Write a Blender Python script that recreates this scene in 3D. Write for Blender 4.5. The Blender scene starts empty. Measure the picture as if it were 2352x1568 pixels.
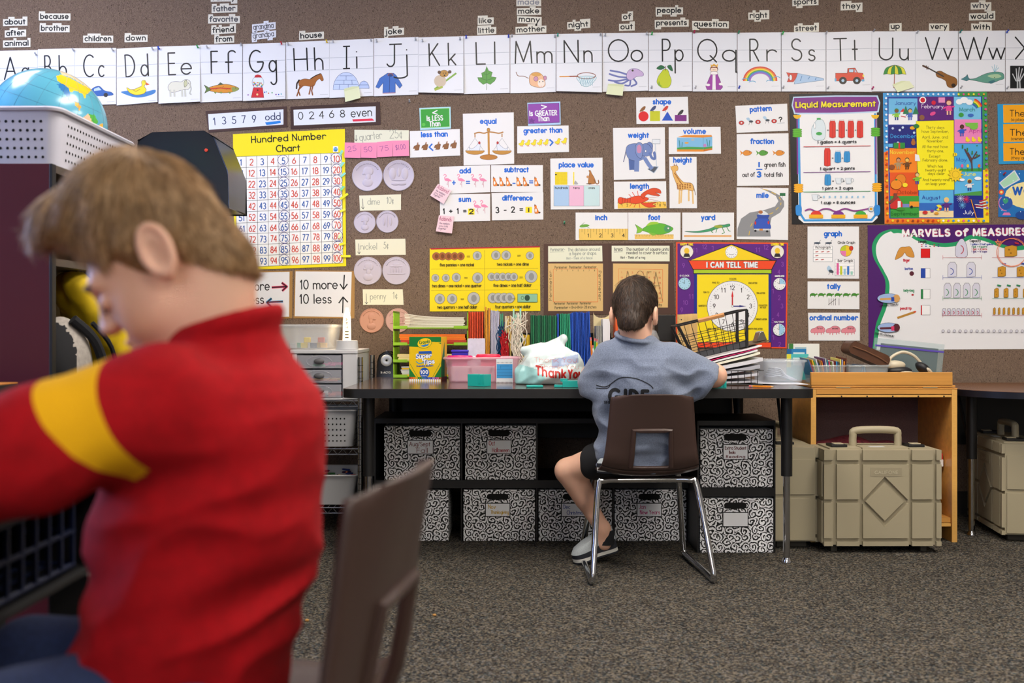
import bpy, math, random
import numpy as np
from mathutils import Vector, Matrix
from mathutils.geometry import tessellate_polygon
random.seed(7); rng = np.random.default_rng(7)
PI = math.pi
sc = bpy.context.scene
COL = sc.collection

# ------------------------------------------------------------------ camera, exposure
F, CX, YH, CZ, WALL = 2287.0, 1176.0, 755.0, 0.8335, 4.5      # focal in px, principal x, horizon row, eye height, wall distance
cd = bpy.data.cameras.new('camera'); cam = bpy.data.objects.new('camera', cd); COL.objects.link(cam)
cam.location = (0, 0, CZ); cam.rotation_euler = (PI/2, 0, 0)
cd.sensor_width = 36; cd.lens = 36*F/2352; cd.shift_y = -(784-YH)/2352; cd.clip_start = .02
cd.dof.use_dof = True; cd.dof.focus_distance = 3.8; cd.dof.aperture_fstop = 3.2
sc.camera = cam
sc.view_settings.view_transform = 'Standard'; sc.view_settings.look = 'None'
sc.view_settings.gamma = 1; sc.view_settings.use_curve_mapping = False
sc.view_settings.exposure = 0.1
LAMP_W, SKY_W = 26.0, 105.0        # troffer radiance, window daylight power
w = bpy.data.worlds.new('sky'); sc.world = w; w.use_nodes = True
bg = w.node_tree.nodes['Background']; bg.inputs[0].default_value = (.5, .65, 1, 1); bg.inputs[1].default_value = .5
def daylight(name, loc, rot, sx, sy, power, col):
    l = bpy.data.lights.new(name, 'AREA'); l.shape = 'RECTANGLE'; l.size = sx; l.size_y = sy; l.energy = power; l.color = col
    o = bpy.data.objects.new(name, l); COL.objects.link(o); o.location = loc; o.rotation_euler = rot; return o
daylight('window_daylight', (-3.92, 2.1, 1.62), (0, -PI/2, 0), 1.3, 2.0, SKY_W, (.38, .52, 1))
daylight('window_daylight', (-1.5, -4.93, 1.62), (-PI/2, 0, PI), 2.0, 1.3, SKY_W*.3, (.62, .74, 1))

def P(px, py, d):                 # the point seen at a pixel, at distance d
    return Vector(((px-CX)*d/F, d, CZ-(py-YH)*d/F))
def PX(px, d): return (px-CX)*d/F
def PZ(py, d): return CZ-(py-YH)*d/F

# ------------------------------------------------------------------ materials
def lin(h):
    h = h.lstrip('#'); out = []
    for i in (0, 2, 4):
        c = int(h[i:i+2], 16)/255
        out.append(c/12.92 if c <= .04045 else ((c+.055)/1.055)**2.4)
    return (*out, 1)
MATS = {}
def mk(name, col, rough=.5, metal=0, noise=None, bump=None, spec=.5, trans=0, alpha=1, emit=0, sheen=0, coat=0, sub=0):
    """noise = (scale, amount, stretch): colour varies by amount; bump = (scale, strength)."""
    if name in MATS: return MATS[name]
    m = bpy.data.materials.new(name); m.use_nodes = True; nt = m.node_tree; b = nt.nodes['Principled BSDF']
    c = lin(col); b.inputs['Base Color'].default_value = c; b.inputs['Roughness'].default_value = rough
    b.inputs['Metallic'].default_value = metal; b.inputs['Specular IOR Level'].default_value = spec
    b.inputs['Transmission Weight'].default_value = trans; b.inputs['Alpha'].default_value = alpha
    if sheen: b.inputs['Sheen Weight'].default_value = sheen
    if coat: b.inputs['Coat Weight'].default_value = coat; b.inputs['Coat Roughness'].default_value = .12
    if sub:
        b.inputs['Subsurface Weight'].default_value = sub; b.inputs['Subsurface Radius'].default_value = (.012, .004, .002); b.inputs['Subsurface Scale'].default_value = 1
    if emit: b.inputs['Emission Color'].default_value = c; b.inputs['Emission Strength'].default_value = emit
    N = nt.nodes.new; L = nt.links.new
    if noise or bump:
        tc = N('ShaderNodeTexCoord')
    if noise:
        s, a = noise[0], noise[1]; st = noise[2] if len(noise) > 2 else (1, 1, 1)
        mp = N('ShaderNodeMapping'); mp.inputs['Scale'].default_value = st; L(tc.outputs['Object'], mp.inputs[0])
        tx = N('ShaderNodeTexNoise'); tx.inputs['Scale'].default_value = s; tx.inputs['Detail'].default_value = 4; L(mp.outputs[0], tx.inputs[0])
        r = N('ShaderNodeValToRGB'); r.color_ramp.elements[0].position = .3; r.color_ramp.elements[1].position = .7
        lo = [max(0, x*(1-a)) for x in c[:3]]; hi = [min(1, x*(1+a)) for x in c[:3]]
        r.color_ramp.elements[0].color = (*lo, 1); r.color_ramp.elements[1].color = (*hi, 1)
        L(tx.outputs[0], r.inputs[0]); L(r.outputs[0], b.inputs['Base Color'])
    if bump:
        t2 = N('ShaderNodeTexNoise'); t2.inputs['Scale'].default_value = bump[0]; t2.inputs['Detail'].default_value = 3; L(tc.outputs['Object'], t2.inputs[0])
        bn = N('ShaderNodeBump'); bn.inputs['Strength'].default_value = bump[1]; bn.inputs['Distance'].default_value = .002
        L(t2.outputs[0], bn.inputs['Height']); L(bn.outputs[0], b.inputs['Normal'])
    MATS[name] = m; return m
def ink(h): return mk('print_'+h.lstrip('#'), h, rough=.42, spec=.35)
def plastic(h, rough=.35): return mk('plastic_%s_%d' % (h.lstrip('#'), rough*100), h, rough=rough)
def clear(h='dfe6ea', a=.28, rough=.2): return mk('clear_%s_%d' % (h.lstrip('#'), a*100), h, rough=rough, alpha=a)

# ------------------------------------------------------------------ objects
def tag(o, label, cat, group=None):
    o['label'] = label; o['category'] = cat
    if group: o['group'] = group
    return o
def thing(name, label, cat, loc=(0, 0, 0), rz=0, group=None):
    o = bpy.data.objects.new(name, None); COL.objects.link(o); o.location = loc; o.rotation_euler = (0, 0, rz); o.empty_display_size = .02
    return tag(o, label, cat, group)
def copy_tree(o, parent=None):
    c = o.copy(); COL.objects.link(c)
    if parent: c.parent = parent
    for ch in list(o.children): copy_tree(ch, c)
    return c
class MB:
    """collects shapes, each face with a material, and links them as one mesh object"""
    def __init__(s): s.v = []; s.f = []; s.m = []; s.mats = []
    def mi(s, m):
        if m not in s.mats: s.mats.append(m)
        return s.mats.index(m)
    def add(s, vs, fs, m):
        n = len(s.v); i = s.mi(m); s.v += [tuple(x) for x in vs]
        for f in fs: s.f.append(tuple(n+k for k in f)); s.m.append(i)
        return s
    def box(s, lo, hi, m, T=None):
        x0, y0, z0 = lo; x1, y1, z1 = hi
        vs = [(x, y, z) for x in (x0, x1) for y in (y0, y1) for z in (z0, z1)]
        if T: vs = [T @ Vector(q) for q in vs]
        return s.add(vs, [(0, 1, 3, 2), (4, 6, 7, 5), (0, 4, 5, 1), (2, 3, 7, 6), (0, 2, 6, 4), (1, 5, 7, 3)], m)
    def hexa(s, b, t, m):         # four bottom and four top corners, same order round
        return s.add(list(b)+list(t), [(3, 2, 1, 0), (4, 5, 6, 7)]+[(i, (i+1) % 4, 4+(i+1) % 4, 4+i) for i in range(4)], m)
    def prism(s, poly, ext, m):   # closed outline (3d points) pushed along a vector
        n = len(poly); e = Vector(ext); a = [Vector(q) for q in poly]
        tr = tessellate_polygon([a])
        fs = [tuple(t) for t in tr]+[tuple(k+n for k in reversed(t)) for t in tr]+[(i, (i+1) % n, n+(i+1) % n, n+i) for i in range(n)]
        return s.add(a+[q+e for q in a], fs, m)
    def tube(s, path, r, m, n=8, closed=False, cap=True):
        p = [Vector(q) for q in path]; k = len(p); R = r if isinstance(r, (list, tuple)) else [r]*k
        vs = []; ref = None
        for i in range(k):
            a = p[(i-1) % k] if (i or closed) else p[i]; b = p[(i+1) % k] if (i < k-1 or closed) else p[i]
            d = (b-a); d = d.normalized() if d.length > 1e-9 else Vector((0, 0, 1))
            if ref is None: ref = d.orthogonal().normalized()
            ref = (ref-d*ref.dot(d)); ref = ref.normalized() if ref.length > 1e-6 else d.orthogonal().normalized()
            q = d.cross(ref)
            vs += [p[i]+(ref*math.cos(2*PI*j/n)+q*math.sin(2*PI*j/n))*R[i] for j in range(n)]
        fs = []
        for i in range(k if closed else k-1):
            i2 = (i+1) % k
            fs += [(i*n+j, i*n+(j+1) % n, i2*n+(j+1) % n, i2*n+j) for j in range(n)]
        if cap and not closed: fs += [tuple(range(n-1, -1, -1)), tuple(range((k-1)*n, k*n))]
        return s.add(vs, fs, m)
    def lathe(s, prof, c, m, n=24, axis='z', T=None):   # prof = [(radius, height)]
        vs = []
        for r, h in prof:
            for j in range(n):
                a = 2*PI*j/n; q = (r*math.cos(a), r*math.sin(a), h)
                if axis == 'y': q = (q[0], -q[2], q[1])
                if axis == 'x': q = (q[2], q[0], q[1])
                q = Vector(q)+Vector(c); vs.append(T @ q if T else q)
        k = len(prof)
        fs = [(i*n+j, i*n+(j+1) % n, (i+1)*n+(j+1) % n, (i+1)*n+j) for i in range(k-1) for j in range(n)]
        if prof[0][0] > 1e-6: fs.append(tuple(range(n-1, -1, -1)))
        if prof[-1][0] > 1e-6: fs.append(tuple(range((k-1)*n, k*n)))
        return s.add(vs, fs, m)
    def ell(s, c, r, m, n=14, T=None):
        k = n//2; vs = []
        for i in range(k+1):
            t = PI*i/k
            for j in range(n):
                a = 2*PI*j/n; q = Vector((r[0]*math.sin(t)*math.cos(a), r[1]*math.sin(t)*math.sin(a), r[2]*math.cos(t)))
                if T: q = T @ q
                vs.append(q+Vector(c))
        return s.add(vs, [(i*n+j, (i+1)*n+j, (i+1)*n+(j+1) % n, i*n+(j+1) % n) for i in range(k) for j in range(n)], m)
    def grid(s, fn, nu, nv, m, thick=None):            # fn(u, v) -> point
        vs = [fn(i/nu, j/nv) for i in range(nu+1) for j in range(nv+1)]; q = nv+1
        fs = [(i*q+j, (i+1)*q+j, (i+1)*q+j+1, i*q+j+1) for i in range(nu) for j in range(nv)]
        return s.add(vs, fs, m)
    def build(s, name, parent=None, bevel=0, smooth=True, seg=2, solid=0, sub=0, T=None, loc=None):
        me = bpy.data.meshes.new(name)
        vs = [tuple(T @ Vector(q)) for q in s.v] if T else s.v
        me.from_pydata(vs, [], s.f); me.update()
        for m in s.mats: me.materials.append(m)
        me.polygons.foreach_set('material_index', s.m)
        o = bpy.data.objects.new(name, me); COL.objects.link(o)
        if parent: o.parent = parent
        if loc: o.location = loc
        if smooth:
            me.polygons.foreach_set('use_smooth', [True]*len(s.f)); me.set_sharp_from_angle(angle=math.radians(38))
        if solid:
            q = o.modifiers.new('thickness', 'SOLIDIFY'); q.thickness = solid; q.offset = 0
        if bevel:
            q = o.modifiers.new('edges', 'BEVEL'); q.width = bevel; q.segments = seg; q.limit_method = 'ANGLE'; q.angle_limit = math.radians(40); q.harden_normals = False
        if sub:
            q = o.modifiers.new('smooth', 'SUBSURF'); q.levels = sub; q.render_levels = sub
        me.update(); return o
def struct(o): o['kind'] = 'structure'; return o
def arc(c, r, a0, a1, n=8, ry=None):
    ry = r if ry is None else ry
    return [(c[0]+r*math.cos(math.radians(a0+(a1-a0)*i/n)), c[1]+ry*math.sin(math.radians(a0+(a1-a0)*i/n))) for i in range(n+1)]
def rrect(x0, y0, x1, y1, r, n=4):   # rounded outline, counter-clockwise from the low corner
    return arc((x1-r, y0+r), r, -90, 0, n)+arc((x1-r, y1-r), r, 0, 90, n)+arc((x0+r, y1-r), r, 90, 180, n)+arc((x0+r, y0+r), r, 180, 270, n)
def spline(pts, n=8):                # Catmull-Rom through points of any dimension
    p = [Vector(q) for q in pts]; out = []
    for i in range(len(p)-1):
        a, b, c, d = p[max(i-1, 0)], p[i], p[i+1], p[min(i+2, len(p)-1)]
        for k in range(n):
            t = k/n; out.append(.5*((2*b)+(c-a)*t+(2*a-5*b+4*c-d)*t*t+(3*b-a-3*c+d)*t**3))
    return out+[p[-1]]

# ------------------------------------------------------------------ signed-distance sculpting (people, cloth)
def field(lo, hi, h):
    ax = [np.arange(lo[i], hi[i]+h, h, dtype=np.float32) for i in range(3)]
    return np.meshgrid(*ax, indexing='ij'), np.array(lo, float), h
def smin(a, b, k):
    q = np.clip(.5+.5*(b-a)/k, 0, 1); return b*(1-q)+a*q-k*q*(1-q)
def smax(a, b, k): return -smin(-a, -b, k)
def s_ell(X, c, r, R=None):
    p = [X[i]-c[i] for i in range(3)]
    if R is not None: p = [R[0][i]*p[0]+R[1][i]*p[1]+R[2][i]*p[2] for i in range(3)]   # columns of R are the axes
    k0 = np.sqrt(sum((p[i]/r[i])**2 for i in range(3))); k1 = np.sqrt(sum((p[i]/(r[i]**2))**2 for i in range(3)))
    return k0*(k0-1)/np.maximum(k1, 1e-6)
def s_cap(X, a, b, ra, rb=None):
    rb = ra if rb is None else rb
    ba = [b[i]-a[i] for i in range(3)]; L = sum(t*t for t in ba)
    t = np.clip(sum((X[i]-a[i])*ba[i] for i in range(3))/max(L, 1e-9), 0, 1)
    return np.sqrt(sum((X[i]-a[i]-t*ba[i])**2 for i in range(3)))-(ra+(rb-ra)*t)
def s_chain(X, pts, rs, k=.01):
    f = None
    for i in range(len(pts)-1):
        g = s_cap(X, pts[i], pts[i+1], rs[i], rs[i+1]); f = g if f is None else smin(f, g, k)
    return f
def s_stack(X, rows):               # rows (z, cx, cy, rx, ry) rising: a column of ellipses
    r = np.array(rows, float); z = X[2]
    it = [np.interp(z, r[:, 0], r[:, i]).astype(np.float32) for i in (1, 2, 3, 4)]
    q = np.sqrt(((X[0]-it[0])/it[2])**2+((X[1]-it[1])/it[3])**2)
    return smax((q-1)*np.minimum(it[2], it[3]), np.maximum(r[0, 0]-z, z-r[-1, 0]), .012)
def s_noise(X, s, seed=0, oct=1):   # smooth value noise in about -1..1
    out = 0; amp = 1
    for o in range(oct):
        sx = [s[i]*(2**o) if hasattr(s, '__len__') else s*(2**o) for i in range(3)]
        q = [X[i]*sx[i]+seed*13.7+o*5.1 for i in range(3)]
        out = out+amp*(np.sin(q[0]+1.3*np.sin(q[1]*.9+1.1))*np.cos(q[1]+1.1*np.sin(q[2]*1.1))+np.sin(q[2]*1.07+1.2*np.sin(q[0]*.8+2)))*.5; amp *= .5
    return out
def nets(f, lo, h):
    """surface nets: quads along the zero level of f"""
    f = np.asarray(f, np.float32); s = f < 0; nx, ny, nz = f.shape
    c = [s[i:nx-1+i, j:ny-1+j, k:nz-1+k] for i in (0, 1) for j in (0, 1) for k in (0, 1)]
    tot = sum(q.astype(np.int8) for q in c); act = (tot > 0) & (tot < 8)
    I = np.argwhere(act); idx = -np.ones(act.shape, np.int64); idx[act] = np.arange(len(I))
    acc = np.zeros((len(I), 3)); cnt = np.zeros(len(I))
    cor = [(i, j, k) for i in (0, 1) for j in (0, 1) for k in (0, 1)]
    for a in range(8):
        for b in range(a+1, 8):
            d = [cor[b][q]-cor[a][q] for q in range(3)]
            if sum(abs(q) for q in d) != 1: continue
            fa = f[I[:, 0]+cor[a][0], I[:, 1]+cor[a][1], I[:, 2]+cor[a][2]]; fb = f[I[:, 0]+cor[b][0], I[:, 1]+cor[b][1], I[:, 2]+cor[b][2]]
            x = (fa < 0) != (fb < 0); t = np.where(x, fa/np.where(x, fa-fb, 1), 0)
            for q in range(3): acc[:, q] += np.where(x, cor[a][q]+t*d[q], 0)
            cnt += x
    V = (I+acc/np.maximum(cnt, 1)[:, None])*h+lo
    Q = []
    for ax in range(3):
        u, v = [(1, 2), (2, 0), (0, 1)][ax]
        n = [nx, ny, nz]; sl0 = [slice(1, n[q]-1) for q in range(3)]; sl1 = list(sl0)
        sl0[ax] = slice(0, n[ax]-1); sl1[ax] = slice(1, n[ax])
        a, b = s[tuple(sl0)], s[tuple(sl1)]; E = np.argwhere(a != b); fl = a[tuple(E.T)]
        off = np.ones(3, int); off[ax] = 0; E = E+off
        def at(du, dv):
            q = E.copy(); q[:, u] -= du; q[:, v] -= dv; return idx[tuple(q.T)]
        q = np.stack([at(1, 1), at(0, 1), at(0, 0), at(1, 0)], 1); q[~fl] = q[~fl][:, ::-1]; Q.append(q)
    return V, np.concatenate(Q)
def sculpt(name, f, org, h, mat, parent=None, keep=None, paint=None, mats=None):
    """mesh of a field; keep(centres) drops faces, paint(centres) -> material slots"""
    parts = f if isinstance(f, list) else [(f, org, h)]; V, Q = np.zeros((0, 3)), np.zeros((0, 4), int)
    for f_, o_, h_ in parts:
        v_, q_ = nets(f_, o_, h_); q_ = q_[(q_ >= 0).all(1)]; Q = np.concatenate([Q, q_+len(V)]); V = np.concatenate([V, v_])
    C = V[Q].mean(1)
    if keep is not None:
        ok = keep(C); Q = Q[ok]; C = C[ok]
        used = np.unique(Q); mp = -np.ones(len(V), int); mp[used] = np.arange(len(used)); V = V[used]; Q = mp[Q]
    me = bpy.data.meshes.new(name); me.from_pydata(V.tolist(), [], Q.tolist())
    for m in (mats or [mat]): me.materials.append(m)
    if paint is not None: me.polygons.foreach_set('material_index', np.asarray(paint(C), np.int32))
    me.polygons.foreach_set('use_smooth', [True]*len(Q)); me.update()
    o = bpy.data.objects.new(name, me); COL.objects.link(o)
    if parent: o.parent = parent
    return o
# ------------------------------------------------------------------ a drawn alphabet: each letter is a few strokes
def glyph(c, h, D):
    """strokes and advance of a letter; capitals are 1 tall, small letters h tall, tails D deep"""
    r = h/2; k = r*.86; S = []
    A = lambda cx, cy, rx, a0, a1, ry=None, n=10: arc((cx, cy), rx, a0, a1, n, ry)
    ring = lambda cx, cy, rx, ry: A(cx, cy, rx, 90, 450, ry, 18)
    if c == ' ': return [], .42
    if c == 'a': return [ring(r, r, r, r), [(2*r, h), (2*r, 0)]], 2*r
    if c == 'b': return [[(0, 1), (0, 0)], ring(r, r, r, r)], 2*r
    if c == 'c': return [A(r, r, r, 48, 312, n=14)], 1.7*r
    if c == 'd': return [ring(r, r, r, r), [(2*r, 1), (2*r, 0)]], 2*r
    if c == 'e': return [[(0.05*r, r), (2*r, r)]+A(r, r, r, 0, 318, n=16)[1:]], 2*r
    if c == 'f': return [A(r*1.05, 1-.55*r, .6*r, 30, 180, n=8)+[(.45*r, 0)], [(0, h*.98), (1.1*r, h*.98)]], 1.2*r
    if c == 'g': return [ring(r, r, r, r), [(2*r, h), (2*r, -D+.6*r)]+A(1.15*r, -D+.7*r, .85*r, 0, -150, n=8)[1:]], 2*r
    if c == 'h': return [[(0, 1), (0, 0)], A(k, h-k, k, 180, 0)+[(2*k, 0)]], 2*k
    if c == 'i': return [[(0, h), (0, 0)], [(0, h+.24), (0.001, h+.24)]], 0.02
    if c == 'j': return [[(.5*r, h), (.5*r, -D+.5*r)]+A(-.1*r, -D+.6*r, .6*r, 0, -140, n=8)[1:], [(.5*r, h+.24), (.501*r, h+.24)]], .6*r
    if c == 'k': return [[(0, 1), (0, 0)], [(1.5*r, h), (0, .36*h)], [(.55*r, .55*h), (1.6*r, 0)]], 1.6*r
    if c == 'l': return [[(0, 1), (0, 0)]], 0.02
    if c == 'm':
        q = .72*r; return [[(0, h), (0, 0)], A(q, h-q, q, 180, 0)+[(2*q, 0)], A(3*q, h-q, q, 180, 0)+[(4*q, 0)]], 4*q
    if c == 'n': return [[(0, h), (0, 0)], A(k, h-k, k, 180, 0)+[(2*k, 0)]], 2*k
    if c == 'o': return [ring(r, r, r, r)], 2*r
    if c == 'p': return [[(0, h), (0, -D)], ring(r, r, r, r)], 2*r
    if c == 'q': return [ring(r, r, r, r), [(2*r, h), (2*r, -D+.2*r)]+([(2.25*r, -D)] if D < .4 else A(2.7*r, -D+.55*r, .7*r, 190, 320, n=6))], 2.1*r
    if c == 'r': return [[(0, h), (0, 0)], A(k, h-k, k, 180, 35, n=8)], 1.6*k
    if c == 's': q = h/4; return [A(.62*r, h-q, .58*r, 25, 270, q, 9)+A(.62*r, q, .66*r, 90, -155, q, 9)[1:]], 1.3*r
    if c == 't': return [[(.55*r, .9), (.55*r, 0)], [(0, h*.98), (1.15*r, h*.98)]], 1.2*r
    if c == 'u': return [[(0, h)]+A(k, k, k, 180, 360)+[(2*k, h)], [(2*k, h), (2*k, 0)]], 2*k
    if c == 'v': return [[(0, h), (.85*r, 0), (1.7*r, h)]], 1.7*r
    if c == 'w': return [[(0, h), (.7*r, 0), (1.4*r, h), (2.1*r, 0), (2.8*r, h)]], 2.8*r
    if c == 'x': return [[(0, h), (1.6*r, 0)], [(1.6*r, h), (0, 0)]], 1.6*r
    if c == 'y': return [[(0, h), (.9*r, 0.02)], [(1.8*r, h), (.9*r-.9*r*D/h, -D)]], 1.8*r
    if c == 'z': return [[(0, h), (1.5*r, h), (0, 0), (1.6*r, 0)]], 1.6*r
    if c == 'A': return [[(0, 0), (.36, 1), (.72, 0)], [(.13, .36), (.59, .36)]], .72
    if c == 'B': return [[(0, 0), (0, 1), (.24, 1)]+A(.24, .755, .24, 90, -90, .245)+[(0, .51)], [(.24, .51)]+A(.28, .255, .28, 90, -90, .255)+[(0, 0)]], .56
    if c == 'C': return [A(.46, .5, .46, 52, 308, .5, 16)], .74
    if c == 'D': return [[(0, 0), (0, 1), (.16, 1)]+A(.16, .5, .48, 90, -90, .5, 12)+[(0, 0)]], .64
    if c == 'E': return [[(.48, 1), (0, 1), (0, 0), (.5, 0)], [(0, .52), (.44, .52)]], .5
    if c == 'F': return [[(.48, 1), (0, 1), (0, 0)], [(0, .52), (.44, .52)]], .48
    if c == 'G': return [A(.48, .5, .48, 55, 350, .5, 16)+[(.92, .46), (.55, .46)]], .95
    if c == 'H': return [[(0, 0), (0, 1)], [(.6, 0), (.6, 1)], [(0, .5), (.6, .5)]], .6
    if c == 'I': return [[(.0, 0), (.0, 1)]], .02
    if c == 'J': return [[(.42, 1), (.42, .25)]+A(.21, .22, .21, 0, -170, .22)], .42
    if c == 'K': return [[(0, 0), (0, 1)], [(.52, 1), (0, .44)], [(.16, .6), (.58, 0)]], .58
    if c == 'L': return [[(0, 1), (0, 0), (.46, 0)]], .46
    if c == 'M': return [[(0, 0), (.06, 1), (.42, .06), (.78, 1), (.84, 0)]], .84
    if c == 'N': return [[(0, 0), (0, 1), (.62, 0), (.62, 1)]], .62
    if c == 'O': return [ring(.46, .5, .46, .5)], .92
    if c == 'P': return [[(0, 0), (0, 1), (.22, 1)]+A(.24, .745, .26, 90, -90, .255)+[(0, .49)]], .5
    if c == 'Q': return [ring(.46, .5, .46, .5), [(.6, .25), (.9, -.04)]], .94
    if c == 'R': return [[(0, 0), (0, 1), (.22, 1)]+A(.24, .745, .26, 90, -90, .255)+[(0, .49)], [(.2, .49), (.54, 0)]], .54
    if c == 'S': return [A(.27, .755, .25, 35, 270, .245, 10)+A(.27, .255, .28, 90, -150, .255, 10)[1:]], .55
    if c == 'T': return [[(0, 1), (.6, 1)], [(.3, 1), (.3, 0)]], .6
    if c == 'U': return [[(0, 1)]+A(.28, .28, .28, 180, 360)+[(.56, 1)]], .56
    if c == 'V': return [[(0, 1), (.34, 0), (.68, 1)]], .68
    if c == 'W': return [[(0, 1), (.26, 0), (.5, 1), (.74, 0), (1, 1)]], 1
    if c == 'X': return [[(0, 1), (.6, 0)], [(.6, 1), (0, 0)]], .6
    if c == 'Y': return [[(0, 1), (.3, .48), (.6, 1)], [(.3, .48), (.3, 0)]], .6
    if c == 'Z': return [[(0, 1), (.56, 1), (0, 0), (.58, 0)]], .58
    if c == '0': return [ring(.3, .5, .3, .5)], .6
    if c == '1': return [[(.0, .78), (.16, 1), (.16, 0)]], .22
    if c == '2': return [A(.27, .72, .27, 165, -25, .28)+[(0, 0), (.56, 0)]], .56
    if c == '3': return [A(.24, .755, .24, 150, -85, .245)+A(.24, .255, .28, 85, -150, .255)], .52
    if c == '4': return [[(.42, 0), (.42, 1), (0, .34), (.58, .34)]], .58
    if c == '5': return [[(.48, 1), (.1, 1), (.06, .58)]+A(.24, .31, .28, 120, -150, .31)], .52
    if c == '6': return [[(.42, 1), (.06, .48)]+A(.28, .3, .28, 150, 510, .3, 14)], .56
    if c == '7': return [[(0, 1), (.54, 1), (.16, 0)]], .54
    if c == '8': return [ring(.27, .76, .22, .24), ring(.27, .26, .27, .26)], .54
    if c == '9': return [A(.28, .7, .28, 330, -30, .3, 14), [(.54, .62), (.2, 0)]], .56
    if c == '.': return [[(0, 0), (.001, 0)]], .06
    if c == ',': return [[(.04, .04), (-.02, -.14)]], .06
    if c == '-': return [[(0, .42), (.36, .42)]], .36
    if c == '=': return [[(0, .6), (.5, .6)], [(0, .32), (.5, .32)]], .5
    if c == '+': return [[(0, .46), (.5, .46)], [(.25, .72), (.25, .2)]], .5
    if c == '<': return [[(.55, .95), (0, .5), (.55, .05)]], .55
    if c == '>': return [[(0, .95), (.55, .5), (0, .05)]], .55
    if c == '?': return [A(.24, .76, .24, 170, -60, .24)+[(.24, .42), (.24, .28)], [(.24, .02), (.241, .02)]], .48
    if c == '/': return [[(0, -.05), (.4, 1.02)]], .4
    if c == '(': return [A(.34, .4, .34, 125, 235, .66)], .22
    if c == ')': return [A(-.12, .4, .34, 55, -55, .66)], .22
    if c == "'": return [[(.02, 1), (0, .8)]], .06
    if c == ':': return [[(0, .1), (.001, .1)], [(0, .5), (.001, .5)]], .06
    if c == '$': return [A(.25, .73, .23, 35, 270, .22)+A(.25, .27, .25, 90, -150, .24)[1:], [(.25, 1.08), (.25, -.08)]], .5
    if c == 'c|': return [A(.2, .32, .2, 50, 310, .26), [(.22, .72), (.2, -.1)]], .4
    if c == '_': return [[(0, -.1), (.5, -.1)]], .5
    return [[(0, 0), (.3, 0)]], .3
def lay(text, h=.6, D=None, gap=.17, space=.42):
    D = h*.75 if D is None else D; x = 0; out = []
    i = 0
    for c in text.replace('¢', '\x01'):
        S, a = glyph('c|' if c == '\x01' else c, h, D)
        if c == ' ': x += space; continue
        out += [[(x+q[0], q[1]) for q in s] for s in S]; x += a+gap
    return out, max(x-gap, .02)
def ribbon(pts, w, cap=True):
    """flat stroke of width w along 2-d points: list of small polygons"""
    out = []; n = len(pts); r = w/2
    p = [Vector(q) for q in pts]
    q = [p[0]]
    for a in p[1:]:
        if (a-q[-1]).length > 1e-6: q.append(a)
    p = q; n = len(p)
    disc = lambda c: [tuple(c+Vector((math.cos(t*PI/4), math.sin(t*PI/4)))*r) for t in range(8)]
    if n == 1 or (p[-1]-p[0]).length < w*.1 and n == 2: return [disc(p[0])]
    d = [(p[i+1]-p[i]).normalized() for i in range(n-1)]
    nrm = [Vector((-t.y, t.x)) for t in d]; L = []
    closed = (p[0]-p[-1]).length < 1e-4
    for i in range(n):
        if i == 0: m = (nrm[0]+nrm[-1]).normalized() if closed else nrm[0]; s = 1
        elif i == n-1: m = (nrm[0]+nrm[-1]).normalized() if closed else nrm[-1]; s = 1
        else:
            m = nrm[i-1]+nrm[i]; m = m.normalized() if m.length > 1e-6 else nrm[i]; s = 1/max(.5, m.dot(nrm[i]))
        L.append((m, s))
    brk = [i for i in range(1, n-1) if d[i-1].dot(d[i]) < .6]
    for i in range(n-1):
        ma, sa = (nrm[i], 1) if i in brk else L[i]; mb, sb = (nrm[i], 1) if i+1 in brk else L[i+1]
        out.append([tuple(p[i]+ma*r*sa), tuple(p[i]-ma*r*sa), tuple(p[i+1]-mb*r*sb), tuple(p[i+1]+mb*r*sb)])
    out += [disc(p[i]) for i in brk]
    if cap and not closed: out += [disc(p[0]), disc(p[-1])]
    return out
# ------------------------------------------------------------------ the room
wall_m = mk('wall_carpet', '8d786b', rough=.95, spec=.1)
def fabric_wall(m):
    nt = m.node_tree; N = nt.nodes.new; L = nt.links.new; b = nt.nodes['Principled BSDF']
    tc = N('ShaderNodeTexCoord'); mp = N('ShaderNodeMapping'); mp.inputs['Scale'].default_value = (330, 1, 70); L(tc.outputs['Object'], mp.inputs[0])
    n1 = N('ShaderNodeTexNoise'); n1.inputs['Scale'].default_value = 1; n1.inputs['Detail'].default_value = 3; L(mp.outputs[0], n1.inputs[0])
    n2 = N('ShaderNodeTexNoise'); n2.inputs['Scale'].default_value = 260; L(tc.outputs['Object'], n2.inputs[0])
    mx = N('ShaderNodeMath'); mx.operation = 'ADD'; L(n1.outputs[0], mx.inputs[0]); L(n2.outputs[0], mx.inputs[1])
    r = N('ShaderNodeValToRGB'); e = r.color_ramp.elements; e[0].position = .76; e[0].color = lin('3f342d'); e[1].position = 1.25; e[1].color = lin('947f6d')
    q = e.new(1.0); q.color = lin('705f53'); L(mx.outputs[0], r.inputs[0]); L(r.outputs[0], b.inputs['Base Color'])
    bn = N('ShaderNodeBump'); bn.inputs['Strength'].default_value = .6; bn.inputs['Distance'].default_value = .002; L(mx.outputs[0], bn.inputs['Height']); L(bn.outputs[0], b.inputs['Normal'])
fabric_wall(wall_m)
floor_m = mk('floor_carpet', '6a625a', rough=1, spec=.05)
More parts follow.
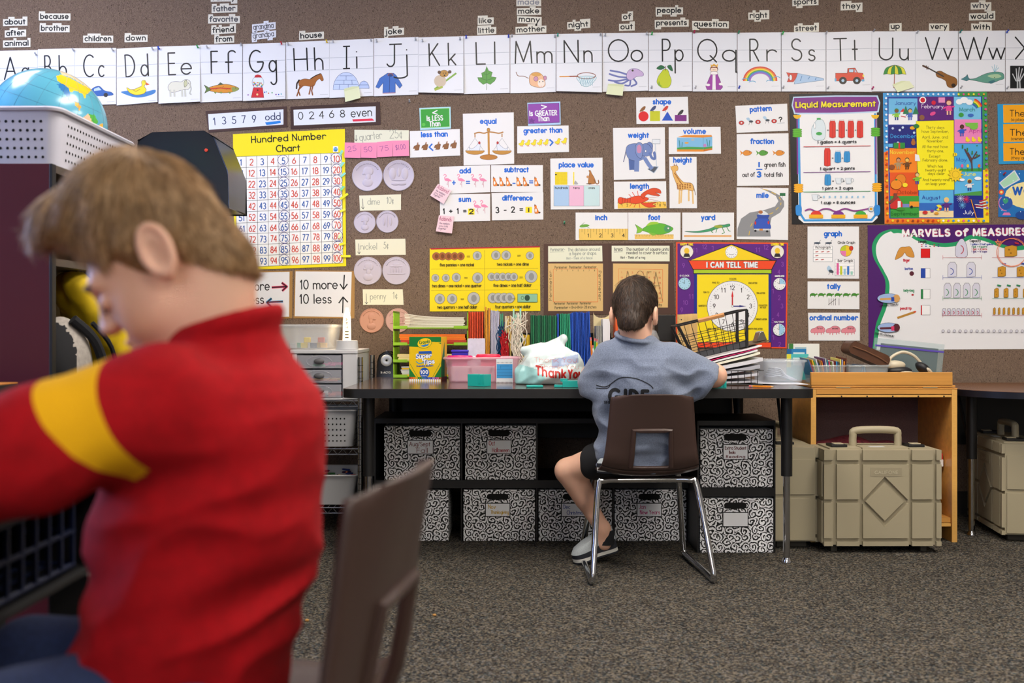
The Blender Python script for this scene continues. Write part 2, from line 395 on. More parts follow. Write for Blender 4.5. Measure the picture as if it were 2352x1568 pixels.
def carpet(m):
    nt = m.node_tree; N = nt.nodes.new; L = nt.links.new; b = nt.nodes['Principled BSDF']
    tc = N('ShaderNodeTexCoord'); mp = N('ShaderNodeMapping'); mp.inputs['Scale'].default_value = (185, 250, 1); mp.inputs['Rotation'].default_value = (0, 0, .12); L(tc.outputs['Object'], mp.inputs[0])
    v = N('ShaderNodeTexVoronoi'); v.inputs['Scale'].default_value = 1; L(mp.outputs[0], v.inputs[0])
    sp = N('ShaderNodeSeparateColor'); L(v.outputs['Color'], sp.inputs[0])
    r = N('ShaderNodeValToRGB'); r.color_ramp.interpolation = 'CONSTANT'; e = r.color_ramp.elements
    e[0].position = 0; e[0].color = lin('292826'); e[1].position = .25; e[1].color = lin('5c564c')
    for p_, c_ in ((.45, '393c3e'), (.58, '7c7363'), (.72, '48413b'), (.86, '73706c'), (.95, '465052')): q = e.new(p_); q.color = lin(c_)
    L(sp.outputs[0], r.inputs[0])
    n2 = N('ShaderNodeTexNoise'); n2.inputs['Scale'].default_value = 9; L(tc.outputs['Object'], n2.inputs[0])
    mx = N('ShaderNodeMix'); mx.data_type = 'RGBA'; mx.blend_type = 'MULTIPLY'; mx.inputs[0].default_value = .35; L(r.outputs[0], mx.inputs[6]); L(n2.outputs[0], mx.inputs[7]); L(mx.outputs[2], b.inputs['Base Color'])
    bn = N('ShaderNodeBump'); bn.inputs['Strength'].default_value = .8; bn.inputs['Distance'].default_value = .004; L(v.outputs['Distance'], bn.inputs['Height']); L(bn.outputs[0], b.inputs['Normal'])
carpet(floor_m)
paint_m = mk('wall_paint', 'a39c90', rough=.8, noise=(3, .04)); tile_m = mk('ceiling_tile', 'dcdad4', rough=.9, noise=(90, .12)); glass_m = clear('dfeaf5', .1, .05); whitem = mk('white_metal', 'e6e6e4', rough=.4)
RX, RY, RZ = 4.0, -5.0, 2.75
struct(MB().box((-RX, RY, -.1), (RX, WALL, 0), floor_m).build('floor', smooth=False))
struct(MB().box((-RX-.1, WALL, -.1), (RX+.1, WALL+.1, RZ), wall_m).build('wall_back', smooth=False))
struct(MB().box((RX, RY, -.1), (RX+.1, WALL, RZ), paint_m).build('wall_right', smooth=False))
def holed(x0, x1, z0, z1, a0, a1, b0, b1, put):  # a wall with one window opening
    m = MB()
    for u0, u1, v0, v1 in ((x0, a0, z0, z1), (a1, x1, z0, z1), (a0, a1, z0, b0), (a0, a1, b1, z1)): put(m, u0, u1, v0, v1, 0)
    return m
pl = lambda m, u0, u1, v0, v1, t: m.box((-RX-.1+t, u0, v0), (-RX-t, u1, v1), paint_m if not t else whitem)
pf = lambda m, u0, u1, v0, v1, t: m.box((u0, RY-.1+t, v0), (u1, RY-t, v1), paint_m if not t else whitem)
struct(holed(RY, WALL, -.1, RZ, 1.1, 3.1, .95, 2.3, pl).build('wall_left', smooth=False))
struct(holed(-RX, RX, -.1, RZ, -2.5, -.5, .95, 2.3, pf).build('wall_front', smooth=False))
for i, (a0, a1, put, ax) in enumerate(((1.1, 3.1, pl, 0), (-2.5, -.5, pf, 1))):
    m = MB()
    for u in (a0, (a0+a1)/2-.02, a1-.04): put(m, u, u+.04, .95, 2.3, .025)
    for v in (.95, 2.26): put(m, a0, a1, v, v+.04, .03)
    o = struct(m.build('window_%d' % (i+1), smooth=False)); g = MB()
    g.box((-RX-.052, a0, .95), (-RX-.048, a1, 2.3), glass_m) if ax == 0 else g.box((a0, RY-.052, .95), (a1, RY-.048, 2.3), glass_m)
    g.build('pane', o, smooth=False)
struct(MB().box((-RX-.1, RY-.1, RZ), (RX+.1, WALL+.1, RZ+.1), tile_m).build('ceiling', smooth=False))
for n_, lo, hi in (('baseboard_back', (-RX, WALL-.012, 0), (RX, WALL, .1)), ('baseboard_right', (RX-.012, RY, 0), (RX, WALL, .1))):
    struct(MB().box(lo, hi, mk('baseboard_rubber', '2a2624', rough=.6)).build(n_, smooth=False))
glow = mk('lamp_diffuser', 'fff4e6', emit=LAMP_W)
for i, (x, y, s) in enumerate(((-2.2, 3.2, .5), (-.1, 2.5, 1), (1.9, 2.5, 1), (1.3, .4, .8), (-1.2, -2.0, .35), (1.4, -2.0, .9), (-1.2, -4.0, .6), (1.4, -4.0, 1.0))):
    t = thing('ceiling_light', 'fluorescent ceiling panel, %s of the lamps over the room' % ['one near the globe shelf', 'one above the black table', 'one above the wooden shelf', 'one above the carpet aisle', 'one behind the viewer by the near window', 'one behind the viewer in the aisle row', 'one at the end wall by the window', 'one at the end wall in the aisle row'][i], 'lamp', (x, y, RZ), 0, 'ceiling lamps')
    MB().box((-.3, -.61, -.05), (.3, -.59, 0), whitem).box((-.3, .59, -.05), (.3, .61, 0), whitem).box((-.31, -.61, -.05), (-.29, .61, 0), whitem).box((.29, -.61, -.05), (.31, .61, 0), whitem).build('frame', t)
    MB().box((-.29, -.59, -.045), (.29, .59, -.005), glow if s == 1 else mk('lamp_diffuser_%d' % (s*10), 'fff4e6', emit=LAMP_W*s)).build('diffuser', t)

# ------------------------------------------------------------------ printed things pinned to the wall, drawn in photo pixels on the wall plane
WHITE, BLACK, BLUE = 'e9ebee', '16171a', '0c6ad6'
class Art:
    def __init__(s, corners, paper=WHITE, lv=1, tilt=0, th=.0008, back=None):
        s.c = corners; s.lv = .0008+lv*.0012; s.tilt = tilt; s.m = MB(); s.z = 0
        s.y0 = (corners[0][1]+corners[1][1])/2; s.y1 = (corners[2][1]+corners[3][1])/2
        f = [s.at(*q) for q in corners]
        if paper: s.m.hexa([Vector((q.x, min(q.y+th, WALL), q.z)) for q in f], f, ink(paper)); s.z = 4e-5
    def at(s, px, py):
        v = (py-s.y0)/max(1, s.y1-s.y0); d = WALL-s.lv-s.tilt*v
        q = P(px, py, d); q.y = d-s.z; return q
    def _put(s, polys, col):
        z0 = s.z
        for n_, p in enumerate(polys):
            s.z = z0+(n_ % 5)*8e-6; vs = [s.at(*q[:2]) for q in p]
            if len(p) <= 4: fs = [tuple(range(len(p)))]
            else:
                fs = [tuple(t) for t in tessellate_polygon([[Vector((q[0], q[1], 0)) for q in p]])]
            s.m.add(vs, fs, ink(col))
        s.z = z0+(1.6e-5 if len(polys) == 1 else 5e-5); return s
    def poly(s, pts, col, o=None, w=.8):
        s._put([list(pts)], col)
        return s.line(list(pts)+[pts[0]], w, o) if o else s
    def rect(s, x0, y0, x1, y1, col, o=None, w=.8): return s.poly([(x0, y0), (x1, y0), (x1, y1), (x0, y1)], col, o, w)
    def ell(s, cx, cy, rx, ry, col, o=None, w=.8, rot=0, n=20):
        c, q = math.cos(math.radians(rot)), math.sin(math.radians(rot))
        return s.poly([(cx+rx*math.cos(a)*c-ry*math.sin(a)*q, cy+rx*math.cos(a)*q+ry*math.sin(a)*c) for a in (2*PI*i/n for i in range(n))], col, o, w)
    def blob(s, pts, col, o=None, w=.8, n=4):
        k = len(pts); q = [Vector(p) for p in pts]; out = []
        for i in range(k):
            a, b, c, d = q[i-1], q[i], q[(i+1) % k], q[(i+2) % k]
            for j in range(n):
                t = j/n; v = .5*((2*b)+(c-a)*t+(2*a-5*b+4*c-d)*t*t+(3*b-a-3*c+d)*t**3); out.append((v.x, v.y))
        return s.poly(out, col, o, w)
    def line(s, pts, w, col, cap=False):
        pts = [tuple(p)[:2] for p in pts]
        return s._put(ribbon(pts, w, cap), col)
    def lines(s, L, w, col): return s._put([p for l in L for p in ribbon(l, w, False)], col)
    def ring(s, cx, cy, rx, ry, w, col, rot=0):
        c, q = math.cos(math.radians(rot)), math.sin(math.radians(rot))
        return s.line([(cx+rx*math.cos(a)*c-ry*math.sin(a)*q, cy+rx*math.cos(a)*q+ry*math.sin(a)*c) for a in (2*PI*i/20 for i in range(21))], w, col)
    def text(s, t, x0, y0, x1, y1, cap, wt, col, h=.6, D=None, gap=None, space=.42, slant=0):
        gap = .12+wt/cap if gap is None else gap; space += wt/cap*.5
        S, W = lay(t, h, D, gap, space); L = math.hypot(x1-x0, y1-y0); k = (L-wt)/W; ux, uy = (x1-x0)/L, (y1-y0)/L
        f = lambda q: (x0+ux*(wt/2+q[0]*k+slant*q[1]*cap)+uy*q[1]*cap, y0+uy*(wt/2+q[0]*k)-ux*(wt/2+q[1]*(cap-wt)))
        return s._put([p for q in S for p in ribbon([f(z) for z in q], wt)], col)
    def done(s, name, label, cat, group=None, parent=None):
        o = s.m.build(name, parent, smooth=False)
        return tag(o, label, cat, group) if not parent else o
def Q(x0, y0, x1, y1): return [(x0, y0), (x1, y0), (x1, y1), (x0, y1)]

# alphabet strip: (letter, left, right, top left, top right, bottom left, bottom right, big x0, x1, small x0, x1)
AB = [('A', -10, 87, 117, 115, 246, 244, 9, 39, 50, 66), ('B', 87, 172, 113, 111, 243, 241, 102, 119, 136, 153), ('C', 172, 267, 111, 110, 242, 239, 191, 215, 226, 239), ('D', 268, 362, 112, 107, 242, 234, 288, 311, 324, 341),
 ('E', 364, 460, 107, 104, 238, 233, 386, 404, 416, 440), ('F', 460, 557, 103, 101, 235, 231, 484, 501, 518, 536), ('G', 558, 656, 101, 98, 232, 227, 572, 606, 618, 635), ('H', 657, 757, 97, 93, 228, 224, 675, 707, 723, 742),
 ('I', 757, 858, 93, 89, 225, 220, 788, 804, 819, 821), ('J', 859, 961, 88, 85, 221, 217, 887, 921, 920, 938), ('K', 961, 1065, 86, 83, 212, 214, 985, 1010, 1030, 1047), ('L', 1066, 1171, 83, 80, 216, 213, 1093, 1115, 1136, 1138),
 ('M', 1172, 1277, 80, 78, 214, 211, 1182, 1222, 1233, 1268), ('N', 1278, 1383, 78, 76, 209, 212, 1295, 1329, 1341, 1360), ('O', 1384, 1489, 76, 75, 211, 208, 1396, 1444, 1449, 1476), ('P', 1490, 1590, 75, 74, 209, 209, 1520, 1540, 1550, 1569),
 ('Q', 1591, 1693, 75, 75, 210, 210, 1601, 1648, 1659, 1692), ('R', 1694, 1794, 75, 74, 210, 210, 1721, 1743, 1761, 1781), ('S', 1795, 1897, 74, 74, 210, 210, 1816, 1842, 1857, 1872), ('T', 1898, 2003, 74, 71, 210, 211, 1915, 1946, 1958, 1970),
 ('U', 2003, 2103, 72, 72, 210, 210, 2018, 2051, 2066, 2086), ('V', 2103, 2201, 71, 71, 210, 210, 2124, 2158, 2167, 2187), ('W', 2202, 2309, 71, 70, 210, 210, 2204, 2269, 2271, 2308), ('X', 2310, 2412, 70, 69, 210, 209, 2331, 2375, 2385, 2405)]
def duck(a):
    a.blob([(278, 212), (300, 208), (330, 211), (356, 206), (352, 216), (315, 224)], '3d7fc0').blob([(291, 201), (303, 206), (320, 200), (326, 196), (325, 188), (330, 184), (335, 187), (334, 194), (331, 198), (336, 206), (330, 215), (312, 218), (297, 212)], 'f2de2e', '7a3a10')
    a.poly([(334, 188), (344, 194), (336, 196)], 'd8642a').ell(331, 188, 1, 1.2, BLACK).line([(303, 205), (312, 210), (322, 205)], 1, 'a8641c')
def fish(a):
    a.blob([(474, 205), (500, 195), (525, 194), (549, 203), (535, 211), (505, 213)], 'd8902c', '3a3a20').poly([(474, 205), (469, 195), (481, 202), (485, 206), (470, 214)], '5f7a3a', '3a3a20').poly([(499, 196), (506, 189), (515, 194)], '4f5a40').line([(483, 204), (505, 202), (530, 204)], 2.5, 'c83a28')
    for x in (494, 507, 527): a.poly([(x-3, 211), (x+4, 211), (x+1, 216)], '7f9038')
    a.blob([(533, 200), (549, 203), (541, 210), (534, 210)], '8f9a50').ell(541, 202, 1, 1, BLACK)
    for i in range(14): a.ell(488+3.2*i, 199+(i*7) % 8, .7, .7, '5a3018', n=6)
def gum(a):
    a.ell(592.5, 189, 13.5, 14, 'dfeaf0', '6a8a96').poly([(584, 178), (586, 173), (592, 171), (599, 173), (602, 178)], 'c0262e').poly([(582, 201), (603, 201), (606, 224), (577, 224)], 'cf2a34', '7a1018')
    for i in range(26): a.ell(582+(i*5.3) % 22, 189+(i*3.1) % 10, 1.4, 1.4, ['d03030', '3060c0', '40a040', 'e0b020', 'f0f0f0'][i % 5], n=7)
    a.ell(592, 207, 2, 1.5, BLACK).ell(591, 217, 2.2, 2.5, 'e8d090')
    for i, x in enumerate((570, 608, 612, 617, 625, 634, 640, 646)): a.ell(x, (218, 212, 211, 214, 213, 217, 217, 216)[i], 1.6, 1.6, ['8040a0', '3060c0', '60b0c0', 'd07030', '40a060'][i % 5], n=8)
def horse(a):
    a.blob([(686, 188), (690, 184), (700, 181), (712, 182), (722, 176), (730, 172), (737, 169), (740, 174), (743, 183), (739, 186), (734, 181), (727, 186), (722, 196), (716, 199), (700, 197), (692, 200), (687, 197)], 'a5642a', '4a2810')
    for q in ([(690, 196), (686, 208), (682, 220)], [(695, 197), (685, 207), (689, 219)], [(714, 198), (712, 208), (710, 216)], [(719, 196), (716, 208), (718, 218)]): a.line(q, 3, '8a4e22', True)
    a.line([(687, 184), (682, 192), (681, 203)], 3.5, '2a1a14', True).line([(713, 181), (724, 174), (736, 169)], 2, '2a1a14')
def igloo(a):
    a.poly(arc((795, 206), 30, 180, 360, 14, 40)+[(765, 206)], 'c3d4f2', '3a5a9a').poly(arc((836, 203), 12, 180, 360, 8, 17), 'b8cbee', '3a5a9a')
    a.lines([[(768, 194), (822, 194)], [(772, 184), (818, 184)], [(780, 174), (810, 174)], [(780, 194), (779, 205)], [(800, 194), (800, 205)], [(790, 184), (790, 194)], [(808, 184), (809, 194)], [(795, 174), (795, 184)], [(826, 195), (846, 195)]], .9, '4a6aa8')
def jacket(a):
    a.poly([(884, 172), (890, 168), (904, 168), (910, 173), (924, 196), (918, 203), (908, 190), (908, 213), (879, 214), (880, 190), (870, 203), (863, 200), (872, 180)], '3f6fc0', '22407a').ell(897, 172, 7, 4, '8a5a5a').ell(897, 173, 5, 3, '24427e').line([(895, 176), (894, 214)], .9, '1c3468').line([(880, 214), (908, 213)], 2, 'a87a8a')
def koala(a):
    a.line([(998, 205), (1048, 168)], 4, '7aa83a').ell(1011, 186, 14, 14, 'cbbba4').ell(1020, 169, 10, 8, 'b8893a', '5a3a18').ell(1009, 166, 4, 4, '5a4030').ell(1033, 165, 4, 4, '5a4030').ell(1018, 168, 1.2, 1.2, BLACK).ell(1024, 168, 1.2, 1.2, BLACK).ell(1021, 173, 2, 1.6, BLACK).line([(1000, 206), (1015, 200)], 5, 'a8b848', True)
def leaf(a):
    a.poly([(1118, 152), (1122, 162), (1131, 166), (1128, 176), (1140, 178), (1136, 186), (1126, 194), (1118, 190), (1110, 194), (1100, 186), (1097, 178), (1108, 178), (1106, 168), (1114, 164)], '4f9a3a', '1f5a20').lines([[(1118, 156), (1118, 207)], [(1118, 184), (1104, 180)], [(1118, 184), (1132, 180)], [(1118, 172), (1126, 167)], [(1118, 172), (1111, 169)]], 1, '2a6a28')
def mouse(a):
    a.line(spline([(1185, 165), (1190, 174), (1203, 175), (1214, 180)], 5), 1.6, '8a6a5a').blob([(1216, 176), (1224, 167), (1236, 166), (1247, 174), (1251, 184), (1252, 196), (1244, 201), (1232, 200), (1218, 194)], 'e8b890', '7a4a30').ell(1232, 171, 12, 4, 'd8a050').ell(1231, 181, 5, 5.5, 'c890b0', '7a4a50').ell(1252, 179, 3.5, 5, 'c890b0', '7a4a50').ell(1243, 191, 8, 9, 'f0e4d8').ell(1239, 188, 1.3, 1.3, BLACK).ell(1247, 187, 1.3, 1.3, BLACK).ell(1243, 198, 1.3, 1, 'd88090')
def net(a):
    a.line([(1285, 176), (1328, 175)], 2.6, 'd8902c').line([(1308, 175.5), (1328, 175)], 2.8, '9a4a28').blob([(1326, 176), (1332, 190), (1340, 198), (1352, 198), (1362, 190), (1368, 176)], 'd6e6ec', '4a90a0').ring(1347, 174, 21, 7, 1.6, '8a4a30')
    a.lines([[(1330+6*i, 178), (1336+5*i, 197)] for i in range(6)]+[[(1336+6*i, 178), (1334+4*i, 194)] for i in range(6)], .7, '4f9ab0')
def octopus(a):
    for q in ([(1442, 172), (1424, 166), (1402, 162)], [(1440, 178), (1420, 176), (1400, 170)], [(1440, 182), (1416, 186), (1398, 184)], [(1444, 184), (1428, 192), (1412, 188)], [(1448, 184), (1446, 196), (1436, 196)], [(1456, 182), (1462, 192), (1450, 198)]): a.line(spline(q, 5), 4, '6f78b4', True)
    a.blob([(1440, 168), (1448, 159), (1462, 158), (1476, 166), (1477, 174), (1462, 176), (1450, 184), (1440, 180)], 'c8b0d8', '5a508a').ell(1453, 162, 2.4, 2.4, '40402a')
def pear(a):
    a.blob([(1524, 160), (1533, 160), (1538, 172), (1542, 186), (1536, 200), (1520, 201), (1509, 190), (1512, 176), (1519, 166)], 'c2cf2a', '4a6a18').blob([(1514, 186), (1516, 194), (1522, 199), (1512, 196)], '7aa83a').line([(1528, 162), (1529, 152)], 1.6, '6a4020').blob([(1508, 157), (1518, 150), (1527, 155), (1518, 160)], '1f6a40', '0f3a24').blob([(1533, 152), (1541, 150), (1545, 163), (1537, 159)], '1f6a40', '0f3a24')
def queen(a):
    a.poly([(1632, 146), (1635, 150), (1640, 146), (1645, 150), (1649, 146), (1648, 154), (1633, 154)], 'e8b030').ell(1640, 160, 8, 9, 'f0d8c0', '6a3020').poly([(1632, 154), (1648, 154), (1650, 161), (1646, 156), (1634, 156), (1630, 162)], '7a3a24').poly([(1634, 168), (1647, 168), (1660, 200), (1655, 206), (1624, 206), (1621, 198)], '9a3aa0', '4a1a50').poly([(1637, 168), (1643, 168), (1644, 206), (1636, 206)], 'f0f0f0').ell(1640, 168, 9, 4, 'f4f0f0', '8a7a8a').ell(1626, 195, 5, 3, 'f0f0f0').ell(1656, 193, 5, 3, 'f0f0f0')
    for x in (1638, 1642): a.ell(x, 160, .8, .8, BLACK, n=6)
def rainbow(a):
    for i, c in enumerate(('d23a30', 'e88a30', 'f0dc3a', '58a848', '4a80d0', '9a6ac0')): a.line(arc((1746, 186), 38-2.9*i, 180, 360, 16, 32-2.7*i), 3.2, c)
    for x, y in ((1712, 184), (1728, 190), (1768, 188), (1784, 180)): a.line(arc((x, y), 8, 190, 350, 6, 4), 1.6, '5aa8d0')
def saw(a):
    a.poly([(1830, 168), (1891, 180), (1892, 184), (1824, 193)], 'a8c8e8', '4a6a90').poly([(1806, 166), (1816, 168), (1832, 168), (1828, 180), (1822, 188), (1808, 188), (1812, 178)], 'd0402e', '5a1810').ell(1816, 178, 3.4, 6.5, WHITE, '5a1810').lines([[(1838, 186), (1842, 174)], [(1856, 182), (1860, 176)], [(1872, 184), (1875, 178)]], 1.6, '5a88c0')
def truck(a):
    a.poly([(1919, 168), (1946, 168), (1947, 157), (1964, 156), (1970, 167), (1982, 168), (1985, 185), (1919, 186)], 'd64a30', '4a1810').poly([(1950, 159), (1961, 159), (1960, 166), (1950, 166)], 'c0dcf0', BLACK).poly([(1963, 159), (1968, 166), (1963, 166)], 'c0dcf0')
    for x in (1936, 1968): a.ell(x, 185, 9, 8.5, '26221f').ell(x, 185, 3.4, 3.4, 'a8c8e0')
    a.rect(1917, 180, 1921, 187, '6ab0d8').rect(1979, 182, 1985, 187, '6ab0d8').ell(1983, 174, 2, 3, 'f0e060')
def umbrella(a):
    a.line([(2055, 150), (2054, 190), (2053, 202)], 1.8, '9a4a28')
    e = [(2029+52*i/6, 171+(0 if i % 2 == 0 else -1.5)) for i in range(7)]
    for i in range(6):
        q = [(2055, 149)]+spline([(2055, 149), (2055+(e[i][0]-2055)*.75, 156), e[i]], 4)[1:]+spline([e[i+1], (2055+(e[i+1][0]-2055)*.75, 156), (2055, 149)], 4)[:-1]
        a.poly([tuple(k)[:2] for k in q], ('2f8a3a', 'd8d83a')[i % 2], '1a4a20')
def violin(a):
    a.blob([(2150, 166), (2160, 163), (2170, 168), (2178, 172), (2196, 180), (2198, 194), (2188, 202), (2176, 198), (2172, 186), (2162, 180), (2152, 176)], '8a5a24', '3a2008').line([(2124, 152), (2168, 176)], 3, '3a3432').line([(2120, 151), (2130, 156)], 4, '4a2c18', True).ell(2190, 196, 5, 4.5, '2a1a10').lines([[(2127, 150), (2132, 160)], [(2132, 152), (2128, 160)]], 1.2, '3a2010')
def whale(a):
    a.blob([(2224, 182), (2240, 180), (2262, 170), (2285, 165), (2303, 168), (2306, 180), (2296, 184), (2280, 190), (2262, 190), (2244, 186)], '5f9a88', '24484a').blob([(2268, 174), (2290, 170), (2300, 176), (2284, 180)], 'a8c8a0').poly([(2207, 182), (2218, 176), (2222, 171), (2224, 178), (2228, 182), (2220, 186)], '4a8088', '24484a').ell(2284, 178, 1, 1, BLACK).blob([(2270, 188), (2282, 184), (2286, 188), (2276, 192)], '3a7078')
    a.lines([[(2284, 165), (2278, 152)], [(2284, 165), (2284, 148)], [(2285, 165), (2290, 150)], [(2285, 165), (2294, 155)]], 1, '5ab0c8')
def xray(a):
    a.rect(2320, 151, 2400, 203, '17181b')
    for x, t in ((2326, 170), (2334, 158), (2341, 155), (2348, 158), (2354, 166)): a.line([(x, t), (2338+(x-2340)*.3, 186)], 2.2, 'c8ccd0', True)
    a.line([(2337, 186), (2337, 203)], 3, 'b8bcc0').line([(2342, 186), (2343, 203)], 3, 'b8bcc0')
def apple(a): a.ell(20, 215, 16, 18, 'c23a30').poly([(20, 194), (30, 190), (26, 198)], '2f7a40')
def bird(a): a.ell(130, 210, 20, 12, '4a70b0').ell(150, 202, 8, 7, '4a70b0')
def auto(a): a.blob([(205, 212), (214, 202), (228, 198), (240, 208), (256, 212), (256, 219), (206, 220)], '2f62b0', '17305a').ell(243, 218, 5, 5, '2a2a2e').ell(215, 219, 5, 5, '2a2a2e').poly([(216, 204), (227, 200), (233, 207), (216, 209)], 'b8d0e8')
def elephant(a):
    a.blob([(386, 200), (392, 190), (404, 187), (416, 188), (424, 183), (434, 184), (438, 192), (434, 204), (420, 206), (400, 212), (390, 210)], 'dcdccc', '4a4a48').blob([(423, 188), (428, 184), (430, 194), (424, 200)], 'c2c49a', '4a4a48').line(spline([(436, 192), (439, 204), (436, 214), (440, 217)], 5), 3, 'b8bab0')
    for x in (391, 400, 418, 425): a.line([(x, 206), (x+1, 222)], 4.5, 'c8cabc')
    a.ell(433, 191, 1, 1, BLACK)
PICS = dict(A=apple, B=bird, C=auto, D=duck, E=elephant, F=fish, G=gum, H=horse, I=igloo, J=jacket, K=koala, L=leaf, M=mouse, N=net, O=octopus, P=pear, Q=queen, R=rainbow, S=saw, T=truck, U=umbrella, V=violin, W=whale, X=xray)
WHAT = dict(A='an apple, behind the globe', B='a bird, half behind the globe', C='a blue car', D='a yellow duck', E='an elephant', F='a trout', G='a gumball machine', H='a brown horse', I='an igloo', J='a blue jacket', K='a koala on a branch', L='a green leaf', M='a mouse', N='a butterfly net', O='a purple octopus', P='a pear', Q='a queen in a purple robe', R='a rainbow', S='a red handled saw', T='a red truck', U='a green and yellow umbrella', V='a violin', W='a spouting whale', X='a hand x-ray')
for i, (c, x0, x1, a0, a1, b0, b1, u0, u1, l0, l1) in enumerate(AB):
    a = Art([(x0, a0), (x1, a1), (x1, b1), (x0, b0)], 'e6e9ef', lv=1+(i % 2)*.5, tilt=.012 if c in 'KEGN' else .004)
    sl = (a1-a0)/(x1-x0); yy = lambda x: a0+sl*(x-x0)
    for dy in (40, 67): a.line([(x0+1, yy(x0)+dy), (x1-1, yy(x1)+dy)], .8, '9aa4b2')
    if c in 'AB': PICS[c](a)
    a.line([(x1-22, yy(x1)+124), (x1-4, yy(x1)+123.5)], .8, 'b8bcc4').line([(x1-.6, a1+1), (x1-.6, b1-1)], .7, 'b4b8c0')
    if c not in 'AB': PICS[c](a)
    W3 = 3.3
    if c == 'I': a.lines([[(u0, yy(u0)+15), (u1, yy(u1)+15)], [(796, yy(796)+15), (796, yy(796)+66)], [(u0, yy(u0)+66), (u1, yy(u1)+66)]], W3, BLACK)
    elif c == 'J': a.line([(u0+7, yy(u0)+15), (u1+2, yy(u1)+15)], W3, BLACK).line([(906, yy(900)+15), (906, yy(900)+54)]+arc((897, yy(900)+55), 9, 0, 150, 8, 11), W3, BLACK, True)
    elif c == 'D': a.text('D', u0, yy(u0)+67, u1+1, yy(u1)+67, 53, W3, BLACK)
    else: a.text(c, u0, yy(u0)+67, u1+1, yy(u1)+67, 53, W3, BLACK)
    a.text(c.lower(), l0-1, yy(l0)+67, l1+1.5, yy(l1)+67, 53, W3, BLACK, h=.5, D=.56)
    a.done('alphabet_card', 'alphabet card for the letter %s, picturing %s' % (c, WHAT[c]), 'card', 'alphabet cards along the wall')

# pushpins in the alphabet strip
PINS = [(366, 113, '2450c8'), (455, 110, '2a9a50'), (647, 102, 'c0283a'), (751, 98, 'e0c020'), (1071, 88, '2444c0'), (1168, 86, '2444c0'), (1281, 83, '1f9a8a'), (1497, 80, '2aa850'), (1594, 76, 'b02050'), (1696, 77, '1f8a60'), (1797, 79, '2ab050'), (2003, 205, 'b02868'), (1697, 203, '2444b8'), (2205, 75, '1f7a70'), (2312, 75, '2444b0'),
 (455+22, 111, 0), (555, 105, 0), (663, 104, 0), (766, 98, 0), (853, 95, 0), (866, 97, 0), (955, 93, 0), (971, 96, 0), (1057, 92, 0), (1176, 85, 0), (1274, 86, 0), (1379, 82, 0), (1390, 83, 0), (1485, 80, 0), (1897, 78, 0), (2006, 73, 0), (2106, 76, 0), (1496, 203, 0), (1597, 203, 0), (1798, 203, 0), (1901, 204, 0), (2206, 203, 0), (2312, 204, 0), (941, 234, 0), (1296, 513, '1f8a60'), (2305, 401, 'a02030'), (170, 117, 0), (260, 117, 0), (84, 127, 0), (352, 115, 0)]
pinw = {'2450c8': 'deep blue', '2a9a50': 'mid green', 'c0283a': 'red', 'e0c020': 'yellow', '2444c0': 'blue', '1f9a8a': 'turquoise', '2aa850': 'grass green', 'b02050': 'crimson', '1f8a60': 'sea green', '2ab050': 'bright green', 'b02868': 'magenta', '2444b8': 'royal blue', '1f7a70': 'dark teal', '2444b0': 'ink blue', 'a02030': 'dark red'}
for x, y, c in PINS:
    m = MB(); q = P(x, y, WALL-.004); mt = plastic(c, .25) if c else mk('clear_pin', 'b9bcc0', rough=.15, alpha=.6)
    T = Matrix.Rotation(-.35, 3, 'X')
    m.lathe([(.0045, .003), (.0045, .005), (.0028, .006), (.0024, .014), (.004, .016), (.004, .018), (.0005, .0185)], (0, 0, 0), mt, 10, 'y').tube([(0, .004, 0), (0, -.003, 0)], .0006, mk('steel', 'b8babd', rough=.25, metal=1), 5)
    o = m.build('pushpin', T=T.to_4x4(), loc=q)
    near = min(AB, key=lambda k: abs((k[1]+k[2])/2-x))[0]
    where = 'foot' if y > 150 else 'top'
    lab = ('%s pushpin at the %s of the alphabet card %s' % (pinw[c] if c else 'clear plastic', where, near)) if y < 212 else {234: 'lone clear pushpin stuck in the bare wall under the card for J', 513: 'lone sea green pushpin in the bare wall beside the inch card', 401: 'dark red pushpin holding the corner of the blue space poster'}[y]
    tag(o, lab, 'pushpin', ('clear pushpins in the alphabet strip' if not c else 'coloured pushpins in the alphabet strip') if y < 212 else None)

# sight words
SW = [('about', 10, 59, 56, 55), ('after', 14, 56, 82, 80), ('animal', 10, 66, 105, 104), ('because', 92, 158, 43, 43), ('brother', 94, 156, 70, 70), ('children', 194, 256, 94, 94), ('down', 289, 335, 93, 92), ('family', 487, 541, 0, -1), ('father', 489, 541, 26, 24), ('favorite', 481, 547, 50, 49), ('friend', 488, 538, 75, 72), ('from', 495, 534, 96, 94),
 ('grandma', 582, 629, 68, 63), ('grandpa', 581, 630, 88, 82), ('house', 690, 740, 88, 85), ('joke', 885, 924, 79, 76), ('like', 1100, 1130, 53, 52), ('little', 1099, 1136, 76, 74), ('made', 1189, 1239, 10, 10), ('make', 1190, 1239, 31, 30), ('many', 1191, 1240, 49, 51), ('mother', 1187, 1251, 74, 71), ('night', 1306, 1352, 63, 60), ('of', 1431, 1450, 44, 43), ('out', 1425, 1454, 67, 66),
 ('people', 1509, 1565, 29, 29), ('presents', 1507, 1578, 58, 57), ('question', 1593, 1670, 60, 61), ('right', 1722, 1763, 41, 40), ('sports', 1823, 1876, 10, 8), ('street', 1827, 1877, 71, 69), ('they', 1934, 1977, 20, 18), ('up', 2046, 2067, 66, 65), ('very', 2137, 2176, 66, 66), ('why', 2233, 2273, 18, 17), ('would', 2229, 2282, 43, 42), ('with', 2234, 2274, 66, 68)]
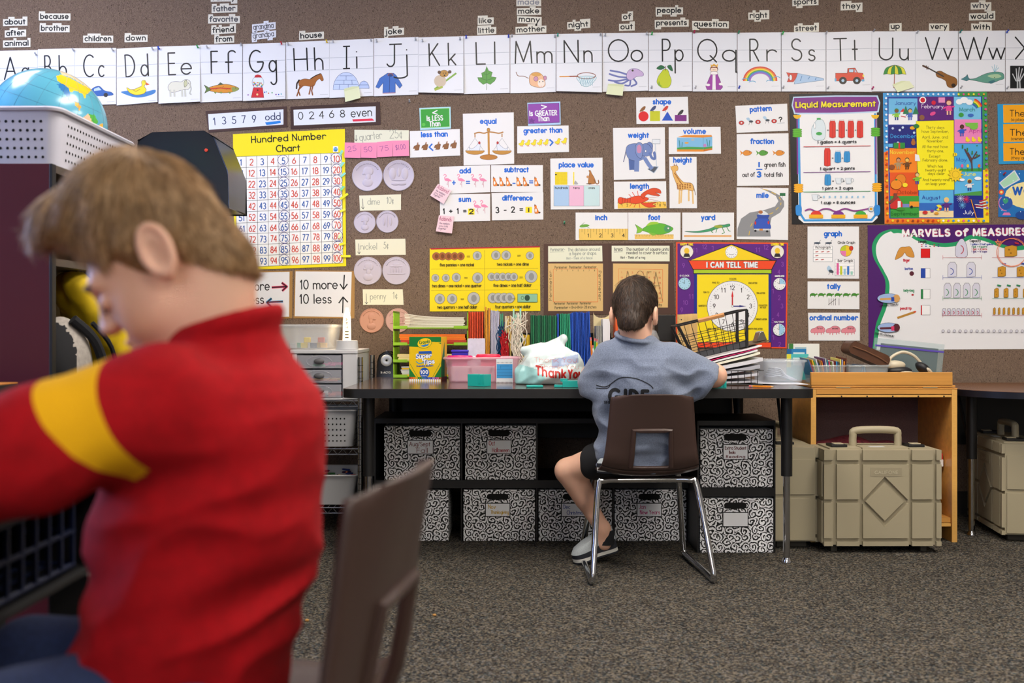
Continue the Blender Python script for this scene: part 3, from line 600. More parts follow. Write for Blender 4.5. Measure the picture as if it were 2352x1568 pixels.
for t, x0, x1, y0, y1 in SW:
    hand = t.startswith('grand'); a = Art(Q(x0, y0-9, x1, y0), None, lv=1); sl = (y1-y0)/(x1-x0)
    S, W = lay(t, .66, .42 if not hand else .5, .28); k = (x1-x0)/W; pap = 'dedbcd' if not hand else 'dfe2ea'
    def slab(u0, u1, t_, b_):
        q = [(u0, y0+sl*(u0-x0)+t_), (u1, y0+sl*(u1-x0)+t_), (u1, y0+sl*(u1-x0)+b_), (u0, y0+sl*(u0-x0)+b_)]
        f = [a.at(*z) for z in q]; a.m.hexa([Vector((v.x, WALL, v.z)) for v in f], f, ink(pap))
    cap = 13.5; slab(x0-3, x1+4, -cap*.64-3.5, 4)
    x = 0; up, dn = [], []
    for c in t:
        st, ad = glyph(c, .66, .42); g = [x0+x*k-2.5, x0+(x+ad)*k+4]
        for ok, L_ in ((c in 'bdfhkltij', up), (c in 'gpqyj', dn)):
            if ok and L_ and g[0] <= L_[-1][1]: L_[-1][1] = g[1]
            elif ok: L_.append(list(g))
        x += ad+.28
    for g in up: slab(g[0], min(g[1], x1+4), -cap-3.5, -cap*.64-3.5)
    for g in dn: slab(g[0], min(g[1], x1+4), 4, 9)
    a.z = 5e-5
    a.text(t, x0, y0+1, x1, y1+1, cap, 2.5 if not hand else 1.5, '8a8c92' if t in ('made',) else ('45464b' if t in ('favorite', 'father', 'grandma', 'grandpa', 'why') else BLACK), h=.66, D=.42)
    a.done('word_card', 'small %s word card that reads %s' % ('handwritten white' if hand else 'cut-out cream', t), 'card', 'sight word cards above the alphabet')

# sticky notes on the alphabet
for c, lab in (([(378, 201), (414, 201), (407, 233), (374, 231)], 'on the elephant card'), ([(790, 204), (824, 194), (828, 225), (793, 234)], 'under the igloo card'), ([(1397, 191), (1433, 194), (1430, 220), (1392, 216)], 'under the octopus card'), ([(2050, 194), (2084, 180), (2100, 200), (2062, 212)], 'over the umbrella handle'), ([(0, 222), (14, 214), (16, 246), (0, 246)], 'beside the globe')):
    a = Art(c, 'dfe6c0', lv=4, tilt=.014 if 'octopus' in lab or 'igloo' in lab else .006); a.poly([c[0], c[1], tuple(.2*c[2][i]+.8*c[1][i] for i in (0, 1)), tuple(.2*c[3][i]+.8*c[0][i] for i in (0, 1))], 'd3dcae'); a.done('sticky_note', 'pale green blank sticky note hanging %s' % lab, 'sticky note')

# odd and even strips
a = Art([(472, 255), (659, 244), (660, 292), (479, 304)], '46302b', 1).poly([(478, 262), (651, 251), (651, 286), (480, 298)], 'dfe6f2')
for t, x, y in (('1', 493, 288), ('3', 515, 286), ('5', 538, 285), ('7', 560, 283), ('9', 584, 282)): a.text(t, x-5 if t != '1' else x-3, y, x+5 if t != '1' else x+3, y-.5, 18, 1.9, '18305a')
a.text('odd', 609, 277, 645, 275, 18, 2, '18305a', h=.58).poly([(609, 281), (644, 277), (645, 282), (632, 285), (612, 287)], '1f7fd8'); a.done('number_strip', 'brown framed paper strip of odd numbers with blue underline', 'sign')
a = Art([(667, 245), (873, 234), (875, 286), (668, 297)], '3f2a26', 1).poly([(674, 252), (863, 244), (863, 280), (675, 288)], 'dfe5ee')
for t, x, y in (('0', 691, 275), ('2', 716, 274), ('4', 739, 273), ('6', 762, 271), ('8', 787, 270)): a.text(t, x-6, y, x+6, y-.5, 18, 1.9, BLACK)
a.text('even', 806, 270, 855, 267, 22, 2, BLACK, h=.6).poly([(809, 274), (855, 272), (860, 277), (811, 279)], 'e23050'); a.done('number_strip', 'brown framed paper strip of even numbers with red underline', 'sign')

# hundred chart
a = Art([(535, 308), (792, 296), (795, 611), (538, 621)], 'f3e21a', 1)
a.text('Hundred Number', 577, 329, 749, 320, 17, 2.4, BLACK, h=.62, D=.35).text('Chart', 634, 350, 690, 347, 17, 2.4, BLACK, h=.62)
gx = lambda u, v: (541+244*u+3*v, 360-9.4*u+(254-.6*u)*v)
a.poly([gx(0, 0), gx(1, 0), gx(1, 1), gx(0, 1)], 'f0f0ea').lines([[gx(0, i/10), gx(1, i/10)] for i in range(11)]+[[gx(i/10, 0), gx(i/10, 1)] for i in range(11)], .9, '55574a')
for par in (0, 1):
    S = []
    for n in range(1, 101):
        if n % 2 == par: continue
        u, v = ((n-1) % 10)/10+.05, ((n-1)//10)/10+.05; cx, cy = gx(u, v); t = str(n); w_ = {1: 9, 2: 14, 3: 19}[len(t)]
        st, W = lay(t, gap=.2); w_ = min(w_, W*13); k = w_/W
        for q in st: S += ribbon([(cx-w_/2+z[0]*k, cy+8-z[1]*14) for z in q], 2, False)
    a._put(S, ('22589e', 'd0482e')[par])
for i in range(10):
    for u in (.45, .95): cx, cy = gx(u, i/10+.05); a.ring(cx+(i % 3)-1, cy-1+(i % 2), 12, 11.5+(i % 2), 1.1, '3d3478', rot=i*20)
a.rect(765, 336, 777, 349, 'f2f4f4').ell(771, 343, 5, 5, '2a78c0').line([(767, 342), (775, 342)], 2, '8ad0e0')
a.done('hundred_chart', 'yellow bordered hundred number chart with circled fives and tens', 'poster')
for x, y, r, c, lab in ((784, 350, -60, '8fd8c8', 'beside ten'), (786, 377, -50, '8fd8c8', 'beside twenty'), (788, 401, -40, '8fd8c8', 'beside thirty'), (786, 432, -50, '7fd0a0', 'beside forty'), (790, 451, -35, 'dfe030', 'long yellow one beside fifty'), (787, 483, -25, 'e2e24a', 'beside sixty'), (781, 541, -60, 'cfe8b0', 'over eighty'), (786, 560, -15, 'e2e030', 'beside ninety'), (794, 588, 0, 'e2e030', 'flat one beside one hundred')):
    L_ = 11 if lab[0] in 'lf' else 7; cs, sn = math.cos(math.radians(r)), math.sin(math.radians(r))
    Art([(x+u*cs-v*sn, y+u*sn+v*cs) for u, v in ((-L_, -2.6), (L_, -2.6), (L_, 2.6), (-L_, 2.6))], c, 3.5, .004).done('page_flag', '%s sticky page flag on the hundred chart, %s' % ('teal' if c[0] in '78' else ('pale green' if c[0] == 'c' else 'yellow'), lab), 'sticky flag', 'page flags on the hundred chart')

# one more / ten more boards
a = Art([(545, 622), (672, 622), (671, 731), (546, 733)], 'a8814a', 1).poly([(550, 626), (665, 624), (664, 727), (552, 729)], 'e3e5ea')
a.text('1 more', 552, 669, 620, 667, 23, 2.4, BLACK, h=.62).text('1 less', 552, 700, 607, 698, 23, 2.4, BLACK, h=.62)
for w_, c in ((5.5, 'd8406a'), (2.6, BLACK)): a.lines([[(624, 660), (658, 658)], [(647, 649), (659, 658), (648, 668)]], w_, c)
for w_, c in ((5.5, '3a9ad0'), (2.6, BLACK)): a.lines([[(650, 692), (614, 694)], [(624, 685), (613, 694), (625, 707)]], w_, c)
a.done('sign_board', 'white sign with pink and blue sideways arrows, beside the neck of the boy in red', 'sign')
a = Art([(677, 620), (815, 622), (814, 731), (674, 731)], 'a8814a', 1).poly([(679, 623), (808, 624), (805, 728), (677, 726)], 'e3e5ea')
a.text('10 more', 689, 665, 776, 664, 23, 2.5, BLACK, h=.62).text('10 less', 688, 698, 762, 697, 23, 2.5, BLACK, h=.62)
a.lines([[(791, 631), (789, 662)], [(781, 652), (789, 664), (798, 652)], [(787, 719), (788, 684)], [(778, 696), (788, 682), (799, 694)]], 2.8, BLACK); a.done('sign_board', 'white sign on tan card with up and down black arrows', 'sign')

# coins and coin names
def coin(x, y, r, col, what, kind, deco):
    m = MB(); mt = mk('coin_'+col, col, rough=.5, bump=(60, .15)); px = WALL/F; c = P(x, y, WALL)
    R = r*px; m.lathe([(R, 0), (R, .004), (R*.96, .0055), (R*.93, .004), (0, .004)], (0, 0, 0), mt, 40, 'y')
    e = lambda u, v, a, b: m.ell((u*R, -.004, v*R), (a*R, .0035, b*R), mt, 12)
    if deco == 'head':
        e(.02, .3, .3, .32); e(-.22, .14, .12, .1); e(.05, -.05, .17, .25); e(.02, -.45, .36, .28); e(.22, .3, .18, .26)
    elif deco == 'headr':
        e(0, .3, .3, .32); e(.24, .12, .12, .1); e(-.05, -.05, .17, .25); e(-.02, -.45, .38, .3)
    elif deco == 'eagle':
        e(0, .2, .12, .3); e(-.4, .1, .22, .4); e(.4, .1, .22, .4); e(0, -.3, .5, .06); e(-.2, -.55, .3, .1); e(.2, -.55, .3, .1)
    elif deco == 'torch': e(0, .05, .05, .6); e(-.3, 0, .12, .4); e(.3, 0, .12, .4)
    else:
        for k in range(5): e(-.4+.2*k, .05, .05, .22)
        e(0, .32, .5, .08); e(0, .42, .28, .14); e(0, -.22, .7, .05)
    for k in range(14):
        t = math.radians(150-k*9); e(.8*math.cos(t), .8*math.sin(t), .045, .05)
    tag(m.build('coin_cutout', loc=c), 'large %s coin cut-out, %s' % (kind, what), 'coin', 'coin cut-outs on the wall')
S_ = 'c3bccb'; C_ = 'c48f78'
for q in ((844, 404, 35, S_, 'portrait side of the quarter', 'silver', 'head'), (916, 403, 35.5, S_, 'eagle side of the quarter', 'silver', 'eagle'), (838, 511, 25, S_, 'portrait side of the dime', 'silver', 'head'), (890, 509, 25.5, S_, 'torch side of the dime', 'silver', 'torch'), (845, 622, 32, S_, 'portrait side of the nickel', 'silver', 'head'), (910.5, 621.5, 32, S_, 'building side of the nickel', 'silver', 'house'), (854, 736, 28, C_, 'portrait side of the penny', 'copper', 'headr'), (914, 736, 28, 'c8a094', 'building side of the penny, behind the green trays', 'copper', 'house')): coin(*q)
GR = '8a8f80'
a = Art([(814, 298), (939, 299), (939, 328), (814, 328)], 'e3e4cf', 1).text('quarter', 826, 324, 878, 318, 20, 1.1, GR, h=.55).text('25¢', 895, 318, 925, 317, 21, 1.1, GR).lines([[(818, 310), (818, 323)], [(815, 319), (818, 324), (821, 319)]], 1.1, '4a4f48'); a.done('name_strip', 'cream strip with quarter handwritten in pencil, above the pink notes', 'sign')
for i, (c, t) in enumerate((([(792, 327), (829, 328), (828, 363), (791, 362)], '25'), ([(829, 328), (866, 327), (865, 363), (829, 362)], '50'), ([(866, 326), (902, 323), (902, 359), (866, 361)], '75'), ([(902, 323), (939, 322), (940, 358), (903, 359)], '$1.00'))):
    a = Art(c, 'ee8fb4', 2.5+.6*i, .003); a.text(t, c[0][0]+7, c[0][1]+22, c[0][0]+(27 if len(t) < 3 else 30), c[0][1]+19, 12, 1, '8a4a8a'); a.done('sticky_note', 'pink sticky note with %s written on it' % ['twenty-five', 'fifty', 'seventy-five', 'one dollar'][i], 'sticky note', 'pink notes counting quarters')
for c, t, p, lab in (([(825, 449), (921, 446), (921, 482), (827, 484)], 'dime', (844, 470, 873, 470), '10¢'), ([(816, 550), (931, 548), (932, 585), (817, 586)], 'nickel', (828, 573, 866, 573), '5¢'), ([(833, 664), (925, 664), (927, 700), (834, 700)], 'penny', (850, 688, 887, 687), '1¢')):
    a = Art(c, 'e6e5cc', 1).text(t, *p, 16, 1.1, GR, h=.58, D=.45).text(lab, p[2]+15, p[1]-2, p[2]+(32 if len(lab) > 2 else 27), p[1]-2, 16, 1.1, GR)
    x = c[0][0]+8; a.lines([[(x, p[1]-14), (x+1, p[1]+9)], [(x-3, p[1]+5), (x+1, p[1]+10), (x+4, p[1]+5)]], 1.1, '4a4f48'); a.done('name_strip', 'cream strip with %s handwritten in pencil' % t, 'sign')
# ------------------------------------------------------------------ maths cards
CARD = 'e8e9eb'
def title(a, t, x0, x1, y, cap=0, sl=0): return a.text(t, x0, y, x1, y+sl, 13.5, 3, BLUE, h=.68, D=.38)
a = Art([(963, 248), (1035, 245), (1036, 295), (965, 299)], 'a8d8e6', 2).poly([(966, 251), (1032, 248), (1033, 291), (967, 294)], '2f9f34', 'bfe8b0', 1)
a.text('<', 993, 265, 1006, 264, 12, 2.4, WHITE).text('Is LESS', 980, 278, 1018, 277, 13, 2.2, WHITE, h=.68).text('Than', 986, 291, 1012, 290, 13, 2.2, WHITE, h=.68).ell(973, 286, 4, 4, '58c048'); a.done('sign_card', 'small green card with a less than symbol', 'card')
a = Art([(1211, 236), (1287, 233), (1288, 286), (1213, 289)], 'a8c8ea', 2).poly([(1213, 239), (1284, 237), (1285, 281), (1214, 284)], '8a3aa8', '5a2a78', 1)
a.text('>', 1243, 252, 1257, 251, 12, 2.4, WHITE).text('Is GREATER', 1216, 267, 1280, 265, 13, 2.3, WHITE, h=.68).text('Than', 1235, 279, 1262, 278, 13, 2.2, WHITE, h=.68).poly([(1221, 270), (1224, 275), (1230, 275), (1226, 279), (1228, 284), (1221, 281), (1215, 283), (1217, 277), (1213, 274), (1219, 274)], '6a2a88'); a.done('sign_card', 'small purple card with a greater than symbol', 'card')
def rabbit(a, x, y): a.blob([(x-7, y+6), (x-6, y-2), (x, y-5), (x+2, y-10), (x+4, y-6), (x+7, y-5), (x+6, y+1), (x+4, y+7)], '8a5a34', '4a2c18', .6).ell(x-6, y+5, 2, 1.5, 'f0ece8').line([(x+3, y-5), (x+3, y-11)], 2, 'b07a60')
def chick(a, x, y): a.blob([(x-7, y), (x-2, y-2), (x+1, y-8), (x+5, y-8), (x+5, y-3), (x+4, y+3), (x-3, y+4)], 'f2dc28', '9a8010', .5).poly([(x+5, y-7), (x+9, y-6), (x+5, y-5)], 'd87a20').lines([[(x-1, y+4), (x-1, y+7)], [(x+2, y+4), (x+3, y+7)]], 1.2, 'd86a20')
def flam(a, x, y): a.blob([(x-7, y-2), (x, y-4), (x+7, y), (x+9, y+3), (x+1, y+3), (x-5, y+2)], 'e88ab0').line(spline([(x-5, y-1), (x-7, y-5), (x-3, y-9), (x-6, y-13), (x-9, y-10)], 4), 1.8, 'e88ab0').lines([[(x+1, y+3), (x+2, y+17)], [(x+3, y+3), (x-2, y+10), (x+2, y+12)]], .9, 'c890a0')
def fox(a, x, y): a.blob([(x-5, y-4), (x-1, y-5), (x+3, y+2), (x+5, y+8), (x-4, y+9), (x-5, y+3)], 'e8842a', '7a3a10', .5).ell(x-3, y-7, 3, 3, 'e8842a').poly([(x-6, y-8), (x-5, y-13), (x-2, y-9)], '7a4010').ell(x-2, y+2, 2, 4, 'f4efe6').ell(x+6, y+7, 2.5, 2, '4a3020')
a = Art([(941, 301), (1056, 296), (1057, 357), (942, 362)], CARD, 2); title(a, 'less than', 967, 1029, 316, 16, -2)
for x, y in ((957, 338), (976, 337), (1005, 336), (1024, 335), (1042, 333)): rabbit(a, x, y)
a.line([(993, 330), (986, 338), (995, 346)], 3.4, '1a6ad0'); a.done('math_card', 'white less than card with five brown rabbits', 'card')
a = Art([(1063, 261), (1180, 258), (1181, 376), (1065, 380)], CARD, 2); title(a, 'equal', 1102, 1141, 285, 17)
G_ = 'c08a3a'; a.line([(1122, 302), (1123, 358)], 4.5, G_).ell(1122, 298, 3.5, 4, G_, '6a4410').line(spline([(1089, 307), (1100, 304), (1112, 306), (1122, 303), (1134, 304), (1146, 306), (1156, 303)], 3), 3, 'b07a3a').ell(1122.5, 361, 20, 6, 'b87a30', '6a4410').line([(1091, 308), (1091, 316)], 2.4, 'b07a40').line([(1153, 307), (1153, 315)], 2.4, 'b07a40')
for x, s in ((1091, 1), (1153, -1)):
    a.lines([[(x, 317), (x-20, 346)], [(x, 317), (x+20, 346)]], .6, '8a9098').blob([(x-14*s, 337), (x-8*s, 342), (x+4*s, 334), (x+8*s, 327), (x+12*s, 330), (x+11*s, 342), (x+8*s, 349), (x-8*s, 349)], 'dfe6f0', '6a7a9a', .6).ell(x+10*s, 328, 2.5, 3.5, 'b03030').poly(arc((x, 346), 22, 0, 180, 10, 9)+[(x-22, 346)], G_, '6a4410', .6)
a.done('math_card', 'tall white equal card with hens on a golden balance', 'card')
a = Art([(1188, 290), (1306, 288), (1307, 349), (1188, 352)], CARD, 2); title(a, 'greater than', 1202, 1292, 307, 16, -2)
for x, y in ((1198, 330), (1212, 329.5), (1226, 329), (1240, 328.5), (1254, 328), (1281, 326), (1296, 325)): chick(a, x, y)
a.line([(1262, 320), (1270, 327), (1263, 335)], 3.4, '1a6ad0'); a.done('math_card', 'white greater than card with seven yellow ducklings', 'card')
a = Art([(1009, 383), (1126, 379), (1126, 441), (1010, 446)], CARD, 2); title(a, 'add', 1055, 1082, 399, 17, -1)
for x in (1028, 1059, 1091, 1109): flam(a, x, 413)
a.text('+', 1038, 428, 1047, 428, 18, 2.6, '1a6ad0').text('=', 1070, 427, 1080, 427, 18, 2.4, '1a6ad0'); a.done('math_card', 'white add card with four pink flamingos', 'card')
a = Art([(1128, 379), (1247, 379), (1247, 441), (1128, 441)], CARD, 2.6); title(a, 'subtract', 1158, 1215, 396, 17)
for x in (1138, 1153, 1168, 1192, 1207, 1233): fox(a, x, 418)
a.line([(1177, 421), (1184, 421)], 2.6, '1a6ad0').text('=', 1215, 426, 1225, 426, 18, 2.4, '1a6ad0'); a.done('math_card', 'white subtract card with a row of orange foxes', 'card')
a = Art([(1010, 446), (1126, 445), (1126, 507), (1011, 509)], CARD, 2.6); title(a, 'sum', 1053, 1082, 464, 18)
a.rect(1075, 479, 1090, 493, 'f2e01c').text('1 + 1 =', 1017, 492, 1072, 491, 14, 2.6, BLACK, space=.6).text('2', 1077, 492, 1088, 492, 13, 2.6, BLACK); flam(a, 1096, 474); flam(a, 1112, 473); a.done('math_card', 'white sum card with two flamingos and a yellow two', 'card')
a = Art([(1129, 443), (1248, 441), (1248, 504), (1130, 506)], CARD, 2); title(a, 'difference', 1153, 1224, 461, 17)
a.rect(1207, 475, 1222, 489, 'f2e01c').text('3 - 2 =', 1138, 490, 1202, 488, 15, 2.6, BLACK, space=.6).line([(1214.5, 477), (1214.5, 487)], 2.8, BLACK); fox(a, 1233, 481); a.done('math_card', 'white difference card with one orange fox', 'card')
for c, nm, lab in (([(1006, 422), (1037, 438), (1019, 468), (988, 449)], 'A', 'tilted over the sum and add cards'), ([(1008, 494), (1043, 497), (1038, 536), (1001, 531)], 'B', 'hanging below the sum card')):
    a = Art(c, 'ecc6d0', 5, .008); u = (c[1][0]-c[0][0])/37, (c[1][1]-c[0][1])/37; v = (c[3][0]-c[0][0])/37, (c[3][1]-c[0][1])/37
    f = lambda s, t: (c[0][0]+u[0]*s+v[0]*t, c[0][1]+u[1]*s+v[1]*t)
    a.text('Addend' if nm == 'A' else 'Addends', *f(3, 12), *f(33, 12), 10, .9, 'a0406a')
    for i, t in enumerate(('the numbers', 'you add', 'together')): a.text(t, *f(5, 20+6*i), *f(30-3*i, 20+6*i), 4.5, .6, '5a4a68', h=.7)
    a.done('sticky_note', 'pale pink handwritten note about addends, %s' % lab, 'sticky note')
a = Art([(1461, 224), (1580, 222), (1582, 284), (1462, 285)], CARD, 2); title(a, 'shape', 1499, 1542, 240, 17)
a.ell(1478, 267, 11.7, 11.7, 'd8101c').rect(1493, 255, 1516, 278, 'c3c820').poly([(1533, 256), (1546, 277), (1520, 277)], '1450c0').rect(1550, 264, 1577, 278, '7a1f80')
for x, y, c in ((1476, 250, '8a5a30'), (1500, 249, '3a4a78'), (1528, 249, 'c83a28'), (1563, 258, '2e3034')): a.blob([(x-7, y+6), (x-3, y-1), (x+3, y-6), (x+7, y-5), (x+5, y+1), (x, y+5)], c).line([(x, y+5), (x, y+8)], 1, '4a4038')
a.done('math_card', 'white shape card with birds on coloured shapes', 'card')
a = Art([(1408, 294), (1527, 292), (1528, 410), (1410, 413)], CARD, 2); title(a, 'weight', 1442, 1491, 317, 18)
E1, E2 = '6f86bd', '2f3c66'
a.line([(1505, 330), (1508, 382)], 2.4, 'c8d2dc').rect(1498, 320, 1516, 330, 'dfe6ec', '6a7a8a').poly([(1487, 388), (1502, 382), (1512, 383), (1502, 397)], '4a5260', '9ab0c8', 1.4)
for x0, x1, w_ in ((1449, 1451, 11), (1457, 1456, 9)): a.line([(x0, 362), (x1, 390)], w_, '4a64a0')
a.blob([(1438, 350), (1440, 336), (1452, 330), (1466, 330), (1480, 334), (1484, 350), (1476, 366), (1458, 369), (1444, 364)], E1, E2).line([(1463, 362), (1462, 394)], 11, E1).line([(1480, 362), (1490, 378), (1498, 388)], 9, E1).ell(1484, 344, 15, 15, E1, E2).blob([(1459, 338), (1466, 327), (1476, 332), (1476, 352), (1472, 364), (1462, 356)], '7a8fc4', E2).blob([(1463, 338), (1468, 332), (1473, 338), (1472, 350), (1464, 350)], 'c88ab0').line(spline([(1492, 350), (1497, 362), (1504, 364), (1503, 352), (1501, 349)], 5), 6, '6078b4').blob([(1486, 330), (1492, 326), (1499, 332), (1498, 342), (1492, 334)], E1, E2).ell(1483, 347, 2, 3, WHITE, E2).line(spline([(1438, 344), (1435, 360), (1432, 372)], 4), 1.6, '3a4a7a')
a.done('math_card', 'tall white weight card with a blue elephant on a scale', 'card')
a = Art([(1536, 292), (1655, 291), (1656, 353), (1536, 354)], CARD, 2); title(a, 'volume', 1569, 1622, 308, 17)
a.poly([(1555, 316), (1615, 316), (1636, 313), (1636, 344), (1615, 348), (1555, 348)], '7ab8e0').poly([(1555, 315), (1573, 310), (1634, 310), (1636, 314), (1615, 316)], 'e08a28').rect(1555, 343, 1616, 348, 'e08a28').poly([(1616, 343), (1636, 339), (1636, 344), (1616, 348)], 'c87018').poly([(1555, 339), (1580, 337), (1616, 338), (1636, 336), (1636, 340), (1616, 343), (1555, 343)], '3f9a48').line([(1615, 316), (1615, 343)], .8, '5a8ab0').ell(1577, 328, 5, 2, 'e0a030').ell(1591, 321, 4, 2.4, 'b0b4b8').ell(1619, 334, 3.5, 4, 'c080c0').lines([[(1562, 339), (1560, 322)], [(1566, 339), (1567, 326)], [(1626, 336), (1623, 320)], [(1629, 336), (1630, 322)]], 1.8, '2f8a90')
a.done('math_card', 'white volume card with an orange rimmed fish tank', 'card')
a = Art([(1537, 360), (1600, 360), (1601, 478), (1538, 478)], CARD, 2); title(a, 'height', 1546, 1590, 374, 17)
g1, g2 = 'e0b060', '8a5020'
for q in ([(1561, 428), (1560, 468)], [(1566, 430), (1564, 466)], [(1582, 432), (1582, 462)], [(1590, 426), (1592, 468)]): a.line(q, 3.6, 'e2bd7c')
a.blob([(1541, 386), (1546, 381), (1556, 381), (1557, 390), (1552, 394), (1557, 404), (1570, 418), (1586, 420), (1592, 426), (1592, 438), (1576, 435), (1560, 436), (1553, 420), (1546, 402), (1544, 392)], g1, g2)
for i in range(26): x = 1556+(i*5.7) % 34; a.ell(x, 422+(i*3.3) % 12, 1.9, 1.5, '9a5a20', n=6)
for i in range(9): a.ell(1550+i*1.9, 398+i*3, 1.7, 1.6, '9a5a20', n=6)
a.line([(1592, 426), (1596, 440), (1597, 448)], 1.2, '5a3818').lines([[(1549, 381), (1548, 376)], [(1554, 381), (1554, 376)]], 1.4, g2).ell(1542, 383, 3, 1.4, g1); a.done('math_card', 'narrow white height card with a giraffe', 'card')
a = Art([(1410, 417), (1530, 416), (1531, 478), (1411, 480)], CARD, 2); title(a, 'length', 1447, 1491, 434, 17)
a.poly([(1419, 463), (1530, 463), (1531, 478), (1419, 479)], 'ecc24e').lines([[(1419+7*i, 463), (1419+7*i, 470 if i % 2 else 467)] for i in range(16)], .7, '6a5010')
for t, x in (('1', 1428), ('2', 1441), ('7', 1504), ('8', 1516), ('9', 1527)): a.text(t, x-2, 474, x+2, 474, 6, .8, BLACK)
R1, R2 = 'e0481c', '8a1f0a'
a.lines([[(1450, 452), (1444, 446)], [(1458, 450), (1452, 441)], [(1466, 450), (1464, 438)], [(1452, 466), (1446, 474)], [(1460, 468), (1456, 476)], [(1468, 468), (1470, 477)]], 1.4, R1).blob([(1419, 460), (1424, 453), (1440, 456), (1456, 451), (1472, 450), (1490, 456), (1478, 464), (1460, 468), (1440, 465), (1424, 468)], R1, R2).blob([(1472, 448), (1484, 438), (1500, 432), (1515, 435), (1518, 444), (1506, 442), (1516, 449), (1502, 449), (1486, 446), (1478, 456)], 'd8481c', R2).blob([(1472, 466), (1488, 466), (1508, 464), (1498, 469), (1506, 474), (1488, 476)], R1, R2)
a.lines([[(1430+6*i, 454), (1429+6*i, 466)] for i in range(4)], .9, R2).lines([spline([(1488, 454), (1505, 453), (1514, 450)], 4), spline([(1488, 457), (1506, 460), (1516, 463)], 4)], .6, 'b05030'); a.done('math_card', 'white length card with a red lobster on a ruler', 'card')
a = Art([(1264, 364), (1384, 362), (1384, 480), (1265, 481)], CARD, 2); title(a, 'place value', 1283, 1364, 385, 18)
a.rect(1275, 395, 1303, 424, 'f0d81a').lines([[(1275+2.8*i, 395), (1275+2.8*i, 424)] for i in range(11)]+[[(1275, 395+2.9*i), (1303, 395+2.9*i)] for i in range(11)], .4, 'c0a810').rect(1316.5, 395, 1319, 424, 'f0d81a').ell(1277, 401, 2.4, 1.6, '2a2a2a').blob([(1319, 423), (1321, 415), (1325, 418), (1328, 423)], 'a8aab0')
a.blob([(1351, 422), (1352, 408), (1354, 396), (1352, 392), (1356, 391), (1359, 398), (1365, 408), (1368, 420), (1358, 423)], 'b0743a', '5a3818', .6).line(spline([(1364, 412), (1370, 422), (1375, 420), (1374, 413)], 4), 2.2, '8a5a2c').line([(1347, 422), (1358, 422)], 2, '4a3420').ell(1350, 406, 3, 3, 'c89060')
for x0, x1, c, t in ((1272, 1307, 'a8c8ea', 'hundreds'), (1307, 1341, 'e8b8d4', 'tens'), (1341, 1377, 'c4dfe2', 'ones')): a.rect(x0, 426, x1, 473, c, '8a8c94', .6).text(t, (x0+x1)/2-len(t)*1.85, 434, (x0+x1)/2+len(t)*1.85, 434, 5.5, .9, BLACK, h=.7)
a.done('math_card', 'tall white place value card with a kangaroo', 'card')
a = Art(Q(1322, 488, 1442, 551), CARD, 2.6); title(a, 'inch', 1367, 1395, 506, 17)
a.rect(1330, 525, 1442, 551, 'ecc765').lines([[(1330+6.7*i, 525), (1330+6.7*i, 546 if i % 4 == 0 else (538 if i % 2 == 0 else 533))] for i in range(17)], .7, '7a6020')
for t, x in (('1', 1351), ('2', 1379), ('3', 1406), ('4', 1432)): a.text(t, x-3 if t != '1' else x-1.5, 545, x+3 if t != '1' else x+1.5, 545, 9, 1.4, BLACK)
a.blob([(1331, 520), (1336, 516), (1348, 515), (1354, 518), (1346, 521), (1336, 522)], '6aa840').lines([[(1346, 519), (1354, 524)], [(1336, 516), (1342, 511)]], .8, '4a8030'); a.done('math_card', 'white inch card with a cricket on a ruler', 'card')
a = Art(Q(1443, 488, 1563, 551), CARD, 2); title(a, 'foot', 1488, 1517, 506, 17)
a.rect(1458, 538, 1547, 549, 'e8c268').lines([[(1458+3.7*i, 538), (1458+3.7*i, 543 if i % 2 else 541)] for i in range(25)], .6, '8a6a20').blob([(1474, 528), (1484, 520), (1500, 513), (1520, 513), (1538, 519), (1546, 525), (1538, 533), (1520, 538), (1500, 537), (1484, 532)], '5fb432', '2a6a18').poly([(1478, 527), (1459, 515), (1464, 526), (1462, 536), (1472, 533)], '7fc03a', '2a6a18').blob([(1484, 519), (1494, 510), (1510, 510), (1512, 514), (1496, 516)], '9ac83a').blob([(1488, 533), (1500, 541), (1506, 537)], '7fb83a').ell(1533, 525, 8, 8, '4a9a60').ell(1535, 524, 2.4, 2.4, WHITE, BLACK, .7); a.done('math_card', 'white foot card with a big green fish', 'card')
a = Art(Q(1567, 488, 1686, 551), CARD, 2.6); title(a, 'yard', 1610, 1643, 506, 17)
a.rect(1571, 540, 1680, 544, 'dfa86a').blob([(1572, 531), (1600, 531), (1630, 525), (1648, 517), (1664, 516), (1675, 514), (1676, 519), (1664, 522), (1650, 524), (1630, 531), (1600, 534)], '3f9a6a', '1f5a48').lines([[(1640, 524), (1634, 532), (1638, 534)], [(1658, 521), (1664, 534), (1658, 537)], [(1668, 519), (1674, 530), (1678, 531)], [(1648, 523), (1644, 534)]], 1.6, '3a8a48').ell(1650, 520, 10, 3.4, '9aa83a'); a.done('math_card', 'white yard card with a long green lizard', 'card')
a = Art([(1689, 243), (1808, 238), (1810, 300), (1692, 305)], CARD, 2); title(a, 'pattern', 1722, 1773, 258, 17, -3)
for x, y in ((1703, 282), (1741, 280), (1778, 278)): a.ell(x, y, 6, 4.6, 'c02a28', BLACK, .6).ell(x, y, 2, 1.6, WHITE)
for x, y in ((1722, 278), (1760, 275)): a.blob([(x-8, y-6), (x-2, y-8), (x+2, y), (x-4, y-1)], 'a8c8e0').ell(x+3, y+1, 5, 2.6, '3a4450').lines([[(x, y+2), (x-2, y+9)], [(x+4, y+2), (x+5, y+8)]], .7, '2a2c30')
a.text('?', 1788, 281, 1797, 281, 13, 2.6, BLACK).line([(1785, 283), (1802, 282)], .7, '7a8a9a'); a.done('math_card', 'white pattern card with ladybugs and flies', 'card')
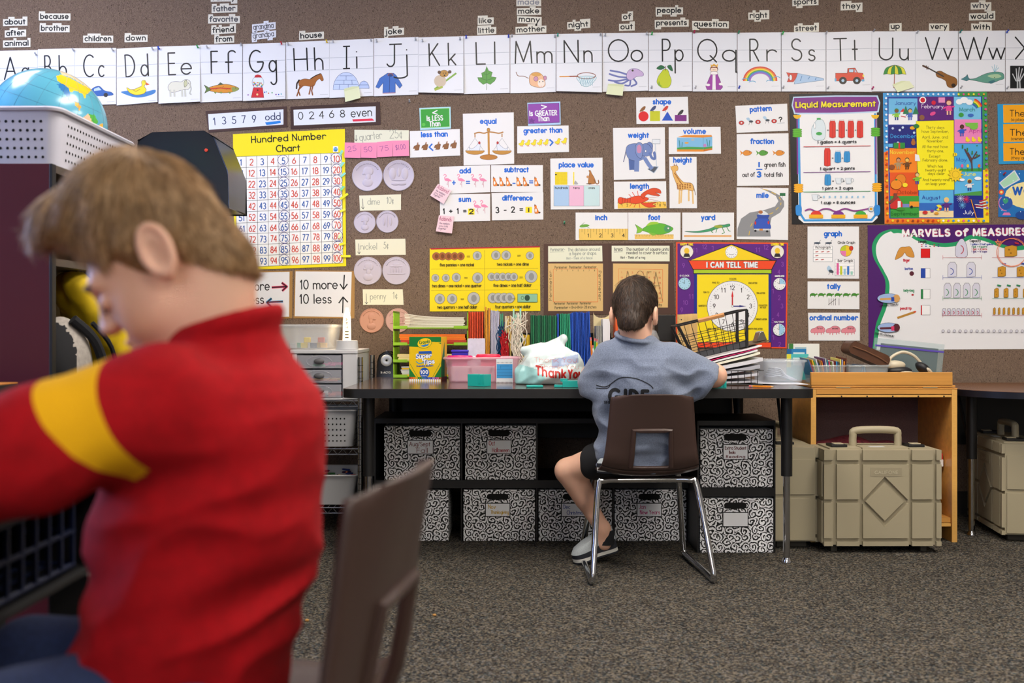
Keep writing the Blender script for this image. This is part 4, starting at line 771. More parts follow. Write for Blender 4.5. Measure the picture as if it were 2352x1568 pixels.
a = Art([(1692, 308), (1811, 306), (1812, 425), (1693, 427)], CARD, 2); title(a, 'fraction', 1723, 1778, 331, 18)
for x, c in ((1713, 'dc8a2c'), (1750, '4f9a38'), (1788, 'dc8a2c')): a.blob([(x-7, 351), (x, 345), (x+10, 347), (x+14, 351), (x+8, 356), (x-2, 357)], c, '5a4010', .6).poly([(x-6, 351), (x-14, 345), (x-11, 352), (x-13, 357)], c).ell(x+9, 349, 1, 1, BLACK)
a.line([(1743.5, 372), (1743.5, 384)], 4, '1a6ad0').line([(1737, 389), (1751, 389)], 2.6, '1a6ad0').text('3', 1738, 408, 1749, 408, 15, 4, '1a6ad0').text('green fish', 1755, 384, 1804, 383, 11, 1.6, BLACK, h=.68).text('out of', 1705, 407, 1734, 406, 11, 1.6, BLACK, h=.68).text('total fish', 1755, 407, 1798, 406, 11, 1.6, BLACK, h=.68); a.done('math_card', 'tall white fraction card with three fish', 'card')
a = Art([(1692, 430), (1811, 432), (1810, 551), (1692, 549)], CARD, 2)
road = [(1744, 431), (1770, 438), (1790, 448), (1801, 462), (1801, 474), (1792, 488), (1772, 500), (1768, 520), (1770, 543), (1693, 543), (1694, 525), (1702, 502), (1722, 488), (1756, 482), (1780, 474), (1788, 462), (1782, 450), (1764, 440)]
a.poly(road, '8a8c90').lines([[(1752, 434), (1764, 437)], [(1772, 441), (1782, 446)], [(1789, 452), (1793, 459)], [(1794, 465), (1793, 471)], [(1788, 476), (1782, 482)], [(1776, 488), (1764, 493)], [(1728, 512), (1724, 520)], [(1722, 530), (1720, 540)]], 1.6, 'dcb63a'); title(a, 'mile', 1737, 1766, 455, 17)
a.rect(1791, 443, 1804, 450, '1f6a40').line([(1797, 450), (1796, 458)], .9, '6a7a70').blob([(1733, 512), (1738, 502), (1750, 498), (1764, 502), (1768, 512), (1768, 526), (1734, 526)], '2f55b8', '16286a').poly([(1738, 493), (1768, 493), (1764, 502), (1740, 502)], '2a4aa0').blob([(1742, 492), (1750, 484), (1758, 486), (1764, 493)], 'dfe4ea').ell(1747, 487, 5, 4, 'a8683a').rect(1732, 525, 1768, 529, 'c8ccd0').ell(1735, 512, 2, 4, 'c83030').ell(1765, 511, 2, 4, 'c83030').ell(1735, 530, 3, 2.4, BLACK).ell(1762, 531, 3, 2.4, BLACK).rect(1744, 525, 1752, 529, 'd88a30'); a.done('math_card', 'tall white mile card with a blue car on a road', 'card')
# graph, tally, ordinal
a = Art([(1855, 520), (1973, 520), (1973, 640), (1855, 639)], CARD, 2); title(a, 'graph', 1892, 1934, 543, 18)
a.rect(1868, 565, 1912, 601, 'f2f3f4', '6a7a88', .7).lines([[(1868, 573), (1912, 573)], [(1868, 582), (1912, 582)], [(1868, 591), (1912, 591)]], .6, '6a7a88').text('Pictograph', 1873, 571, 1908, 571, 6, .9, BLACK, h=.7)
for x, y in ((1876, 578), (1889, 578), (1902, 578), (1876, 587), (1876, 596), (1889, 596)): a.ell(x, y, 4, 1.1, 'b03a2c', rot=-12)
for x in (1877, 1903): a.ell(x, 558, 8, 2.2, '3a4a5c').lines([[(x-5, 558), (x-8, 563)], [(x+4, 557), (x+8, 551)], [(x+2, 558), (x+3, 563)]], .8, '2a3038')
a.text('Circle Graph', 1924, 560, 1964, 560, 6.5, 1, BLACK, h=.7).ell(1943, 576, 13, 13, 'e8c030').poly([(1943, 576)]+arc((1943, 576), 13, 180, 270, 6), 'b8c82a').poly([(1943, 576)]+arc((1943, 576), 13, 90, 180, 6), 'e07ab0').ring(1943, 576, 13, 13, .7, '6a5a20').ell(1955, 570, 4.5, 5.5, 'd03a28', BLACK, .6)
a.rect(1918, 595, 1962, 633, 'f2f3f4', '6a7a88', .7).text('Bar Graph', 1924, 602, 1959, 602, 6.5, 1, BLACK, h=.7).lines([[(1918, 604+7*i), (1962, 604+7*i)] for i in range(4)], .5, '9aa4b0')
for x, h_, c in ((1924, 27, 'd85a98'), (1932, 20, 'c2cc2a'), (1940, 14, '9ac8e0'), (1948, 20, '3f78c8'), (1956, 8, '9ad0c0')): a.rect(x-2.6, 631-h_, x+2.6, 631, c)
a.blob([(1899, 616), (1904, 610), (1911, 620), (1904, 624)], 'a8c8e0').ell(1909, 623, 6, 3.4, '3a4450', rot=20).lines([[(1906, 625), (1903, 631)], [(1911, 625), (1912, 631)]], .8, '2a2c30'); a.done('math_card', 'tall white graph card with insects, pie and bars', 'card')
a = Art([(1855, 646), (1974, 646), (1974, 710), (1855, 709)], CARD, 2); title(a, 'tally', 1899, 1931, 664, 17)
for i in range(6): x = 1867+19*i; a.poly(arc((x, 679), 7, 180, 360, 8, 6), '3f8a28', '1f4a14', .6).ell(x+8.5, 675.5, 2.6, 1.8, '4f9a30').lines([[(x-5, 679), (x-6, 682)], [(x+4, 679), (x+5, 682)]], 1.6, '3f8a28')
a.lines([[(1904+5*i, 685), (1904+5*i, 701)] for i in range(4)]+[[(1902, 700), (1920, 686)], [(1927, 685), (1927, 701)]], .9, '2a2c30'); a.done('math_card', 'white tally card with six green turtles', 'card')
a = Art([(1856, 718), (1975, 718), (1975, 782), (1857, 782)], CARD, 2); title(a, 'ordinal number', 1859, 1971, 736, 17)
for x in (1880, 1915, 1950): a.blob([(x-18, 760), (x-15, 755), (x-8, 753), (x-2, 749), (x+8, 749), (x+14, 754), (x+14, 762), (x+2, 764), (x-10, 764), (x-16, 764)], 'e08a98', '8a3a50', .7).lines([[(x-8, 763), (x-9, 768)], [(x-2, 763), (x-3, 769)], [(x+7, 762), (x+6, 768)], [(x+12, 761), (x+12, 767)]], 2, 'd87a8c').text({1880: 'first', 1915: 'second', 1950: 'third'}[x], x-4, 756, x+10, 756, 4.5, .7, BLACK, h=.7)
a.done('math_card', 'white ordinal number card with three pink pigs', 'card')

# ------------------------------------------------------------------ posters
a = Art([(1813, 216), (2027, 213), (2031, 514), (1819, 515)], '17161a', 1)
a.poly([(1832, 262), (2014, 258), (2016, 500), (2004, 511), (1846, 512), (1834, 502)], 'eceef0').line([(1834, 262), (1838, 490), (1848, 506), (2002, 505), (2012, 492), (2010, 260)], 5, '3a98dc').line([(1831, 268), (1832, 400)], 3.4, '7a2f90').line([(2012, 266), (2012, 400)], 3.4, '7a2f90')
a.poly([(1822, 222), (1920, 219), (2016, 219), (2022, 236), (2018, 258), (1920, 262), (1824, 262), (1818, 242)], 'b8d4ee').poly([(1824, 225), (1920, 222), (2013, 222), (2019, 236), (2015, 255), (1920, 259), (1827, 259), (1821, 242)], '7a2488')
a.text('Liquid Measurement', 1828, 249, 2013, 246, 14.5, 3.6, '2a1030', h=.7, D=.3).text('Liquid Measurement', 1827, 248, 2012, 245, 14.5, 2.9, 'f2e01c', h=.7, D=.3)
for x in (1831, 2010): a.poly(arc((x, 264), 9, 0, 180, 8, 9)+[(x-8, 264)], 'e8b81c')
for x, y, c in ((1831, 305, '58b428'), (2011, 303, '58b428'), (1834, 432, 'f0b020'), (2014, 430, 'f0b020')):
    for k in range(4): a.ell(x, y-7+4.8*k, 11, 3, c, '3a5a18' if c[0] == '5' else 'a8700c', .5)
def jug(a, x, y): a.blob([(x-13, y+19), (x-16, y-2), (x-8, y-18), (x-2, y-24), (x+8, y-24), (x+14, y-14), (x+16, y+4), (x+13, y+20), (x, y+23)], 'd8e6ec', '7a98a4', .8).ell(x+1, y+8, 7, 4, '3fa850').rect(x-4, y-28, x+5, y-24, '3fa850').ell(x-9, y-10, 2.4, 7, 'f0f2f4', '7a98a4', .7)
def carton(a, x, y, w_, h_, c, d): a.poly([(x-w_, y-h_), (x-w_*.7, y-h_-6), (x+w_*.7, y-h_-6), (x+w_, y-h_), (x+w_, y+h_), (x, y+h_+2), (x-w_, y+h_)], c, d, .6).rect(x-w_*.7, y-h_-8, x+w_*.7, y-h_-5.5, WHITE, d, .4).line([(x, y-h_), (x, y+h_)], .5, d)
jug(a, 1880, 299)
for x in (1912, 1933, 1954, 1975): carton(a, x, 299, 7, 16, 'd8342a', '8a1a14')
carton(a, 1900, 363, 7, 17, 'd8342a', '8a1a14'); carton(a, 1924, 363, 7, 9, '2f90d0', '185a90'); carton(a, 1945, 362, 7, 9, '2f90d0', '185a90'); carton(a, 1901, 415, 7, 9, '2f90d0', '185a90')
for x, y in ((1926, 416), (1949, 416), (1872, 454)): a.poly([(x-8, y-7), (x+7, y-7), (x+5, y+6), (x-5, y+6)], 'dfe8ee', '8a9aa8', .6).ring(x+8, y-2, 3, 4, 1, '9aaab8')
for i in range(8): a.rect(1890+13*i, 450, 1894+13*i, 454.5, '9ac8e4')
for x, y in ((1901, 299), (1912, 363), (1913, 416), (1885, 453)): a.text('=', x-2, y+3, x+2, y+3, 6, 1, BLACK)
for x, y in ((1922.5, 299), (1943.5, 299), (1964.5, 299), (1934.5, 363), (1937.5, 416)): a.text('+', x-2, y+3, x+2, y+3, 6, 1, BLACK)
for t, x0, x1, y in (('1 gallon = 4 quarts', 1877, 1967, 330), ('1 quart = 2 pints', 1883, 1963, 391), ('1 pint = 2 cups', 1888, 1959, 436), ('1 cup = 8 ounces', 1885, 1964, 469)): a.text(t, x0, y, x1, y-1, 7, 1.4, BLACK, h=.72)
for y, c in ((337, 'c83a34'), (396, '7a2f8a'), (441, '2f9a58')): a.line([(1845, y), (1999, y-2)], 1.3, c)
a.line(spline([(1848, 484), (1860, 480), (1876, 486), (1890, 480), (1904, 480), (1920, 486), (1940, 479), (1960, 484), (1980, 482), (1998, 478)], 3), 3, '8a3a8a')
for x, c in ((1874, 'd83a30'), (1925, '7a3090'), (1976, '3fa840')): a.poly(arc((x, 494), 13, 180, 360, 8, 10), c).rect(x-16, 493, x+16, 501, 'eab020')
for x in (1834, 2014): a.blob([(x-6, 472), (x+5, 472), (x+7, 484), (x+4, 494), (x-5, 494), (x-7, 484)], '2f8ad8')
a.ell(2000, 480, 6, 6, 'd8e8f0', '3a6a90', .8).ell(2000, 480, 3.5, 3.5, 'd8a030'); a.done('poster', 'black bordered liquid measurement poster with red and blue cartons', 'poster')

a = Art([(2028, 213), (2267, 211), (2272, 511), (2032, 514)], '3f9ad8', 1.6)
a.poly([(2030, 350), (2040, 345), (2042, 500), (2160, 502), (2160, 513), (2032, 514)], 'e87a1c').poly([(2160, 502), (2258, 500), (2256, 390), (2270, 385), (2272, 511), (2160, 513)], 'f2d41c').poly([(2200, 212), (2267, 211), (2270, 390), (2257, 390), (2254, 222), (2200, 222)], '3f9a50')
a.poly([(2038, 222), (2256, 221), (2259, 500), (2043, 502)], '1f3f9a')
for x0, y0, x1, y1, c in ((2041, 226, 2107, 284, '6ab8e6'), (2108, 222, 2190, 277, '5a1a78'), (2191, 222, 2253, 274, '7ac4ea'), (2041, 288, 2106, 339, '15207a'), (2192, 274, 2254, 329, 'ea88c0'), (2043, 340, 2106, 396, 'f0861c'), (2192, 330, 2255, 394, '4aa8e0'), (2044, 396, 2109, 450, 'e0561c'), (2192, 394, 2255, 448, '5ab4e8'), (2045, 450, 2111, 500, '3a9a3a'), (2111, 436, 2190, 499, '58b0e4'), (2191, 449, 2257, 499, '1c2a88')): a.rect(x0, y0, x1, y1, c)
a.rect(2041, 262, 2107, 286, 'eef2f6').rect(2045, 468, 2111, 476, '7a88c8').rect(2111, 466, 2190, 484, '2f6ac0').rect(2111, 484, 2190, 499, 'ecd8a8').poly([(2192, 446), (2255, 438), (2255, 449), (2192, 449)], '4a9a48').poly([(2192, 388), (2255, 386), (2255, 394), (2192, 394)], '3a9a40')
a.poly([(2104, 278), (2191, 276), (2192, 436), (2108, 437)], 'f4e81c', '3a3410', .9)
for t, x0, x1, y in (('Thirty days', 2127, 2169, 296), ('have September,', 2117, 2179, 305), ('April, June, and', 2118, 2177, 318), ('November.', 2129, 2167, 327), ('All the rest have', 2118, 2177, 340), ('thirty-one,', 2129, 2168, 350), ('Except', 2134, 2160, 362), ('February alone,', 2119, 2177, 371), ('Which has', 2130, 2166, 385), ('twenty-eight', 2125, 2172, 394), ('days clear', 2131, 2169, 402), ('And twenty-nine', 2119, 2181, 416), ('on leap year.', 2126, 2174, 425)): a.text(t, x0, y, x1, y, 7, .7, '5a5410', h=.6, D=.4)
for t, x0, x1, y, c in (('January', 2055, 2104, 241, '2a48a8'), ('February', 2116, 2167, 249, 'e8d8f4'), ('March', 2203, 2239, 256, '1f8a8a'), ('December', 2045, 2104, 317, '3fa0e8'), ('April', 2225, 2254, 305, 'c03a98'), ('November', 2044, 2101, 354, 'f4e040'), ('May', 2196, 2220, 371, '1f5ac0'), ('October', 2060, 2110, 446, 'a03a10'), ('June', 2213, 2241, 404, 'f0f060'), ('September', 2046, 2110, 495, '1a6a28'), ('August', 2117, 2160, 458, '2a3aa0'), ('July', 2212, 2237, 492, 'e8ecf8')): a.text(t, x0, y, x1, y, 9.5, 1.1, c, h=.6, D=.4)
def kid(a, x, y, skin, top, bot, hair, s=1): a.ell(x, y-9*s, 5*s, 5*s, hair).ell(x, y-8*s, 4.2*s, 4*s, skin).poly([(x-4*s, y-3*s), (x+4*s, y-3*s), (x+6*s, y+6*s), (x-6*s, y+6*s)], top).lines([[(x-5*s, y-1*s), (x-10*s, y+2*s)], [(x+5*s, y-1*s), (x+10*s, y-2*s)]], 2.6*s, top).lines([[(x-2.5*s, y+6*s), (x-2.5*s, y+13*s)], [(x+2.5*s, y+6*s), (x+2.5*s, y+13*s)]], 2.8*s, bot)
kid(a, 2059, 263, '7a4a2a', '8ac83a', '2a4a90', '2a8a3a'); kid(a, 2090, 263, 'e0b070', '4a68c0', '4a68c0', '1a1a30'); a.ell(2075, 274, 10, 9, 'f2f4f6').ell(2074, 262, 7, 7, 'f2f4f6').poly([(2067, 257), (2074, 249), (2081, 257)], 'd02a2a').line([(2069, 267), (2080, 269)], 2, 'c03040')
for x in (2080, 2103): a.poly([(x, 243), (x+7, 262), (x-7, 262)], '2a7a50')
a.ell(2119, 230, 8, 8, 'f0f0f4').ell(2119, 230, 5.5, 5.5, 'cf1a2c').ell(2144, 236, 5, 5, 'cf1a3c'); kid(a, 2179, 247, 'e8b898', 'e04898', 'e8b898', '7a2a30', 1.3); a.rect(2155, 224, 2170, 236, 'e890c0').ell(2117, 270, 6, 6, '8a5a3a').ell(2142, 261, 7, 4, 'e04a90', rot=-25)
for x, y, r in ((2203, 234, 8), (2214, 230, 9), (2226, 235, 8)): a.ell(x, y, r, r*.8, 'f0f4f8')
for i, c in enumerate(('d8302a', 'e8902a', 'f0e030', '3aa048', '3a60c0')): a.line(arc((2228, 254), 28-3*i, 290, 340, 6), 3, c)
a.ell(2207, 264, 6, 5, '3a9a40').ell(2229, 265, 7, 4, '3a6ac0').ell(2236, 290, 10, 8, '7ac04a').poly([(2216, 282), (2246, 282), (2244, 292), (2218, 290)], '7ac04a'); kid(a, 2209, 300, '5a3420', '2a58c0', '2a58c0', '241810')
for x in (2222, 2236, 2250): a.ell(x, 322, 5, 4, 'f0d82a').ell(x-2, 317, 2.6, 2.6, 'f0d82a')
for x, y in ((2050, 295), (2066, 299), (2073, 293), (2099, 305), (2062, 328)): a.ell(x, y, 3, 3, 'c8dcf4', n=6)
a.rect(2052, 328, 2078, 341, '2a8a3a').rect(2063, 328, 2067, 341, 'c82a2a').rect(2040, 330, 2050, 338, '5ab0e0').ell(2097, 328, 5, 6, 'a8642a').ell(2097, 322, 3.4, 3.4, 'a8642a').ell(2095, 294, 6, 4, 'e8a820').ell(2104, 290, 7, 5, '2a7a3a')
kid(a, 2063, 376, 'c89068', 'a8906a', 'a8906a', '1a1614'); kid(a, 2083, 376, 'e8c060', '6a4420', '5a3818', '3a2814'); a.ell(2048, 384, 7, 6, '8a4a24').poly([(2101, 354), (2110, 356), (2113, 370), (2101, 370)], 'e8ecf0')
a.ell(2068, 412, 12, 12, 'e08420', '8a4410', .7).ell(2058, 424, 13, 11, 'e88c24', '8a4410', .7).ell(2058, 413, 3, 2, '3a7a30').ell(2078, 425, 6, 5, 'f0d82a'); kid(a, 2106, 410, 'e0c088', '7ac03a', '2a48b0', '5a4020')
a.lines([[(2232, 392), (2231, 366), (2222, 350)], [(2231, 368), (2243, 348)], [(2231, 374), (2215, 342)], [(2236, 364), (2250, 356)]], 3, '5a3c3a')
for i in range(16): a.ell(2210+(i*11) % 44, 334+(i*7) % 26, 2, 1.6, '3a7a3a', n=6)
for x, c in ((2209, 'e05a98'), (2222, 'e8c82a'), (2248, 'e0702a')): a.line([(x, 392), (x, 384)], 1.2, '2a7a30').ell(x, 381, 3, 4, c)
a.ell(2192, 355, 6, 4, 'f0d82a').lines([[(2189, 352), (2189, 358)], [(2193, 352), (2193, 358)]], 1.4, BLACK)
a.poly([(2194+(18 if i % 2 == 0 else 12)*math.cos(i*PI/12), 401+(18 if i % 2 == 0 else 12)*math.sin(i*PI/12)) for i in range(24)], 'f0cc2a', 'a88a18', .6).ring(2194, 401, 8, 8, .8, 'b89018'); kid(a, 2226, 425, '6a4028', 'e8e8e8', '2a3a90', 'e8c82a'); a.ell(2209, 413, 6, 3, 'f0f4f8').ell(2245, 410, 8, 4, 'f0f4f8')
a.poly([(2043, 470), (2062, 452), (2072, 466), (2072, 481), (2045, 479)], 'c82a2a').poly([(2040, 464), (2058, 448), (2064, 453), (2046, 468)], '7a3a30').rect(2052, 444, 2060, 454, '7a4030').rect(2061, 462, 2068, 481, 'e8e8ec').rect(2088, 463, 2110, 475, 'e8982a').ell(2093, 475, 3, 3, BLACK).ell(2068, 480, 10, 4, '3a8a30')
kid(a, 2173, 470, 'e8b890', '5a2a80', 'e8b890', 'e8d060', 1.2); a.ell(2155, 477, 7, 7, 'e8e040').poly([(2155, 477)]+arc((2155, 477), 7, 0, 70, 4), 'd03030').poly([(2155, 477)]+arc((2155, 477), 7, 140, 220, 4), '2a60c0').ell(2124, 488, 6, 4, 'c8302a').ell(2140, 484, 4, 3, '7a3a90').ell(2150, 490, 5, 3, 'd8982a')
a.line([(2229, 458), (2243, 506)], 2, 'd8902a')
for i in range(6): a.line([(2234+i*1.2, 459+i*3.4), (2250+i, 462+i*3.2), (2265+i*.6, 458+i*3.4)], 1.9, ('c82a3a', 'eef0f4')[i % 2])
a.poly([(2231, 458), (2247, 459), (2249, 469), (2234, 469)], '2a3a88')
for x, y, c in ((2205, 456, 'c8d0f0'), (2218, 458, 'd83a60'), (2209, 471, '6ab0e8')): a.lines([[(x, y), (x+9*math.cos(k), y+9*math.sin(k))] for k in (i*PI/6 for i in range(12))], .8, c)
for i in range(20): x = 2038+i*11.6; a.ell(x, 217, 2.6, 2.6, ('e8f2fa' if x < 2190 else ('d83a90', 'e8a030', 'f0e040')[i % 3]), n=6).ell(x, 507, 3, 3, ('c03a1c', 'e8d030', '8a3a20')[i % 3] if x < 2160 else ('e05a98', '3a8ad0', 'eef0f0')[i % 3], n=6)
for i in range(22): y = 226+i*12.6; a.ell(2034+i*.15, y, 2.8, 2.8, ('e0eef8' if y < 345 else ('c8301c', 'e8d82a')[i % 2]), n=6).ell(2262+i*.2, y, 3, 3, ('8a5ab0', 'e0702a', 'd84a90', '3a80d0')[i % 4], n=7)
a.done('poster', 'bright months of the year poster with a yellow verse in the middle', 'poster')

a = Art([(2291, 239), (2420, 237), (2422, 374), (2294, 377)], '2a96cc', 2)
for y, t, u in ((242, 'There', '(a place)'), (286, 'Their', '(ownership, belongs)'), (330, 'They', '(they are)')): a.poly([(2304, y-1), (2410, y-3), (2410, y+38), (2305, y+40)], 'f0a81c').text(t, 2319, y+26, 2319+len(t)*11.5, y+26, 16, 1.8, BLACK, h=.62).text(u, 2322, y+36, 2322+len(u)*4, y+36, 7, .9, BLACK, h=.7)
a.done('word_poster', 'blue poster with three orange panels at the wall corner', 'poster')
a = Art([(2294, 391), (2420, 390), (2420, 498), (2293, 498)], '2070b8', 2).ell(2375, 448, 67, 33, 'ece0a0', '2a6aa0', .8)
a.text('WORLD', 2325, 449, 2425, 449, 21, 4.6, '1f5cb8').poly([(2296, 420), (2330, 392), (2342, 412), (2306, 432)], 'a8d8b8', 'd8dce8', 2.4).ell(2300, 441, 6, 6, 'e0502c').ell(2300, 441, 3, 3, 'f0e080').ell(2311, 466, 15, 15, '2a56a8').blob([(2303, 458), (2312, 455), (2316, 462), (2308, 468)], '3a9a78').line(arc((2312, 466), 18, 90, 230, 10), 2, 'd878b0').poly([(2306, 488), (2318, 488), (2322, 494), (2302, 494)], 'd878b0').ell(2348, 494, 16, 10, '1c4a94')
for i in range(14): a.ell(2298+(i*37) % 54, 396+(i*29) % 100, 1.3, 1.3, 'e0ecf8', n=5)
a.done('word_poster', 'blue space themed poster with a cream oval, under the orange panels', 'poster')

a = Art([(1993, 517), (2430, 515), (2432, 800), (1995, 802)], '4a1868', 1)
wave = spline([(2430, 548), (2380, 556), (2330, 566), (2300, 560), (2260, 545), (2228, 540), (2200, 554), (2160, 558), (2110, 546), (2080, 530), (2050, 526), (2020, 536), (2004, 560), (2006, 590), (2022, 620), (2034, 650), (2028, 700), (2012, 745), (2004, 800)], 5)
a.poly([tuple(p)[:2] for p in wave]+[(2431, 801)], '229a62'); wave2 = [(p[0]+(9 if p[1] > 560 or p[0] < 2060 else 2), p[1]+(9 if p[0] > 2040 else 3)) for p in wave]
a.poly(wave2+[(2432, 801)], 'e6e8ec')
for w_, c in ((6.4, 'b02050'), (4.4, 'eef0f2')): a.text('MARVELS of MEASURES', 2071, 545, 2360, 541, 19, w_, c, h=.72)
a.text('Length', 2109, 558, 2128, 558, 6.5, 1.3, BLACK, h=.7).text('Capacity', 2227, 556, 2253, 556, 6.5, 1.3, BLACK, h=.7)
for i, c in enumerate(('c83040', '2a48a8', '2a8a58', 'c83040', '4a2a88')): x = 2117+9.6*i; a.line([(x-2, 562), (x+2, 562)], 2, c).line([(x-2, 566), (x+2, 566)], 2, c)
a.blob([(2056, 594), (2066, 570), (2080, 567), (2092, 568), (2100, 590), (2084, 588), (2078, 580), (2072, 588), (2060, 595)], 'd0923e', '5a3a18', .7).text('finger', 2074, 601, 2090, 601, 7, 1.4, 'c83040', h=.7).text('button', 2078, 620, 2097, 620, 6.5, 1.3, '2a48a8', h=.7).ell(2094, 628, 5.3, 5.3, '5a2434').text('lady-bug', 2075, 670, 2100, 670, 6.5, 1.3, '2a8a58', h=.7).ell(2096, 677, 3, 2.2, 'a8202c').text('pencil tip', 2067, 711, 2094, 711, 6.5, 1.3, 'c83040', h=.7).line([(2061, 730), (2102, 716)], 5, 'b8883a').line([(2098, 717), (2104, 715)], 3, 'd8503c')
a.rect(2115, 571, 2136, 592, 'd81a1c', BLACK, .6)
for y, c, f in ((616, '2448a8', .5), (664, '2a8048', .25), (701, 'c82a2c', .12)): a.rect(2115, y, 2136, y+22, 'eef0f2', '5a5c62', .6).rect(2115, y, 2115+21*f, y+22, c)
jug_ = lambda x, y: a.blob([(x-12, y+18), (x-13, y-4), (x-6, y-18), (x-2, y-22), (x+4, y-22), (x+10, y-12), (x+13, y), (x+12, y+18)], 'cfd0e2', '2a2c38', .8).line(arc((x-13, y+2), 18, -50, 50, 6, 13), 1.8, 'b02a38')
jug_(2208, 571)
for i, (t, c) in enumerate((('1 gallon = 2 half gallons', '2a48a8'), ('1 gal. = 4 quarts', '2a8a58'), ('1 gal. = 8 pints', 'c83040'), ('1 gal. = 16 cups', '4a2a88'))): a.text(t, 2229+(2 if i else 0), 563+5.6*i, 2281-(14 if i else 0), 563+5.6*i, 4.6, .8, c, h=.7)
def milk(x, y, w_, h_, c): a.poly([(x-w_, y-h_*.6), (x-w_*.5, y-h_), (x+w_*.6, y-h_), (x+w_, y-h_*.6), (x+w_, y+h_*.9), (x+w_*.3, y+h_), (x-w_, y+h_)], 'd4d5e4', '2a2c38', .7).line(arc((x-w_, y+h_*.25), w_*1.3, -65, 65, 6, h_*.5), 1.6, c)
for x in (2187, 2230): milk(x, 619, 10, 17, '2448a8')
for x in (2176, 2198, 2220, 2242): milk(x, 667, 8, 17, '2a8a58')
for i in range(8): milk(2168+11*i, 716, 4, 8, 'b02a48')
for y, c in ((591, 'c86070'), (637, '6a7ac0'), (685, '5aa078'), (724, 'c86070')): a.lines([[(2165, y), (2254, y)], [(2278, y), (2420, y)], [(2165, y-5), (2165, y+5)], [(2254, y-5), (2254, y+5)]], .7, c)
def cheese(x, y, w_, h_): a.poly([(x-w_, y-h_*.7), (x+w_*.2, y-h_), (x+w_, y-h_*.8), (x+w_, y+h_*.8), (x+w_*.4, y+h_), (x-w_, y+h_)], 'c8922a', '4a3410', .7).ell(x-w_*.3, y-h_*.2, w_*.18, h_*.16, '8a6018').ell(x, y+h_*.4, w_*.16, h_*.14, '8a6018')
cheese(2321, 576, 14, 13)
for x in (2300, 2344): cheese(x, 623, 9, 12)
for x in (2288, 2310, 2332, 2354): cheese(x, 672, 5, 11)
for i in range(8): cheese(2283+11*i, 714, 2.4, 8)
for x, y, c in ((2334, 558, 'c02a3a'), (2305, 605, '2448a8'), (2349, 605, '2448a8'), (2294, 655, '2a8a58'), (2316, 655, '2a8a58'), (2338, 655, '2a8a58')): a.poly([(x-4, y-2), (x+5, y), (x+4, y+3), (x-5, y+1)], c)
a.ring(2322, 580, 34, 32, 1.4, 'e8845a', 10).ring(2324, 579, 32, 33, 1, 'e8845a', 60).line([(2287, 565), (2290, 550), (2296, 564), (2285, 555), (2298, 554), (2287, 565)], 1.3, 'e8845a')
for y, sk, c2 in ((685, 'd0a060', '2448a8'), (752, '5a2430', 'd83a68')): a.ell(2040, y, 26, 11, '9ab4e0', BLACK, .7).line([(2022, y+2), (2050, y+1)], 5, sk, True).ell(2058, y, 8, 9, sk).rect(2046, y-3, 2053, y+7, c2)
for x in range(2165, 2420, 13): a.ell(x, 760, 3.4, 3, 'cfd0dc', '3a3c44', .5)
a.text('1 yard (yd.) = 3 feet (ft.)', 2020, 703, 2062, 701, 4.6, .8, BLACK, h=.7).text('1 foot (ft.) = 12 inches (in.)', 2008, 767, 2052, 774, 4.6, .8, BLACK, h=.7); a.done('poster', 'purple and green measures poster over the wooden shelf', 'poster')

a = Art([(987, 570), (1240, 565), (1241, 714), (987, 715)], 'f5da0c', 1).poly([(987, 570), (1240, 565), (1240, 568), (990, 573)], 'b8202c')
a.lines([[(990, 618), (1236, 616)], [(990, 667), (1236, 665)], [(1113, 574), (1113, 711)]], .8, 'b09a10')
def cn(x, y, r, c='b6b8b6'): a.ell(x, y, r, r, c, '5a5a58', .7).ell(x+.5, y, r*.45, r*.6, '8f918f' if c != 'a8622c' else '7a4418')
for i in range(5): cn(1002+14*i, 588.5, 9, 'a8622c')
for q in ((1096, 587, 10), (1139, 586, 10.5), (1162.5, 586, 10.5), (1217, 587, 9), (1000, 638, 8.5), (1024, 638, 8.5), (1048, 637, 10), (1097, 638, 12), (1220, 635, 14), (1010, 686, 11.5), (1038.5, 686, 11.5), (1088, 685, 14)): cn(*q)
for i in range(5): cn(1129+12.8*i, 635.5, 9)
for i in range(4): cn(1132+12.8*i, 684, 11.5)
a.rect(1189, 675, 1234, 693.5, '8fc0a0', '3a6a50', 1).ell(1211, 684, 6, 7, '2a4a3a').ring(1200, 684, 3, 4, 1, '3a6a50')
for x, y in ((1076, 588), (1192, 586), (1070, 637), (1197, 636), (1062, 686), (1180, 685)): a.text('=', x-4, y+5, x+4, y+5, 9, .9, '7a7010')
for t, x0, x1, y in (('five pennies = one nickel', 1010, 1089, 612), ('two nickels = one dime', 1141, 1215, 610.5), ('two dimes + one nickel = one quarter', 992, 1106, 660), ('five dimes = one half dollar', 1133, 1221, 659), ('two quarters = one half dollar', 1004, 1096, 709), ('four quarters = one dollar', 1137, 1219, 708)): a.text(t, x0, y, x1, y-.5, 7.5, 1.1, '3a3404', h=.72, D=.3)
a.done('poster', 'yellow coin equivalence poster with a red top edge', 'poster')

